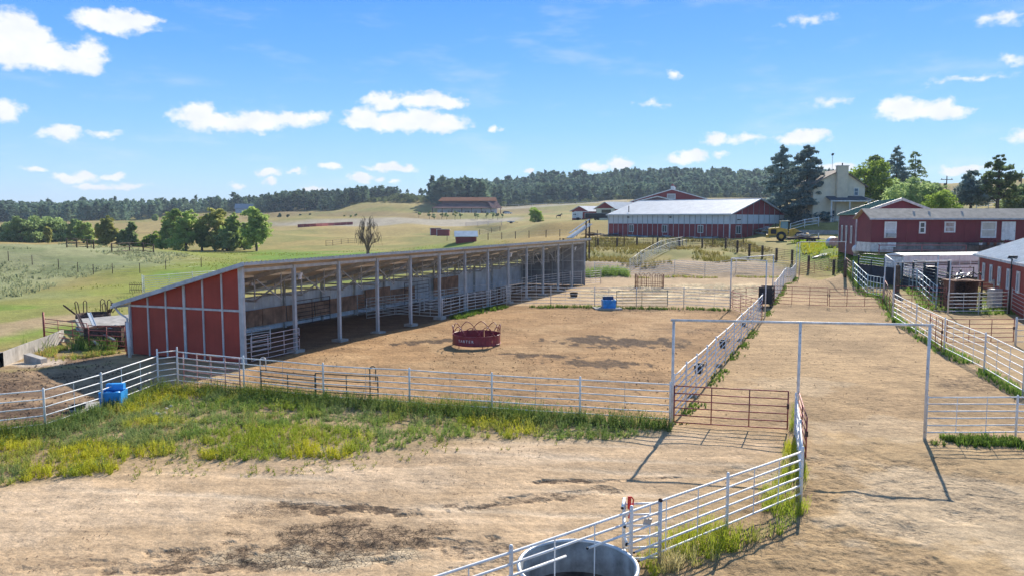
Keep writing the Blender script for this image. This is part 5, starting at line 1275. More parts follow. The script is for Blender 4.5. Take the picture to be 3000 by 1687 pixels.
# --- the white-roofed red and white barn
def main_barn():
    N0 = at_depth(2137, 697, 134.0); z0 = N0.z - .15
    va = math.atan2(N0.x, N0.y); al = math.radians(27)
    pr = Vector((math.cos(va), -math.sin(va), 0)); vw = Vector((math.sin(va), math.cos(va), 0))
    dl = (-(pr * math.cos(al)) + vw * math.sin(al)).normalized()      # along the long wall, away to the left
    de = (pr * math.sin(al) + vw * math.cos(al)).normalized()         # along the end wall, back to the right
    def solve(px, o, d):
        r = (px - 1500) / FPX; return (r * o.y - o.x) / (d.x - r * d.y)
    k = CP  # small camera tilt is negligible at this range
    L = solve(1783, N0, dl); Wd = solve(2294, N0, de)
    hw = 4.35; rise = 2.9
    b = empty('barn', Vector((N0.x, N0.y, z0)), 'long red and white barn with a white metal roof beyond the pens', 'barn')
    def Q(l, e, z): return Vector((N0.x, N0.y, z0)) + dl * l + de * e + UP * z
    nl, ne = -de, -dl                                                   # outward normals
    zr = hw * .58
    NL = 23
    for i in range(NL):
        c = L * (i + .5) / NL; w = L / NL - .07
        obj('lower_panel', MB().box(Q(c, 0, zr / 2), w, .06, zr - .03, dl, de, UP), M_REDWALL2, b)
        obj('upper_panel', MB().box(Q(c, 0, (zr + hw) / 2), w, .06, hw - zr - .03, dl, de, UP), M_WPANEL, b)
    for i in range(NL + 1):
        obj('batten', MB().box(Q(L * i / NL, -.01, zr / 2), .09, .08, zr, dl, de, UP), M_TRIM, b)
        obj('batten', MB().box(Q(L * i / NL, -.01, (zr + hw) / 2), .085, .08, hw - zr, dl, de, UP), M_BATT, b)
    NE = 10
    def zg(e): return hw + rise * (1 - abs(2 * e / Wd - 1))
    for i in range(NE):
        ea, eb = Wd * i / NE + .05, Wd * (i + 1) / NE - .05
        obj('lower_panel', MB().prism([Q(0, ea, 0), Q(0, eb, 0), Q(0, eb, zr - .015), Q(0, ea, zr - .015)], dl * .06), M_REDWALL2, b)
        obj('upper_panel', MB().prism([Q(0, ea, zr + .015), Q(0, eb, zr + .015), Q(0, eb, hw - .1), Q(0, ea, hw - .1)], dl * .06), M_WPANEL, b)
        obj('gable_panel', MB().prism([Q(0, ea, hw - .07), Q(0, eb, hw - .07), Q(0, eb, zg(eb)), Q(0, ea, zg(ea))], dl * .06), M_REDWALL2, b)
        if i: obj('batten', MB().box(Q(-.02, Wd * i / NE, zg(Wd * i / NE) / 2), .08, .1, zg(Wd * i / NE), dl, de, UP), M_BATT if i % 2 else M_TRIM, b)
    obj('corner_trim', MB().box(Q(-.03, -.03, hw / 2), .2, .2, hw, dl, de, UP), M_TRIM, b)
    obj('corner_trim', MB().box(Q(L + .03, -.03, hw / 2), .18, .18, hw, dl, de, UP), M_TRIM, b)
    obj('back_wall', MB().prism([Q(L, 0, 0), Q(L, Wd, 0), Q(L, Wd, hw), Q(L, Wd / 2, hw + rise), Q(L, 0, hw)], dl * -.06), M_REDWALL2, b)
    obj('rear_wall', MB().box(Q(L / 2, Wd, hw / 2), L, .06, hw, dl, de, UP), M_REDWALL2, b)
    ov = .45
    sheet_roof('roof_plane', M_ROOFW, b, Q(L + ov, -ov, hw - rise * ov * 2 / Wd), Q(-ov, -ov, hw - rise * ov * 2 / Wd), Q(-ov, Wd / 2, hw + rise), Q(L + ov, Wd / 2, hw + rise), 62)
    sheet_roof('roof_plane', M_ROOFW, b, Q(-ov, Wd + ov, hw - rise * ov * 2 / Wd), Q(L + ov, Wd + ov, hw - rise * ov * 2 / Wd), Q(L + ov, Wd / 2, hw + rise), Q(-ov, Wd / 2, hw + rise), 40)
    obj('ridge_cap', MB().bar(Q(-ov, Wd / 2, hw + rise + .08), Q(L + ov, Wd / 2, hw + rise + .08), .5, .08), M_ROOFW, b)
    obj('eave_trim', MB().box(Q(L / 2, -ov - .03, hw - .08), L + 2 * ov, .08, .26, dl, de, UP), M_WPANEL, b)
    for s in (0, 1):
        e0, e1_ = (-ov, Wd / 2) if s == 0 else (Wd + ov, Wd / 2)
        obj('barge_board', MB().bar(Q(-ov - .03, e0, hw - rise * ov * 2 / Wd), Q(-ov - .03, e1_, hw + rise), .06, .24), M_TRIM, b)
    for l in (L * .818, L * .50, L * .175 + .6): pass
    for px in (1849, 1946, 2051):
        l = solve(px, N0, dl); window(b, Q(l, -.05, 1.62), dl, nl, 1.12, 1.42, 1)
    window(b, Q(-.05, solve(2160, N0, de), 1.5), de, ne, 1.9, 1.5, 1)
    lf = solve(1827, N0, dl)
    obj('vent_pipe', MB().tube([Q(lf, 1.6, hw + .2), Q(lf, 1.6, hw + 1.7)], .09, 8), M_BLACK, b)
    for px in (1840, 1963):
        l = solve(px, N0, dl); obj('wall_lamp', MB().box(Q(l, -.15, hw - .55), .32, .25, .2, dl, de, UP), M_BLACK, b)
    e = solve(2160, N0, de); obj('wall_lamp', MB().box(Q(-.2, e, hw - 1.0), .3, .9, .14, dl, de, UP), M_BLACK, b)
    # junk heaped at the foot
    M_J = mat('junk_grey', (.16, .15, .14), .8, 0, .3, 3)
    def heap(label, e0, l0, n, w, ht, ms, nm='timber_pile'):
        q = Q(l0, e0, .0); q.z = tz(q.x, q.y); o = empty(nm, q, label, 'pile')
        for k in range(n):
            a = q + Vector((random.uniform(-w, w), random.uniform(-1, 1), random.uniform(.05, ht) * (1 - .4 * abs(random.random())))); an = random.uniform(-.5, .5)
            dd = Vector((math.cos(an), math.sin(an), random.uniform(-.12, .15))); ln = random.uniform(.8, 2.4)
            obj('board', MB().bar(a - dd * ln / 2, a + dd * ln / 2, random.uniform(.1, .35), random.uniform(.05, .18)), random.choice(ms), o)
    heap('dark heap of scrap timber against the end wall of the white-roofed barn', solve(2222, N0, de), -2.0, 46, 3.4, 1.7, [M_J, M_WOOD, M_STEEL])
    heap('scrap and a blue tarp heaped at the left corner of the white-roofed barn', -1.6, L - 1.5, 16, 2.2, .7, [M_J, MATS['junk_grey'], mat('blue_tarp', (.10, .17, .30), .6, 0, .2, 3)], 'scrap_pile')
    heap('low scrap and pipes along the front wall of the white-roofed barn', -1.5, L * .55, 22, 5.0, .45, [M_J, mat('blue_tarp', (.10, .17, .30)), M_STEEL], 'scrap_pile')
    heap('branch and plank heap left of the white-roofed barn', -2.6, L + 2.2, 14, 1.4, .9, [M_WOOD, M_DARKRUST], 'branch_pile')
    heap('low scrap beside the windows at the right of the barn front', -1.6, L * .15, 14, 3.0, .4, [M_J, M_STEEL], 'scrap_pile')
main_barn()
# --- simple gabled buildings: p0 near corner, dl along the eave wall, de along the gable wall
def gabled(name, label, cat, p0, dl, de, L, Wd, hw, rise, wall, roof, trim=None, npan=(0, 0), ov=.35, ribs=0, gable2=None, z0=None, upper=None, zband=None):
    dl = Vector(dl).normalized(); de = Vector(de).normalized(); p0 = Vector(p0)
    if z0 is not None: p0 = Vector((p0.x, p0.y, z0))
    b = empty(name, p0, label, cat)
    def Q(l, e, z): return p0 + dl * l + de * e + UP * z
    for e, s in ((0, 1), (Wd, -1)):
        obj('side_wall', MB().prism([Q(0, e, -.5), Q(L, e, -.5), Q(L, e, hw), Q(0, e, hw)], de * .08 * s), wall, b)
    for l, s in ((0, 1), (L, -1)):
        obj('end_wall', MB().prism([Q(l, .09, -.5), Q(l, Wd - .09, -.5), Q(l, Wd - .09, hw), Q(l, .09, hw)], dl * .08 * s), upper or wall, b)
        obj('gable', MB().prism([Q(l, 0, hw + .01), Q(l, Wd, hw + .01), Q(l, Wd / 2, hw + rise)], dl * .08 * s), gable2 or wall, b)
    dz = rise * ov * 2 / Wd
    sheet_roof('roof_plane', roof, b, Q(-ov, -ov, hw - dz), Q(L + ov, -ov, hw - dz), Q(L + ov, Wd / 2, hw + rise), Q(-ov, Wd / 2, hw + rise), ribs, .1)
    sheet_roof('roof_plane', roof, b, Q(L + ov, Wd + ov, hw - dz), Q(-ov, Wd + ov, hw - dz), Q(-ov, Wd / 2, hw + rise), Q(L + ov, Wd / 2, hw + rise), ribs, .1)
    if trim:
        for l in (-ov - .02, L + ov + .02):
            obj('barge_board', MB().bar(Q(l, -ov, hw - dz + .02), Q(l, Wd / 2, hw + rise + .02), .06, .3), trim, b); obj('barge_board', MB().bar(Q(l, Wd + ov, hw - dz + .02), Q(l, Wd / 2, hw + rise + .02), .06, .3), trim, b)
        for l in (0, L): obj('corner_trim', MB().box(Q(l, 0, hw / 2), .2, .2, hw, dl, de, UP), trim, b)
    return b, Q, dl, de
# the big red arena roof behind the barn
c = at_depth(1848, 590, 235.0); zt = tz(c.x, c.y)
ridge_z = at_depth(1966, 557, 236).z; eave_z = at_depth(1848, 590, 235).z - .1
b, Q, dl, de = gabled('arena_barn', 'big dark red gable rising behind the white-roofed barn, three roof vents', 'barn', Vector((c.x, c.y, 7)), (.25, .97, 0), (.97, -.25, 0), 30, 25, eave_z - 7, ridge_z - eave_z, M_REDWALL2, M_ROOFW, M_WHITE, ribs=20)
window(b, Q(-.05, 12.3, ridge_z - 7 - 2.2), de, -dl, 2.6, 1.7, 0, M_WHITE, mat('pale_vent', (.50, .48, .45), .7, 0, .1, 1), fr=.2)
for k in range(3):
    v = obj('roof_vent', MB().box(Q(3 + 5 * k, 12.5, ridge_z - 7 + .65), 1.0, 1.0, 1.0, dl, de, UP), M_WPANEL, b); obj('vent_cap', MB().lathe([(.75, 0), (.4, .4), (.02, .75)], Q(3 + 5 * k, 12.5, ridge_z - 7 + 1.15), 4), M_REDWALL2, v)
c = at_depth(1862, 592, 215.0); rz = at_depth(1922, 577, 215).z; ez = at_depth(1862, 592, 215).z
gabled('lean_to_barn', 'white-edged low gable in front of the big red arena gable', 'barn', Vector((c.x, c.y, 7)), (.25, .97, 0), (.97, -.25, 0), 10, 12.2, ez - 7, rz - ez, mat('dull_purple_wall', (.20, .12, .13), .7, 0, .1, 1), M_ROOFW, M_WHITE)
for (x0, x1, ye, yr, yb, D, lab, up) in ((1676, 1722, 618, 605, 642, 222, 'small red barn with white roof left of the others, behind the white camper', None), (1746, 1801, 611, 593, 642, 214, 'red gabled stable with white roof and cream front behind the dark trailer', M_CREAM)):
    c = at_depth(x0, yb, D); ez = at_depth(x0, ye, D).z; rz = at_depth((x0 + x1) / 2, yr, D).z; gz = tz(c.x, c.y) - .3
    Wd = (x1 - x0) / FPX * D
    b, Q, dl, de = gabled('stable' if up else 'small_barn', lab, 'barn', Vector((c.x, c.y, gz)), (.80, .60, 0), (.97, -.12, 0), 14 if up else 9, Wd, ez - gz, rz - ez, M_REDWALL2, M_ROOFW, None, ov=.5, upper=up)
    if up:
        window(b, Q(-.06, Wd * .55, (ez - gz) * .72), de, -dl, 2.6, 1.2, 1, M_WOOD, mat('opening_dark', (.12, .10, .06), .8))
    else:
        for t in (.3, .6): obj('door_post', MB().box(Q(-.04, Wd * t, (ez - gz) * .45), .08, .15, (ez - gz) * .9, dl, de, UP), M_WHITE, b)
        obj('door_track', MB().box(Q(-.05, Wd * .6, (ez - gz) * .9), .08, Wd * .9, .2, dl, de, UP), M_WHITE, b)
# --- red mobile home
def mobile_home():
    D = 81.0; zb, zs, ze, zr = at_depth(2552, 733, D).z, at_depth(2552, 711, D).z, at_depth(2552, 641, D).z, at_depth(2552, 614, D + 1.7).z
    x0 = at_depth(2552, 700, D).x; L = 30.0; Wd = 3.3
    b = empty('mobile_home', Vector((x0, D, zb)), 'long red mobile home with tan roof on grey skirting above the trailer', 'house')
    M_RH = mat('mobile_home_red', (.20, .035, .042), .6, 0, .06, 1, streak=.12)
    M_SK = mat('skirting', (.24, .22, .20), .85, 0, .25, 1.2, streak=.5)
    def Q(x, y, z): return Vector((x0 + x, D + y, z))
    NP = 12
    for k in range(NP):
        xa, xb = L * k / NP, L * (k + 1) / NP
        obj('skirt_panel', MB().box(Q((xa + xb) / 2, .1, (zb + zs) / 2 - .1), xb - xa - .04, .05, zs - zb + .2), M_SK if k else M_WHITE2, b)
    for k in range(24):
        xa, xb = L * k / 24, L * (k + 1) / 24; obj('siding_panel', MB().box(Q((xa + xb) / 2, 0, (zs + ze) / 2), xb - xa - .012, .06, ze - zs), M_RH, b)
    obj('end_wall', MB().prism([Q(0, 0, zs), Q(0, Wd, zs), Q(0, Wd, ze), Q(0, Wd / 2, zr - .1), Q(0, 0, ze)], (.06, 0, 0)), M_RH, b)
    obj('end_skirt', MB().box(Q(-.02, Wd / 2, (zb + zs) / 2 - .1), .05, Wd, zs - zb + .2), M_WHITE2, b)
    obj('rear_wall', MB().box(Q(L / 2, Wd, (zb + ze) / 2), L, .06, ze - zb), M_RH, b)
    sheet_roof('roof_plane', M_TANROOF, b, Q(-.4, -.35, ze - .05), Q(L, -.35, ze - .05), Q(L, Wd / 2, zr), Q(-.4, Wd / 2, zr), 0, .1)
    sheet_roof('roof_plane', M_TANROOF, b, Q(L, Wd + .35, ze - .05), Q(-.4, Wd + .35, ze - .05), Q(-.4, Wd / 2, zr), Q(L, Wd / 2, zr), 0, .1)
    obj('fascia', MB().box(Q(L / 2 - .2, -.38, ze - .04), L + .4, .05, .18), M_TRIM, b)
    def wx(px): return at_depth(px, 700, D).x - x0
    nrm = (0, -1, 0); pale = mat('pale_curtain', (.60, .57, .48), .6, 0, .08, 2)
    def win(pa, pb, ya, yb_, gm, sash=True):
        xa, xb = wx(pa), wx(pb); za, zb_ = at_depth(2700, ya, D).z, at_depth(2700, yb_, D).z
        return window(b, Q((xa + xb) / 2, -.04, (za + zb_) / 2), (1, 0, 0), nrm, xb - xa, za - zb_, 0, M_WHITE, gm, sash, .14)
    w1 = win(2589, 2624, 650, 698, mat('white_blind', (.66, .65, .62), .5, 0, .05, 2))
    za = at_depth(2700, 690, D).z; xx = (wx(2592) + wx(2621)) / 2
    obj('air_conditioner', MB().box(Q(xx, -.25, za), .85, .45, .42), mat('ac_grey', (.42, .42, .40), .6, 0, .1, 6), w1)
    win(2690, 2709, 650, 685, M_GLASS); win(2764, 2796, 650, 682, mat('half_blind', (.34, .20, .16), .5, 0, .2, 2, col2=(.6, .57, .5))); win(2871, 2916, 650, 698, pale)
    xa, xb = wx(2932), wx(2972); dz = at_depth(2700, 650, D).z; db = at_depth(2700, 705, D).z
    dr = obj('door', MB().box(Q((xa + xb) / 2, -.06, (dz + db) / 2), xb - xa, .05, dz - db), M_WHITE, b); obj('door_handle', MB().box(Q(xb - .15, -.11, (dz + db) / 2), .05, .06, .12), M_STEEL, dr)
    for px, py in ((2686, 622), (2731, 629), (2828, 628)):
        p = Q(wx(px), .9, ze + .35); obj('roof_vent', MB().tube([p, p + UP * .45], .13, 8), M_PIPE, b)
    obj('skirt_vent', MB().box(Q(wx(2613), -.02, (zb + zs) / 2 + .15), .9, .05, .5), M_WHITE, b)
    # deck with pots
    dx = wx(2880); dk = empty('deck', Q(dx, -1.2, zb), 'dark timber deck with potted plants in front of the mobile home', 'deck')
    for k in range(6): obj('deck_board', MB().box(Q(dx, -2.2 + .36 * k, zs - .25), 3.4, .33, .06), mat('deck_wood', (.10, .07, .055), .85, 0, .2, 4), dk)
    for sx in (-1.6, 0, 1.6): obj('deck_post', MB().box(Q(dx + sx, -2.1, (zb + zs) / 2 - .2), .1, .1, zs - zb), M_WOOD, dk)
    for k, t in enumerate((-1.4, -.6, .1, .8, 1.4)):
        p = Q(dx + t, -1.9, zs - .22); pt = empty('potted_plant', p, ['white pot at the left end of the deck', 'pot with dark red flowers second from left on the deck', 'green potted plant in the middle of the deck', 'pot with pink flowers right of centre on the deck', 'red flower pot at the right end of the deck'][k], 'potted plant', 'pots on the deck')
        obj('pot', MB().lathe([(.01, 0), (.13, 0), (.17, .25), (.15, .25)], p, 12), [M_WHITE, M_RUST, M_RUST, M_WHITE2, M_RUST][k], pt)
        m = MB()
        for q in range(26):
            cc = p + Vector((random.uniform(-.2, .2), random.uniform(-.2, .2), random.uniform(.25, .55))); a = Vector((random.uniform(-1, 1), random.uniform(-1, 1), random.uniform(-1, 1))).normalized(); bb = a.orthogonal().normalized()
            m.add([cc - a * .07, cc + bb * .05, cc + a * .07, cc - bb * .05], [(0, 1, 2, 3)])
        tag(obj('foliage', m, leafmat('pot_leaf_%d' % (k % 3), [(.09, .14, .03), (.30, .03, .07), (.35, .07, .10)][k % 3], (.05, .08, .02)), pt), kind='stuff')
mobile_home()
# --- red building with green roof
def green_roof():
    A = at_depth(2506, 735, 87.0); B = at_depth(2456, 722, 99.0); z0 = A.z - .1
    dl = Vector((B.x - A.x, B.y - A.y, 0)); L = dl.length; dl.normalize()
    E = at_depth(2757, 700, 92.0); de = Vector((E.x - A.x, E.y - A.y, 0)); Wd = de.length; de.normalize()
    hw = at_depth(2506, 629, 87).z - z0; rise = at_depth(2655, 584, 89).z - z0 - hw
    M_PR = mat('plum_red_wall', (.20, .030, .048), .6, 0, .1, .8, streak=.35)
    b, Q, dl, de = gabled('green_roofed_shed', 'plum-red shed with a dark green metal roof behind the mobile home', 'shed', Vector((A.x, A.y, z0)), dl, de, L, Wd, hw, rise, M_PR, M_GREENROOF, M_WHITE2, ribs=18, ov=.3)
    nl = Vector((-de.x, -de.y, 0))
    n_out = Vector((dl.y, -dl.x, 0)); n_out = n_out if n_out.x < 0 else -n_out
    for t in (.22, .50, .76): window(b, Q(L * t, -.06, 1.9), dl, n_out, .95, 2.1, 0, M_WHITE, M_GLASS, fr=.16)
green_roof()
# --- red shed at the right frame edge
def right_shed():
    A = Vector((41.2, 66.0, 0)); ax = Vector((-.36, -.933, 0)).normalized(); ay = Vector((.933, -.36, 0)).normalized()
    z0 = .6; ze = at_depth(2870, 741, 66).z; L = 18.0; Wd = 11.0; rise = 2.1
    b = empty('red_shed', Vector((A.x, A.y, z0)), 'red shed with ribbed pale steel roof cut by the right frame edge', 'shed')
    def Q(x, y, z): return Vector((A.x, A.y, 0)) + ax * x + ay * y + UP * z
    NP = 14
    for k in range(NP): obj('wall_panel', MB().box(Q(L * (k + .5) / NP, 0, (z0 + ze) / 2 - .3), L / NP - .012, .06, ze - z0 + .6, ax, ay, UP), M_REDWALL, b)
    obj('end_wall', MB().prism([Q(0, .04, z0 - .5), Q(0, Wd, z0 - .5), Q(0, Wd, ze), Q(0, Wd / 2, ze + rise), Q(0, .04, ze)], ax * .06), M_REDWALL, b)
    obj('corner_trim', MB().box(Q(-.04, -.04, (z0 + ze) / 2), .16, .16, ze - z0, ax, ay, UP), M_WHITE2, b)
    ov = .45; dz = rise * ov * 2 / Wd
    sheet_roof('roof_plane', M_ROOF, b, Q(-ov, -ov, ze - dz), Q(L, -ov, ze - dz), Q(L, Wd / 2, ze + rise), Q(-ov, Wd / 2, ze + rise), 52, .06)
    sheet_roof('roof_plane', M_ROOF, b, Q(L, Wd + ov, ze - dz), Q(-ov, Wd + ov, ze - dz), Q(-ov, Wd / 2, ze + rise), Q(L, Wd / 2, ze + rise), 30, .06)
    obj('fascia', MB().box(Q(L / 2 - ov / 2, -ov - .03, ze - dz - .02), L + ov, .05, .2, ax, ay, UP), M_WHITE2, b)
    for t in (1.9, 4.6, 7.4, 10.2, 13): window(b, Q(t, -.05, (z0 + ze) / 2 + .15), ax, -ay, .85, 1.55, 0, M_WHITE, mat('pale_pane', (.34, .42, .45), .2, 0, .1, 1, spec=.7), fr=.16)
    obj('conduit', MB().tube([Q(5.9, -.08, z0), Q(5.9, -.08, z0 + 1.4)], .05, 6), M_TRIM, b); obj('meter_box', MB().box(Q(5.9, -.12, z0 + 1.3), .25, .14, .35, ax, ay, UP), M_TRIM, b)
right_shed()
# --- cream two-storey house behind the spruces
def house():
    D = 146.0; zb = at_depth(2480, 652, D).z
    def P(px, py, dd=0): return at_depth(px, py, D + dd)
    x0, x1 = P(2412, 600).x, P(2532, 600).x; ze = P(2500, 545).z; zr = P(2450, 498).z; zp = P(2450, 589).z; z2 = P(2450, 577).z
    b = empty('farmhouse', Vector((x0, D, zb)), 'cream two-storey farmhouse with a tall chimney behind the blue spruces', 'house')
    def Q(x, y, z): return Vector((x, D + y, z))
    w = x1 - x0; xm = x0 + w * .42
    obj('front_wall', MB().prism([Q(x0 - 2, 0, zb - 1), Q(x1, 0, zb - 1), Q(x1, 0, ze), Q(xm, 0, zr), Q(x0 - 2, 0, ze + .6)], (0, .12, 0)), M_CREAM, b)
    obj('side_wall', MB().prism([Q(x0 - 2, .12, zb - 1), Q(x0 - 2, 9, zb - 1), Q(x0 - 2, 9, ze + .6), Q(x0 - 2, .12, ze + .6)], (.1, 0, 0)), M_CREAM, b)
    obj('side_wall', MB().prism([Q(x1, .12, zb - 1), Q(x1, 9, zb - 1), Q(x1, 9, ze), Q(x1, .12, ze)], (-.1, 0, 0)), M_CREAM, b)
    obj('back_wall', MB().box(Q((x0 + x1) / 2 - 1, 9, (zb + ze) / 2), w + 2, .1, ze - zb), M_CREAM, b)
    M_SH = mat('grey_shingle', (.24, .20, .17), .9, 0, .15, 2)
    sheet_roof('roof_plane', M_SH, b, Q(x1 + .5, -.5, ze - .35), Q(x1 + .5, 9.5, ze - .35), Q(xm, 9.5, zr), Q(xm, -.5, zr), 0, .12)
    sheet_roof('roof_plane', M_SH, b, Q(x0 - 2.4, 9.5, ze + .3), Q(x0 - 2.4, -.5, ze + .3), Q(xm, -.5, zr), Q(xm, 9.5, zr), 0, .12)
    # cross wing roof seen right of the chimney
    xa, xb = P(2484, 540).x, P(2532, 540).x; zc = P(2500, 519).z
    sheet_roof('wing_roof', M_TANROOF, b, Q(xa, 2.0, ze - .2), Q(x1 + .7, 2.0, ze - .2), Q(x1 + .7, 5.0, zc), Q(xa, 5.0, zc), 0, .12)
    cx0, cx1 = P(2447, 540).x, P(2478, 540).x; zt = P(2462, 488).z
    ch = obj('chimney', MB().box(Q((cx0 + cx1) / 2, -.5, (zb + zt) / 2), cx1 - cx0, 1.0, zt - zb), mat('chimney_siding', (.70, .61, .45), .7, 0, .05, 1), b)
    obj('chimney_cap', MB().box(Q((cx0 + cx1) / 2, -.5, zt + .05), cx1 - cx0 + .2, 1.2, .12), M_TRIM, ch); obj('flue', MB().tube([Q((cx0 + cx1) / 2, -.5, zt), Q((cx0 + cx1) / 2, -.5, zt + .6)], .12, 8), M_BLACK, ch)
    px0, px1 = P(2421, 590).x, P(2530, 590).x
    sheet_roof('porch_roof', mat('slate_shingle', (.07, .09, .11), .8, 0, .15, 2), b, Q(px0 - .4, -2.6, zp), Q(px1, -2.6, zp), Q(px1 - .4, 0, z2), Q(px0 - .2, 0, z2), 0, .12)
    sheet_roof('porch_roof', M_TANROOF, b, Q(px1, -2.6, zp), Q(px1 + 2.4, 0, zp), Q(px1 - .2, .2, z2), Q(px1 - .4, 0, z2), 0, .1)
    obj('porch_fascia', MB().box(Q((px0 + px1) / 2, -2.6, zp - .1), px1 - px0 + .5, .08, .25), M_WHITE, b)
    for t in (0, .5, 1): obj('porch_post', MB().box(Q(px0 + (px1 - px0 - .2) * t, -2.4, (zb + zp) / 2), .2, .2, zp - zb), M_WHITE, b)
    obj('porch_floor', MB().box(Q((px0 + px1) / 2, -1.3, zb - .05), px1 - px0 + .4, 2.7, .3), M_TRIM, b)
    for z in (zb + .5, zb + 1.0): obj('porch_rail', MB().box(Q((px0 + px1) / 2, -2.45, z), px1 - px0, .06, .08), M_WHITE, b)
    for k in range(20): obj('baluster', MB().box(Q(px0 + (px1 - px0) * (k + .5) / 20, -2.45, zb + .55), .07, .05, .95), M_WHITE, b)
    wl_, wr_ = P(2501, 560).x, P(2515, 560).x; window(b, Q((wl_ + wr_) / 2, -.05, P(2500, 563).z), (1, 0, 0), (0, -1, 0), wr_ - wl_, P(2500, 552).z - P(2500, 575).z, 0, M_WHITE, mat('sky_glass', (.12, .20, .30), .1, 0, .1, 1, spec=.8), True, .12)
    window(b, Q(P(2450, 600).x - .2, -.05, zb + 1.5), (1, 0, 0), (0, -1, 0), 1.3, 1.7, 0, M_WHITE, M_GLASS, True, .12)
    # vane mast
    q = P(2438, 495, 20); o = empty('mast', Vector((q.x, q.y, tz(q.x, q.y))), 'thin mast with a small dark vane rising behind the farmhouse', 'mast'); t_ = P(2438, 453, 20)
    obj('pole', MB().tube([Vector((q.x, q.y, tz(q.x, q.y))), Vector((q.x, q.y, t_.z))], .05, 6), M_PIPE, o); obj('vane', MB().box(Vector((q.x, q.y, t_.z)), .5, .1, .5, az=(.3, 0, 1)), M_BLACK, o)
house()
# retaining wall, culvert, vinyl fence round the house lawn
a, b_, c_ = T(2330, 700), T(2400, 700), T(2458, 704)
w = empty('retaining_wall', a, 'long grey concrete retaining wall behind the loader', 'wall')
for p, q in ((at_depth(2335, 695, 138), at_depth(2395, 695, 135)), (at_depth(2396, 695, 135), at_depth(2464, 697, 132))):
    z_ = at_depth(2390, 675, 135).z; obj('wall_section', MB().prism([Vector((p.x, p.y, p.z - 1.5)), Vector((q.x, q.y, q.z - 1.5)), Vector((q.x, q.y, z_)), Vector((p.x, p.y, z_))], (0, .4, 0)), M_CONC, w)
q = at_depth(2441, 702, 104); q.z = tz(q.x, q.y); o = empty('culvert_tank', q, 'grey corrugated steel half-tank by the plum-red shed', 'tank')
obj('shell', MB().lathe([(.8, -.5), (.84, -.3), (.8, -.1), (.84, .1), (.8, .3), (.84, .5)], q + UP * .6, 24, ax=(0, 1, 0)), M_PIPE, o, smooth=True); obj('end_plate', MB().lathe([(.01, 0), (.8, 0)], q + UP * .6 + Vector((0, -.5, 0)), 24, ax=(0, -1, 0)), M_TRIM, o)
fence('white vinyl rail fence on the lawn behind the loader', [at_depth(2316, 668, 142), at_depth(2357, 666, 141), at_depth(2398, 664, 140)], 1.5, 3, 0, m=M_WHITE, stay=0, rr=.075, pr=.085, low=.3, name='vinyl_fence')
fence('white vinyl fence far up the slope at right', [T(2860, 612), T(2930, 606), T(3000, 600), T(3080, 596)], 1.5, 3, 4, m=M_WHITE, stay=0, rr=.08, pr=.1, low=.3, name='vinyl_fence')
# --- events barn on the far rise
def venue():
    D = 452.0
    P = lambda px, py, dd=0: at_depth(px, py, D + dd)
    zb = P(1350, 629).z - .5; x0, x1 = P(1280, 620).x, P(1455, 620).x
    b = empty('hall', Vector((x0, D, zb)), 'big brown and white hall with a copper two-tier roof on the far rise', 'hall')
    M_BR = mat('brown_roof', (.16, .10, .095), .95, 0, .08, .3, spec=.03); M_CU = mat('copper_roof', (.46, .19, .095), .9, 0, .06, .3, spec=.05); M_BW = mat('brown_wall', (.17, .075, .06), .7, 0, .1, .5)
    def Q(x, y, z): return Vector((x, D + y, z))
    ze = P(1350, 611).z; zm = P(1350, 597).z; zc = P(1350, 589).z; zt = P(1350, 578).z; Wd = 22
    obj('front_wall', MB().box(Q((x0 + x1) / 2, 3, (zb + ze) / 2), x1 - x0, .2, ze - zb), M_WPANEL, b)
    obj('end_wall', MB().prism([Q(x1, 3, zb), Q(x1, Wd, zb), Q(x1, Wd, ze), Q(x1, (Wd + 3) / 2, zt - 1), Q(x1, 3, ze)], (-.2, 0, 0)), M_BW, b)
    obj('back_wall', MB().box(Q((x0 + x1) / 2, Wd, (zb + ze) / 2), x1 - x0, .2, ze - zb), M_WPANEL, b)
    xa, xb = P(1265, 611).x, P(1470, 611).x; xc, xd = P(1285, 597).x, P(1456, 597).x
    sheet_roof('lower_roof', M_BR, b, Q(xa, -.5, ze), Q(xb - 6, -.5, ze), Q(xd - 4, 8.5, zm), Q(xc, 8.5, zm), 30, .15)
    sheet_roof('porch_gable_roof', M_BR, b, Q(xb - 6, -1, ze), Q(xb + .2, 6, ze), Q(xb - 3, 9, zm + 1.4), Q(xd - 6, 7, zm + 1.4), 0, .15)
    obj('clerestory', MB().box(Q((xc + xd) / 2, 11.5, (zm + zc) / 2), xd - xc - 2, 6, zc - zm + .6), M_BW, b)
    xe, xf = P(1280, 589).x, P(1454, 589).x
    sheet_roof('upper_roof', M_CU, b, Q(xe, 7.3, zc), Q(xf, 7.3, zc), Q(xf - .4, 11.5, zt), Q(xe + 2, 11.5, zt), 30, .15)
    sheet_roof('upper_roof', M_CU, b, Q(xf, 15.7, zc), Q(xe, 15.7, zc), Q(xe + 2, 11.5, zt), Q(xf - .4, 11.5, zt), 0, .15)
    obj('clerestory_gable', MB().prism([Q(xd - .9, 8.5, zc), Q(xd - .9, 14.5, zc), Q(xd - .9, 11.5, zt - .2)], (-.2, 0, 0)), M_BW, b)
    for k in range(8): obj('porch_post', MB().box(Q(xa + .5 + (xb - xa - 1.2) * k / 7, -.2, (zb + ze) / 2), .4, .4, ze - zb), M_BW, b)
    for k in range(7):
        xx = x0 + (x1 - x0) * (k + .5) / 7; window(b, Q(xx, 2.85, zb + 1.7), (1, 0, 0), (0, -1, 0), 3.4 if k % 2 else 1.8, 2.4, 1, M_WHITE, M_GLASS, fr=.2)
venue()
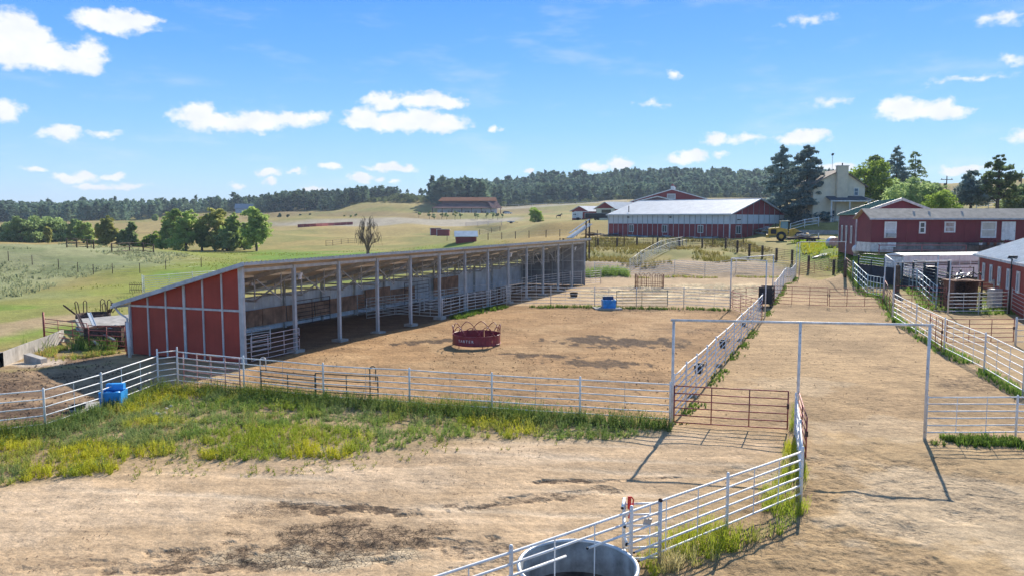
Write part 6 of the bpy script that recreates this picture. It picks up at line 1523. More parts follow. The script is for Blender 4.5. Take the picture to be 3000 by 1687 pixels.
# --- small things on the fields
def pasture_shed(label, px, py, w, d, h, D, rz, roofm):
    p = at_depth(px, py, D); p = on(p); ax = Vector((math.cos(rz), math.sin(rz), 0)); ay = Vector((-ax.y, ax.x, 0)); o = empty('pasture_shelter', p, label, 'shed')
    def Q(x, y, z): return p + ax * x + ay * y + UP * z
    obj('front_wall', MB().box(Q(0, -d / 2, h / 2), w, .1, h, ax, ay, UP), M_REDWALL2, o); obj('back_wall', MB().box(Q(0, d / 2, h * .42), w, .1, h * .84, ax, ay, UP), M_REDWALL2, o)
    for s in (-1, 1): obj('side_wall', MB().prism([Q(s * w / 2, -d / 2, 0), Q(s * w / 2, d / 2, 0), Q(s * w / 2, d / 2, h * .84), Q(s * w / 2, -d / 2, h)], ax * -.1 * s), M_REDWALL2, o)
    obj('roof', MB().prism([Q(-w / 2 - .2, -d / 2 - .3, h + .03), Q(w / 2 + .2, -d / 2 - .3, h + .03), Q(w / 2 + .2, d / 2 + .3, h * .84), Q(-w / 2 - .2, d / 2 + .3, h * .84)], (0, 0, .12)), roofm, o)
    obj('corner_trim', MB().box(Q(-w / 2, -d / 2 - .03, h / 2), .16, .1, h, ax, ay, UP), M_WHITE, o)
pasture_shed('left of the two little red shelters standing together in the far pasture', 1276, 690, 3.6, 3.0, 2.35, 262, .15, M_ROOFW)
pasture_shed('right of the two little red shelters standing together in the far pasture', 1299, 698, 4.0, 3.0, 2.2, 248, .0, M_ROOFW)
p = T(1336, 715); gabled('pasture_hut', 'little red hut with a pale roof peeking over the long shed roof', 'hut', p, (.98, .1, 0), (-.1, .98, 0), 4.0, 3.0, 1.5, .9, M_REDWALL2, M_ROOF, ov=.3)
def camper(label, px0, px1, py0, py1, D, m, nm='camper', roof=None, win=2):
    a, b = at_depth(px0, py1, D), at_depth(px1, py1, D); g_ = tz(a.x, a.y); L = b.x - a.x; h = at_depth(px0, py0, D).z - g_; wd = 2.5
    o = empty(nm, Vector((a.x, a.y, g_)), label, 'trailer')
    def Q(x, y, z): return Vector((a.x + x, a.y + y, g_ + z))
    bd = obj('body', MB().prism([Q(0, 0, .55), Q(L, 0, .55), Q(L, 0, h), Q(L * .03, 0, h), Q(0, 0, h * .93)], (0, wd, 0)), m, o)
    obj('roof_edge', MB().box(Q(L / 2, wd / 2, h + .05), L * 1.01, wd * 1.04, .1), roof or m, o)
    for k in range(2): obj('wheel', MB().lathe([(.05, -.12), (.3, -.12), (.38, -.05), (.38, .05), (.3, .12), (.05, .12)], Q(L * (.45 + .12 * k), .02, .38), 16, ax=(0, 1, 0)), M_BLACK, o)
    for k in range(win): obj('window', MB().box(Q(L * (.12 + .16 * k), -.02, h * .72), L * .09, .05, h * .18), M_GLASS, bd)
    obj('hitch', MB().bar(Q(L, wd / 2, .5), Q(L + 1.2, wd / 2, .45), .12, .12), M_BLACK, o)
camper('white horse trailer with two front windows parked by the small barn', 1678, 1707, 623, 645, 200, M_WHITE)
camper('long dark grey horse trailer parked left of the white-roofed barn', 1715, 1780, 626, 647, 196, mat('dark_trailer', (.035, .04, .045), .4, .2, .1, 1), 'horse_trailer', M_STEEL, 0)
camper('small white field trailer by the corrals in the far field', 1486, 1508, 649, 663, 262, M_WHITE, 'field_trailer', None, 1)
def car(label, px, py, D, m):
    p = on(at_depth(px, py, D)); o = empty('car', p, label, 'car')
    def Q(x, y, z): return p + Vector((x, y, z))
    bd = obj('body', MB().prism([Q(-2.3, 0, .35), Q(2.3, 0, .35), Q(2.3, 0, .85), Q(1.2, 0, 1.0), Q(-2.2, 0, 1.0)], (0, 1.8, 0)), m, o); obj('cabin', MB().prism([Q(-1.9, .1, 1.0), Q(1.1, .1, 1.0), Q(.5, .1, 1.6), Q(-1.5, .1, 1.6)], (0, 1.6, 0)), M_GLASS, bd)
    obj('roof', MB().box(Q(-.5, .9, 1.62), 2.0, 1.6, .06), m, bd)
    for x in (-1.4, 1.4): obj('wheel', MB().lathe([(.05, -.1), (.3, -.1), (.34, 0), (.3, .1), (.05, .1)], Q(x, .05, .34), 14, ax=(0, 1, 0)), M_BLACK, o)
car('dark parked car at the right end of the far hall', 1483, 625, 450, mat('car_dark', (.05, .055, .06), .3)); car('white parked car in front of the dark one by the far hall', 1489, 629, 440, M_WHITE)
# arena wall and round pens far out
def arena():
    o = empty('arena_wall', T(872, 666), 'low dark red curved arena wall far across the golden field', 'wall')
    for k in range(9):
        a, b = T(872 + 18 * k, 667 - .9 * k), T(872 + 18 * k + 17.6, 667 - .9 * (k + 1)); obj('wall_panel', MB().prism([a, b, b + UP * 1.3, a + UP * 1.3], (0, .15, 0)), M_REDWALL2, o)
arena()
fence('thin pipe corral in the far field right of the bare tree', [T(955, 722), T(975, 720), T(1000, 716), T(1020, 714), T(1045, 713)], 1.3, 3, 0, m=M_DARKRUST, stay=0, rr=.03, pr=.05)
fence('wooden corral rails in the left pasture near the cottonwoods', [T(328, 742), T(380, 738), T(420, 738), T(450, 744)], 1.4, 3, 0, m=M_WOOD, stay=0, rr=.06, pr=.11)
fence('short brown rail fence at the foot of the left field', [T(196, 726), T(225, 726), T(256, 728), T(275, 730)], 1.3, 3, 0, m=M_WOOD, stay=0, rr=.06, pr=.1)
fence('thin wire fence of dark posts crossing the left pasture', [T(25, 765), T(95, 776), T(172, 788), T(228, 798), T(274, 804), T(330, 802), T(410, 800), T(486, 790), T(590, 783)], 1.15, 3, 0, m=M_STAY, mp=M_WOOD, stay=0, rr=.006, pr=.045)
fence('wire fence of dark posts on the golden slope behind the shed roof', [T(1390, 706), T(1430, 704), T(1470, 702), T(1510, 700), T(1550, 698), T(1600, 696), T(1640, 694), T(1690, 694), T(1750, 697)], 1.3, 3, 0, m=M_STAY, mp=M_WOOD, stay=0, rr=.008, pr=.07)
fence('wire fence of posts in the middle pasture beyond the shelters', [T(1310, 706), T(1335, 702), T(1370, 694), T(1405, 688), T(1440, 682), T(1465, 678)], 1.4, 3, 0, m=M_STAY, mp=M_WOOD, stay=0, rr=.008, pr=.08)
fence('pinkish corral panels in the far field left of the white trailer', [T(1365, 664), T(1400, 663), T(1430, 662), T(1470, 662)], 1.5, 4, 0, m=mat('pinkish_white', (.62, .52, .52)), stay=0, rr=.05, pr=.08)
fence('white rail fence along the road past the far hall', [T(1480, 607), T(1560, 604), T(1640, 601), T(1740, 596), T(1835, 591)], 1.3, 2, 12, m=M_WHITE, stay=0, rr=.07, pr=.1)
# loading ramp behind the far end of the shed
def ramp():
    a = at_depth(1690, 690, 96); b = at_depth(1728, 655, 99); o = empty('loading_ramp', on(a), 'slanted pale metal loading ramp rising behind the far end of the shed', 'ramp')
    for dy in (0, 1.0):
        for z in (0, .55): obj('side_rail', MB().tube([a + Vector((-.9, dy, z - .3)), b + Vector((0, dy, z))], .05, 6), M_WHITE2, o)
    obj('deck', MB().bar(a + Vector((-.9, .5, -.35)), b + Vector((0, .5, -.1)), 1.0, .08), M_STEEL, o)
    for x, z in ((b, 1.0), (at_depth(1718, 668, 98), .9)):
        g_ = on(x); obj('post', MB().tube([g_, x + UP * z], .06, 6), M_DARKRUST, o); g2 = g_ + Vector((0, 1, 0)); obj('post', MB().tube([g2, x + Vector((0, 1, z))], .06, 6), M_DARKRUST, o)
ramp()
# house among the far-left pines
p = on(at_depth(690, 632, 560)); gabled('far_house', 'tiny pale gabled house among the pines on the far left ridge', 'house', p, (.98, .2, 0), (-.2, .98, 0), 12, 8, 3.5, 3.2, mat('pale_grey_siding', (.50, .53, .56), .7), mat('grey_shingle2', (.30, .33, .36), .8), ov=.6)
# power poles
for lab, px, pt, pb, D in (('wooden power pole with crossarm among the trees at right', 2770, 516, 600, 165), ('wooden power pole with crossarm at the right frame edge', 2988, 500, 600, 175)):
    a = on(at_depth(px, pb, D)); t_ = at_depth(px, pt, D); o = empty('power_pole', a, lab, 'pole')
    obj('shaft', MB().tube([a, Vector((a.x, a.y, t_.z))], [.16, .10], 8), M_WOOD, o); obj('crossarm', MB().box(Vector((a.x, a.y, t_.z - .8)), 2.6, .12, .14), M_WOOD, o); obj('transformer', MB().tube([Vector((a.x - .3, a.y, t_.z - 2.6)), Vector((a.x - .3, a.y, t_.z - 1.6))], .3, 10), M_DARKRUST, o)
    for s in (-1.1, 0, 1.1): obj('insulator', MB().tube([Vector((a.x + s, a.y, t_.z - .73)), Vector((a.x + s, a.y, t_.z - .5))], .06, 6), M_BLACK, o)
# dark horse grazing in the far field
def horse():
    p = on(at_depth(1637, 637, 300)); o = empty('horse', p, 'dark brown horse standing alone in the far field', 'horse')
    J = {'hip': (-.75, 0, 1.15), 'mid': (0, 0, 1.05), 'sh': (.6, 0, 1.15), 'nk': (1.0, 0, 1.5), 'hd': (1.25, 0, 1.75), 'mz': (1.65, 0, 1.5), 'tail': (-1.0, 0, .9), 'tt': (-1.05, 0, .4)}
    V, E, R = [], [], []
    def v(n, c, r): V.append((c[0] + p.x, c[1] + p.y, c[2] + p.z)); R.append(r); J[n] = len(V) - 1
    rad = dict(hip=.30, mid=.31, sh=.30, nk=.18, hd=.14, mz=.08, tail=.06, tt=.04); pts = dict(J)
    for n, c in pts.items(): v(n, c, rad[n])
    for a_, b_ in (('hip', 'mid'), ('mid', 'sh'), ('sh', 'nk'), ('nk', 'hd'), ('hd', 'mz'), ('hip', 'tail'), ('tail', 'tt')): E.append((J[a_], J[b_]))
    for s in (-.17, .17):
        for x, kx, hip in ((-.8, .10, 'hip'), (.62, 0, 'sh')):
            i0 = len(V)
            for dx, z, r in ((0, .85, .13), (kx * -.4 + (.08 if hip == 'hip' else 0), .55, .08), (-kx, .32, .055), (-kx * .6, .04, .06)): V.append((p.x + x + dx, p.y + s, p.z + z)); R.append(r)
            E.append((J[hip], i0)); E += [(i0, i0 + 1), (i0 + 1, i0 + 2), (i0 + 2, i0 + 3)]
    me = bpy.data.meshes.new('body'); me.from_pydata([Vector(q) - p for q in V], E, []); ob = bpy.data.objects.new('body', me); C.objects.link(ob); ob.parent = o
    me.materials.append(mat('horse_coat', (.05, .025, .018), .6)); md = ob.modifiers.new('skin', 'SKIN'); ob.modifiers.new('sub', 'SUBSURF').levels = 1
    for i, r in enumerate(R): me.skin_vertices[0].data[i].radius = (r, r)
    me.skin_vertices[0].data[J['mid']].use_root = True
    obj('mane', MB().prism([p + Vector((.75, -.02, 1.45)), p + Vector((1.15, -.02, 1.86)), p + Vector((1.0, -.02, 1.9)), p + Vector((.6, -.02, 1.5))], (0, .04, 0)), M_BLACK, o)
horse()

# ------------------------------------------------------------------ trees
def quads(c, size, asp=1.0, up=0.0, r=None):
    """Leaf-sized quads at centres c (n,3), random attitudes."""
    r = r or rng; n = len(c)
    a = r.normal(size=(n, 3)); a[:, 2] *= (1 - up); a /= np.linalg.norm(a, axis=1)[:, None]
    b = r.normal(size=(n, 3)); b -= a * (a * b).sum(1)[:, None]; b /= np.linalg.norm(b, axis=1)[:, None]
    s = (size * r.uniform(.6, 1.35, n))[:, None]
    v = np.stack([c - a * s, c + b * s * asp * .62, c + a * s, c - b * s * asp * .62], 1).reshape(-1, 3)
    f = np.arange(n * 4).reshape(n, 4); return v, f
def join(parts):
    V, F, o = [], [], 0
    for v, f in parts: V.append(v); F.append(f + o); o += len(v)
    return np.concatenate(V), np.concatenate(F)
def limb_mesh(name, segs, m, n=6):
    k = MB()
    for pts, rad in segs: k.tube(pts, rad, n, caps=False)
    return k
def in_ball(n, r):
    p = r.normal(size=(n, 3)); p /= np.linalg.norm(p, axis=1)[:, None]; return p * (r.uniform(0, 1, n) ** (1 / 2.4))[:, None]
def spruce_crown(h, R, n, seed, bare=.05, size=.3, gaps=.0, power=.85):
    r = np.random.default_rng(seed); C_ = []
    nb = int(h * 7.5)
    for i in range(nb):
        t = (i + r.uniform(0, 1)) / nb; z = h * (bare + (1 - bare) * t); a = r.uniform(0, 2 * math.pi)
        if r.uniform() < gaps: continue
        L = R * (1 - t) ** power * r.uniform(.72, 1.18) + .25; k = max(6, int(n / nb * (L / (R * .55))))
        s = r.uniform(.12, 1, k) ** .75; droop = -.22 * L * s ** 1.4 + .10 * L * s ** 3
        w = .15 * L * (1 - s * .7) + .07
        x = L * s; y = r.normal(size=k) * w; zz = z + droop + r.normal(size=k) * .10 - np.abs(r.normal(size=k)) * .12
        C_.append(np.stack([x * math.cos(a) - y * math.sin(a), x * math.sin(a) + y * math.cos(a), zz], 1))
    c = np.concatenate(C_); return quads(c, size, .62, .35, r)
def lobe_crown(lobes, n, seed, size=.28, hollow=.35):
    r = np.random.default_rng(seed); P = []
    vol = np.array([l[3] * l[4] * l[5] for l in lobes]) ** .7; vol = vol / vol.sum()
    for l, q in zip(lobes, vol):
        k = int(n * q); m = max(5, int(k / 34)); sub = in_ball(m, r)
        sub *= (np.maximum(np.linalg.norm(sub, axis=1), hollow) / np.maximum(np.linalg.norm(sub, axis=1), 1e-6))[:, None]
        cs = sub * np.array(l[3:6]) + np.array(l[:3])
        rr = np.mean(l[3:6]) * .30
        pick = r.integers(0, m, k); P.append(cs[pick] + in_ball(k, r) * rr * np.array([1.25, 1.25, .75]))
    c = np.concatenate(P); return quads(c, size, .9, .2, r)
LM = dict(
 spruce=leafmat('spruce_needles', (.31, .40, .37), (.18, .26, .24), .42),
 pine=leafmat('pine_needles', (.28, .36, .15), (.16, .22, .10), .45),
 darkpine=leafmat('dark_pine_needles', (.14, .20, .11), (.08, .13, .085), .35, .15),
 cotton=leafmat('cottonwood_leaves', (.42, .52, .15), (.24, .33, .10), .56, .35),
 gold=leafmat('turning_leaves', (.50, .48, .15), (.34, .38, .12), .55, .35),
 willow=leafmat('willow_leaves', (.40, .50, .20), (.22, .31, .13), .54, .25),
 bright=leafmat('bright_leaves', (.34, .45, .08), (.20, .30, .06), .52, .6),
 scrub=leafmat('scrub_oak', (.27, .31, .11), (.16, .20, .08), .45, .12))
M_BARK = mat('bark', (.115, .085, .065), .95, 0, .25, 3, bump=.4)
PROTO = {}
def tree(name, label, p, crown, lm, segs, group=None, scale=1.0, rz=0.0, cat='tree', key=None):
    """segs: limbs in local metres; crown: (verts, quads) local."""
    p = Vector(p)
    o = empty(name, p, label, cat, group); o.scale = (scale,) * 3 if isinstance(scale, (int, float)) else scale; o.rotation_euler = (0, 0, rz)
    if key and key in PROTO:
        for src in PROTO[key]:
            c = src.copy(); C.objects.link(c); c.parent = o
        return o
    k = limb_mesh('trunk', segs, M_BARK)
    me = bpy.data.meshes.new('trunk'); me.from_pydata(k.v, [], k.f); me.materials.append(M_BARK); t = bpy.data.objects.new('trunk', me); C.objects.link(t); t.parent = o
    cr = np_mesh('crown', crown[0], crown[1], lm, parent=o)
    if key: PROTO[key] = [t, cr]
    return o
def trunk_segs(h, r, seed, nl=7, spread=.35, top=.8, lean=0.0):
    q = random.Random(seed); S_ = [([(0, 0, -.4), (lean * .3, 0, h * top * .5), (lean, 0, h * top)], [r, r * .75, r * .25])]
    for i in range(nl):
        z = h * (.22 + .5 * i / nl); a = q.uniform(0, 6.28); L = h * spread * q.uniform(.6, 1.1); x0 = lean * z / h
        S_.append(([(x0, 0, z), (x0 + L * .5 * math.cos(a), L * .5 * math.sin(a), z + L * .42), (x0 + L * math.cos(a), L * math.sin(a), z + L * .75)], [r * .42, r * .25, r * .08]))
    return S_
def px_tree(px, pyb, pyt, D):
    p = on(at_depth(px, pyb, D)); h = at_depth(px, pyt, D).z - p.z; return p, h
# blue spruces by the barn
for lab, px, pt, D, R, sd in (('blue spruce left of the pair between barn and farmhouse', 2284, 426, 158, 5.6, 1), ('blue spruce right of the pair between barn and farmhouse', 2360, 425, 150, 6.5, 2)):
    p, h = px_tree(px, 655, pt, D); tree('spruce_tree', lab, p, spruce_crown(h, R, 22000, sd, .02, .30, .02, .55), LM['spruce'], [([(0, 0, -.5), (0, 0, h * .95)], [.35, .05])])
# right-hand group
p, h = px_tree(2620, 640, 427, 168); tree('spruce_tree', 'tall dark spruce behind the farmhouse, right of its roof', p, spruce_crown(h, 5.2, 7000, 3, .10, .36, .08, .8), LM['spruce'], [([(0, 0, -.5), (0, 0, h * .95)], [.35, .05])])
p, h = px_tree(2674, 640, 441, 172); tree('spruce_tree', 'thin half-bare conifer right of the tall dark spruce', p, spruce_crown(h, 3.6, 2600, 4, .2, .34, .35, .6), LM['pine'], [([(0, 0, -.5), (0, 0, h * .95)], [.3, .05])])
p, h = px_tree(2560, 640, 452, 175); tree('pine_tree', 'dark pine top poking above the bright tree by the farmhouse', p, lobe_crown([(0, 0, h * .75, 3.4, 3.4, h * .2), (0, 0, h * .92, 1.6, 1.6, h * .10), (1, 0, h * .5, 4, 4, h * .2)], 3600, 5, .36), LM['pine'], trunk_segs(h, .3, 5))
p, h = px_tree(2545, 645, 466, 150); tree('ash_tree', 'bright green leafy tree right of the farmhouse', p, lobe_crown([(-2.2, 0, h * .72, 2.6, 2.6, h * .18), (1.6, 0, h * .80, 2.6, 2.4, h * .17), (0, 0, h * .5, 3.8, 3.4, h * .22), (2.6, -.5, h * .52, 2.6, 2.6, h * .18), (1.0, 0, h * .25, 3.6, 3.2, h * .2)], 6500, 6, .28), LM['bright'], trunk_segs(h, .28, 6))
p, h = px_tree(2662, 640, 520, 132); tree('juniper_tree', 'rounded grey-green tree behind the green-roofed shed', p, lobe_crown([(-1.6, 0, h * .55, 2.6, 2.6, h * .38), (1.4, 0, h * .62, 2.8, 2.6, h * .36), (0, 0, h * .3, 3.6, 3, h * .3), (3.0, 0, h * .42, 1.8, 2, h * .3)], 6500, 7, .24), LM['willow'], trunk_segs(h, .25, 7))
p, h = px_tree(2735, 640, 532, 140); tree('juniper_tree', 'darker bushy tree just right of the rounded grey-green one', p, lobe_crown([(0, 0, h * .6, 2.4, 2.4, h * .38), (1.8, 0, h * .4, 2.0, 2.0, h * .3)], 3600, 8, .26), LM['pine'], trunk_segs(h, .22, 8))
p, h = px_tree(2752, 632, 557, 112); tree('plum_bush', 'bright yellow-green rounded bush behind the mobile home roof', p, lobe_crown([(-.9, 0, h * .55, 1.7, 1.7, h * .42), (1.0, 0, h * .5, 1.8, 1.7, h * .40), (0, 0, h * .7, 1.6, 1.5, h * .3)], 5200, 9, .17), LM['bright'], trunk_segs(h, .14, 9))
p, h = px_tree(2842, 636, 497, 130); tree('pine_tree', 'rounded dark pine left of the tallest pine at right', p, lobe_crown([(0, 0, h * .62, 2.6, 2.6, h * .24), (-.2, 0, h * .85, 1.3, 1.3, h * .15), (.8, 0, h * .40, 2.6, 2.4, h * .16), (-1.2, 0, h * .42, 2.2, 2.2, h * .15)], 5200, 10, .25), LM['spruce'], trunk_segs(h, .24, 10, 8, .25))
p, h = px_tree(2920, 636, 451, 128); tree('pine_tree', 'tallest open-crowned pine near the right frame edge', p, lobe_crown([(0, 0, h * .93, .9, .9, h * .06), (-.7, 0, h * .82, 1.6, 1.5, h * .07), (.8, .3, h * .78, 1.7, 1.6, h * .07), (-1.6, 0, h * .66, 2.0, 1.8, h * .06), (1.7, -.3, h * .63, 2.1, 1.9, h * .07), (0, .4, h * .55, 2.2, 2, h * .06), (-2.0, 0, h * .44, 1.9, 1.8, h * .06), (2.0, .3, h * .45, 2.2, 1.8, h * .07), (.4, 0, h * .35, 2.2, 1.9, h * .06), (2.6, 0, h * .28, 1.4, 1.4, h * .05)], 5200, 11, .24, .2), LM['pine'], trunk_segs(h, .30, 11, 14, .20, .92))
p, h = px_tree(2985, 640, 540, 140); tree('pine_tree', 'dark pine cut by the right frame edge', p, lobe_crown([(0, 0, h * .6, 2.8, 2.6, h * .3), (.5, 0, h * .85, 1.5, 1.5, h * .14), (-1.2, 0, h * .35, 2.4, 2.2, h * .2)], 4200, 12, .27), LM['pine'], trunk_segs(h, .25, 12))
p, h = px_tree(2962, 640, 578, 150); tree('pine_tree', 'low bushy pine between the tallest pine and the frame edge', p, lobe_crown([(0, 0, h * .5, 2.6, 2.4, h * .45)], 2600, 13, .28), LM['scrub'], trunk_segs(h, .2, 13))
p, h = px_tree(1568, 650, 607, 262); tree('elm_tree', 'lone rounded green tree in the golden field left of the horse trailers', p, lobe_crown([(-.4, 0, h * .62, 1.9, 1.9, h * .34), (.6, 0, h * .45, 2.0, 1.9, h * .34), (1.8, 0, h * .2, 1.2, 1.2, h * .16), (0, 0, h * .25, 2.0, 1.8, h * .22)], 3600, 14, .26), LM['bright'], trunk_segs(h, .2, 14))
# cottonwoods along the creek, left
def cottonwood(label, px, pyb, pyt, D, wpx, lm, sd, nm='cottonwood_tree', dens=1.0):
    p, h = px_tree(px, pyb, pyt, D); w = wpx / FPX * D / 2; q = random.Random(sd); L = []
    for k in range(9):
        t = (k + .5) / 9; z = h * (.16 + .76 * t); ww = w * (1.05 if t < .55 else 1.05 - .9 * (t - .55)) * q.uniform(.55, .8)
        L.append((q.uniform(-.45, .45) * w, q.uniform(-.4, .4) * w, z, ww * 1.25, ww * 1.2, h * q.uniform(.12, .18)))
    return tree(nm, label, p, lobe_crown(L, int(6500 * dens), sd, .29 * D / 165, .3), lm, trunk_segs(h, .26, sd, 8, .3))
for a in [('leftmost cottonwood of the big creek clump', 512, 737, 612, 168, 66, LM['cotton'], 21), ('dark rounded cottonwood, second in the big creek clump', 546, 738, 622, 164, 76, LM['cotton'], 22),
          ('slim dark cottonwood in the middle of the big creek clump', 592, 736, 640, 166, 46, LM['cotton'], 23), ('tall yellowing cottonwood in the middle of the big creek clump', 630, 735, 606, 165, 66, LM['gold'], 24),
          ('second yellowing cottonwood right of the tallest one', 652, 736, 622, 168, 48, LM['gold'], 25), ('green cottonwood at the right of the big creek clump', 682, 738, 626, 162, 58, LM['cotton'], 26), ('low green cottonwood in front at the right of the clump', 665, 740, 668, 160, 50, LM['willow'], 27),
          ('open green cottonwood standing right of the creek clump', 752, 738, 612, 160, 78, LM['cotton'], 28), ('slim cottonwood joining the clump and the open one', 716, 736, 655, 168, 40, LM['cotton'], 29),
          ('yellowing cottonwood alone in the left field', 311, 727, 635, 172, 46, LM['gold'], 30), ('slim pale cottonwood with a bare top, left field', 387, 725, 652, 172, 30, LM['willow'], 31), ('small grey-green tree left of the slim pale one', 362, 724, 675, 174, 34, LM['willow'], 32),
          ('dark wide tree left of the lone yellowing cottonwood', 245, 712, 650, 195, 52, LM['cotton'], 33), ('pale tree behind the dark wide one in the left field', 222, 706, 645, 205, 34, LM['willow'], 34), ('small tree at the right foot of the dark wide one', 264, 718, 690, 190, 20, LM['cotton'], 35)]:
    cottonwood(*a)
def bush(label, px, pyb, pyt, D, wpx, lm, sd, group=None):
    p, h = px_tree(px, pyb, pyt, D); w = wpx / FPX * D / 2
    L = [(-w * .4, 0, h * .45, w * .6, w * .5, h * .42), (w * .35, 0, h * .55, w * .6, w * .5, h * .4), (0, 0, h * .35, w * .8, w * .5, h * .33)]
    return tree('bush', label, p, lobe_crown(L, 2200, sd, .24 * D / 160, .3), lm, trunk_segs(h, .12, sd, 4), group, cat='bush')
for a in [('bright round bush left of the big creek clump', 455, 730, 672, 170, 66, LM['bright'], 41), ('dark bush beside the bright round one by the creek', 476, 733, 688, 166, 50, LM['cotton'], 42), ('small bush at the foot of the slim pale cottonwood', 401, 726, 702, 172, 26, LM['bright'], 43), ('low dark bush under the creek clump at left', 425, 728, 700, 170, 24, LM['cotton'], 44),
          ('lone round bush on the far golden field, left', 454, 642, 628, 460, 16, LM['cotton'], 45)]:
    bush(*a)
# spreading willows at far left
for k, (px, pb, pt, D, w) in enumerate(((35, 712, 655, 200, 60), (62, 714, 642, 196, 90), (105, 714, 640, 200, 90), (150, 712, 638, 204, 90), (182, 708, 652, 208, 50))):
    p, h = px_tree(px, pb, pt, D); W_ = w / FPX * D / 2
    L = [(q_ * W_, 0, h * z_, W_ * .68, W_ * .6, h * .26) for q_, z_ in ((-.6, .35), (.6, .35), (-.35, .62), (.4, .65), (0, .80), (0, .3), (-.75, .2), (.75, .2))]
    tree('willow_tree', ['leftmost low willow of the dense willow group', 'big domed willow second from left in the willow group', 'middle domed willow of the dense willow group', 'tall domed willow right of the middle of the willow group', 'rightmost willow of the dense willow group'][k], p, lobe_crown(L, 6500, 60 + k, .34, .55), LM['willow'], trunk_segs(h, .4, 60 + k), 'willow group in the left field')
p, h = px_tree(141, 706, 662, 192); tree('poplar_tree', 'slim pale tree in front of the willow group', p, lobe_crown([(0, 0, h * .5, .9, .9, h * .42)], 1500, 70, .26), LM['gold'], trunk_segs(h, .12, 70))
p, h = px_tree(8, 706, 678, 205); tree('poplar_tree', 'low tree at the left frame edge beside the willows', p, lobe_crown([(0, 0, h * .5, 2.4, 2, h * .45)], 1500, 71, .3), LM['cotton'], trunk_segs(h, .15, 71))
# the bare tree behind the shed
def bare_tree():
    p, h = px_tree(1078, 742, 630, 128); o = empty('bare_tree', p, 'bare drooping tree rising behind the long shed roof', 'tree')
    q = random.Random(8); M_TW = mat('twig', (.20, .145, .10), .9, 0, .2, 3)
    tk = MB().tube([p - UP * .4, p + UP * h * .18], [.32, .26], 8); obj('trunk', tk, M_TW, o)
    st = p + UP * h * .12
    for k in range(9):
        a = k * .7 + q.uniform(-.2, .2); R = q.uniform(.4, 2.0); x, y = math.cos(a), math.sin(a) * .8; top = h * (1.0 - .10 * R) * q.uniform(.88, 1.0)
        pts = [st, st + Vector((x * R * .35, y * R * .35, h * .22)), p + Vector((x * R, y * R, top * .55)), p + Vector((x * R * .45, y * R * .45, top))]
        lb = obj('limb', MB().tube(pts, [.13, .10, .06, .02], 6), M_TW, o)
        tw = MB()
        for j in range(22):
            t = q.uniform(.3, 1); i = min(2, int(t * 3)); f_ = t * 3 - i; b0 = pts[i] + (pts[i + 1] - pts[i]) * f_
            an = a + q.uniform(-1, 1); L = q.uniform(.6, 1.6); e = b0 + Vector((math.cos(an) * L * .45, math.sin(an) * L * .4, L * .7))
            tw.tube([b0, (b0 + e) / 2 + UP * .25, e, e + Vector((math.cos(an) * .3, math.sin(an) * .2, -L * q.uniform(.4, 1.3)))], [.035, .028, .02, .012], 4, caps=False)
        tag(obj('twigs', tw, M_TW, lb), kind='stuff')
bare_tree()
# saplings along the road before the far hall
for k, (px, pb, pt) in enumerate(((1227, 640, 622), (1258, 642, 618), (1272, 640, 626), (1294, 640, 624), (1309, 641, 623), (1333, 642, 620), (1349, 642, 623), (1394, 641, 620), (1398, 642, 626), (1426, 641, 623), (1444, 640, 622), (1458, 640, 624), (1472, 641, 626), (1043, 650, 626), (1028, 645, 632), (1009, 646, 633))):
    p, h = px_tree(px, pb, pt, 395 - (k % 3) * 6)
    ws = ['first', 'second', 'third', 'fourth', 'fifth', 'sixth', 'seventh', 'eighth', 'ninth', 'tenth', 'eleventh', 'twelfth', 'thirteenth']
    lab = (ws[k] + ' young tree from the left in the row before the far hall') if k < 13 else ['round bush-like tree beside the grey road, right of the bare tree', 'small tree left of the bush-like one by the grey road', 'tiny dark conifer left of the small tree by the grey road'][k - 13]
    w = h * (.28 if k < 13 else .5)
    tree('young_tree', lab, p, lobe_crown([(0, 0, h * .66, w, w, h * .32)], 260, 90 + k, .42, .2), LM['scrub'] if k % 2 else LM['willow'], [([(0, 0, -.2), (0, 0, h * .7)], [.12, .05])], 'young trees by the road')
for k, (px, pb, pt, D) in enumerate(((820, 641, 626, 430), (844, 641, 630, 430), (880, 634, 628, 470), (908, 632, 627, 470))):
    p, h = px_tree(px, pb, pt, D); w = h * .6
    tree('field_bush', ['leftmost dark bush of four on the far golden slope', 'second dark bush of four on the far golden slope', 'third small bush of four on the far golden slope', 'rightmost small bush of four on the far golden slope'][k], p, lobe_crown([(0, 0, h * .5, w, w, h * .45)], 300, 120 + k, .5, .2), LM['darkpine'], [([(0, 0, -.2), (0, 0, h * .4)], [.15, .1])], 'bushes on the far slope', cat='bush')

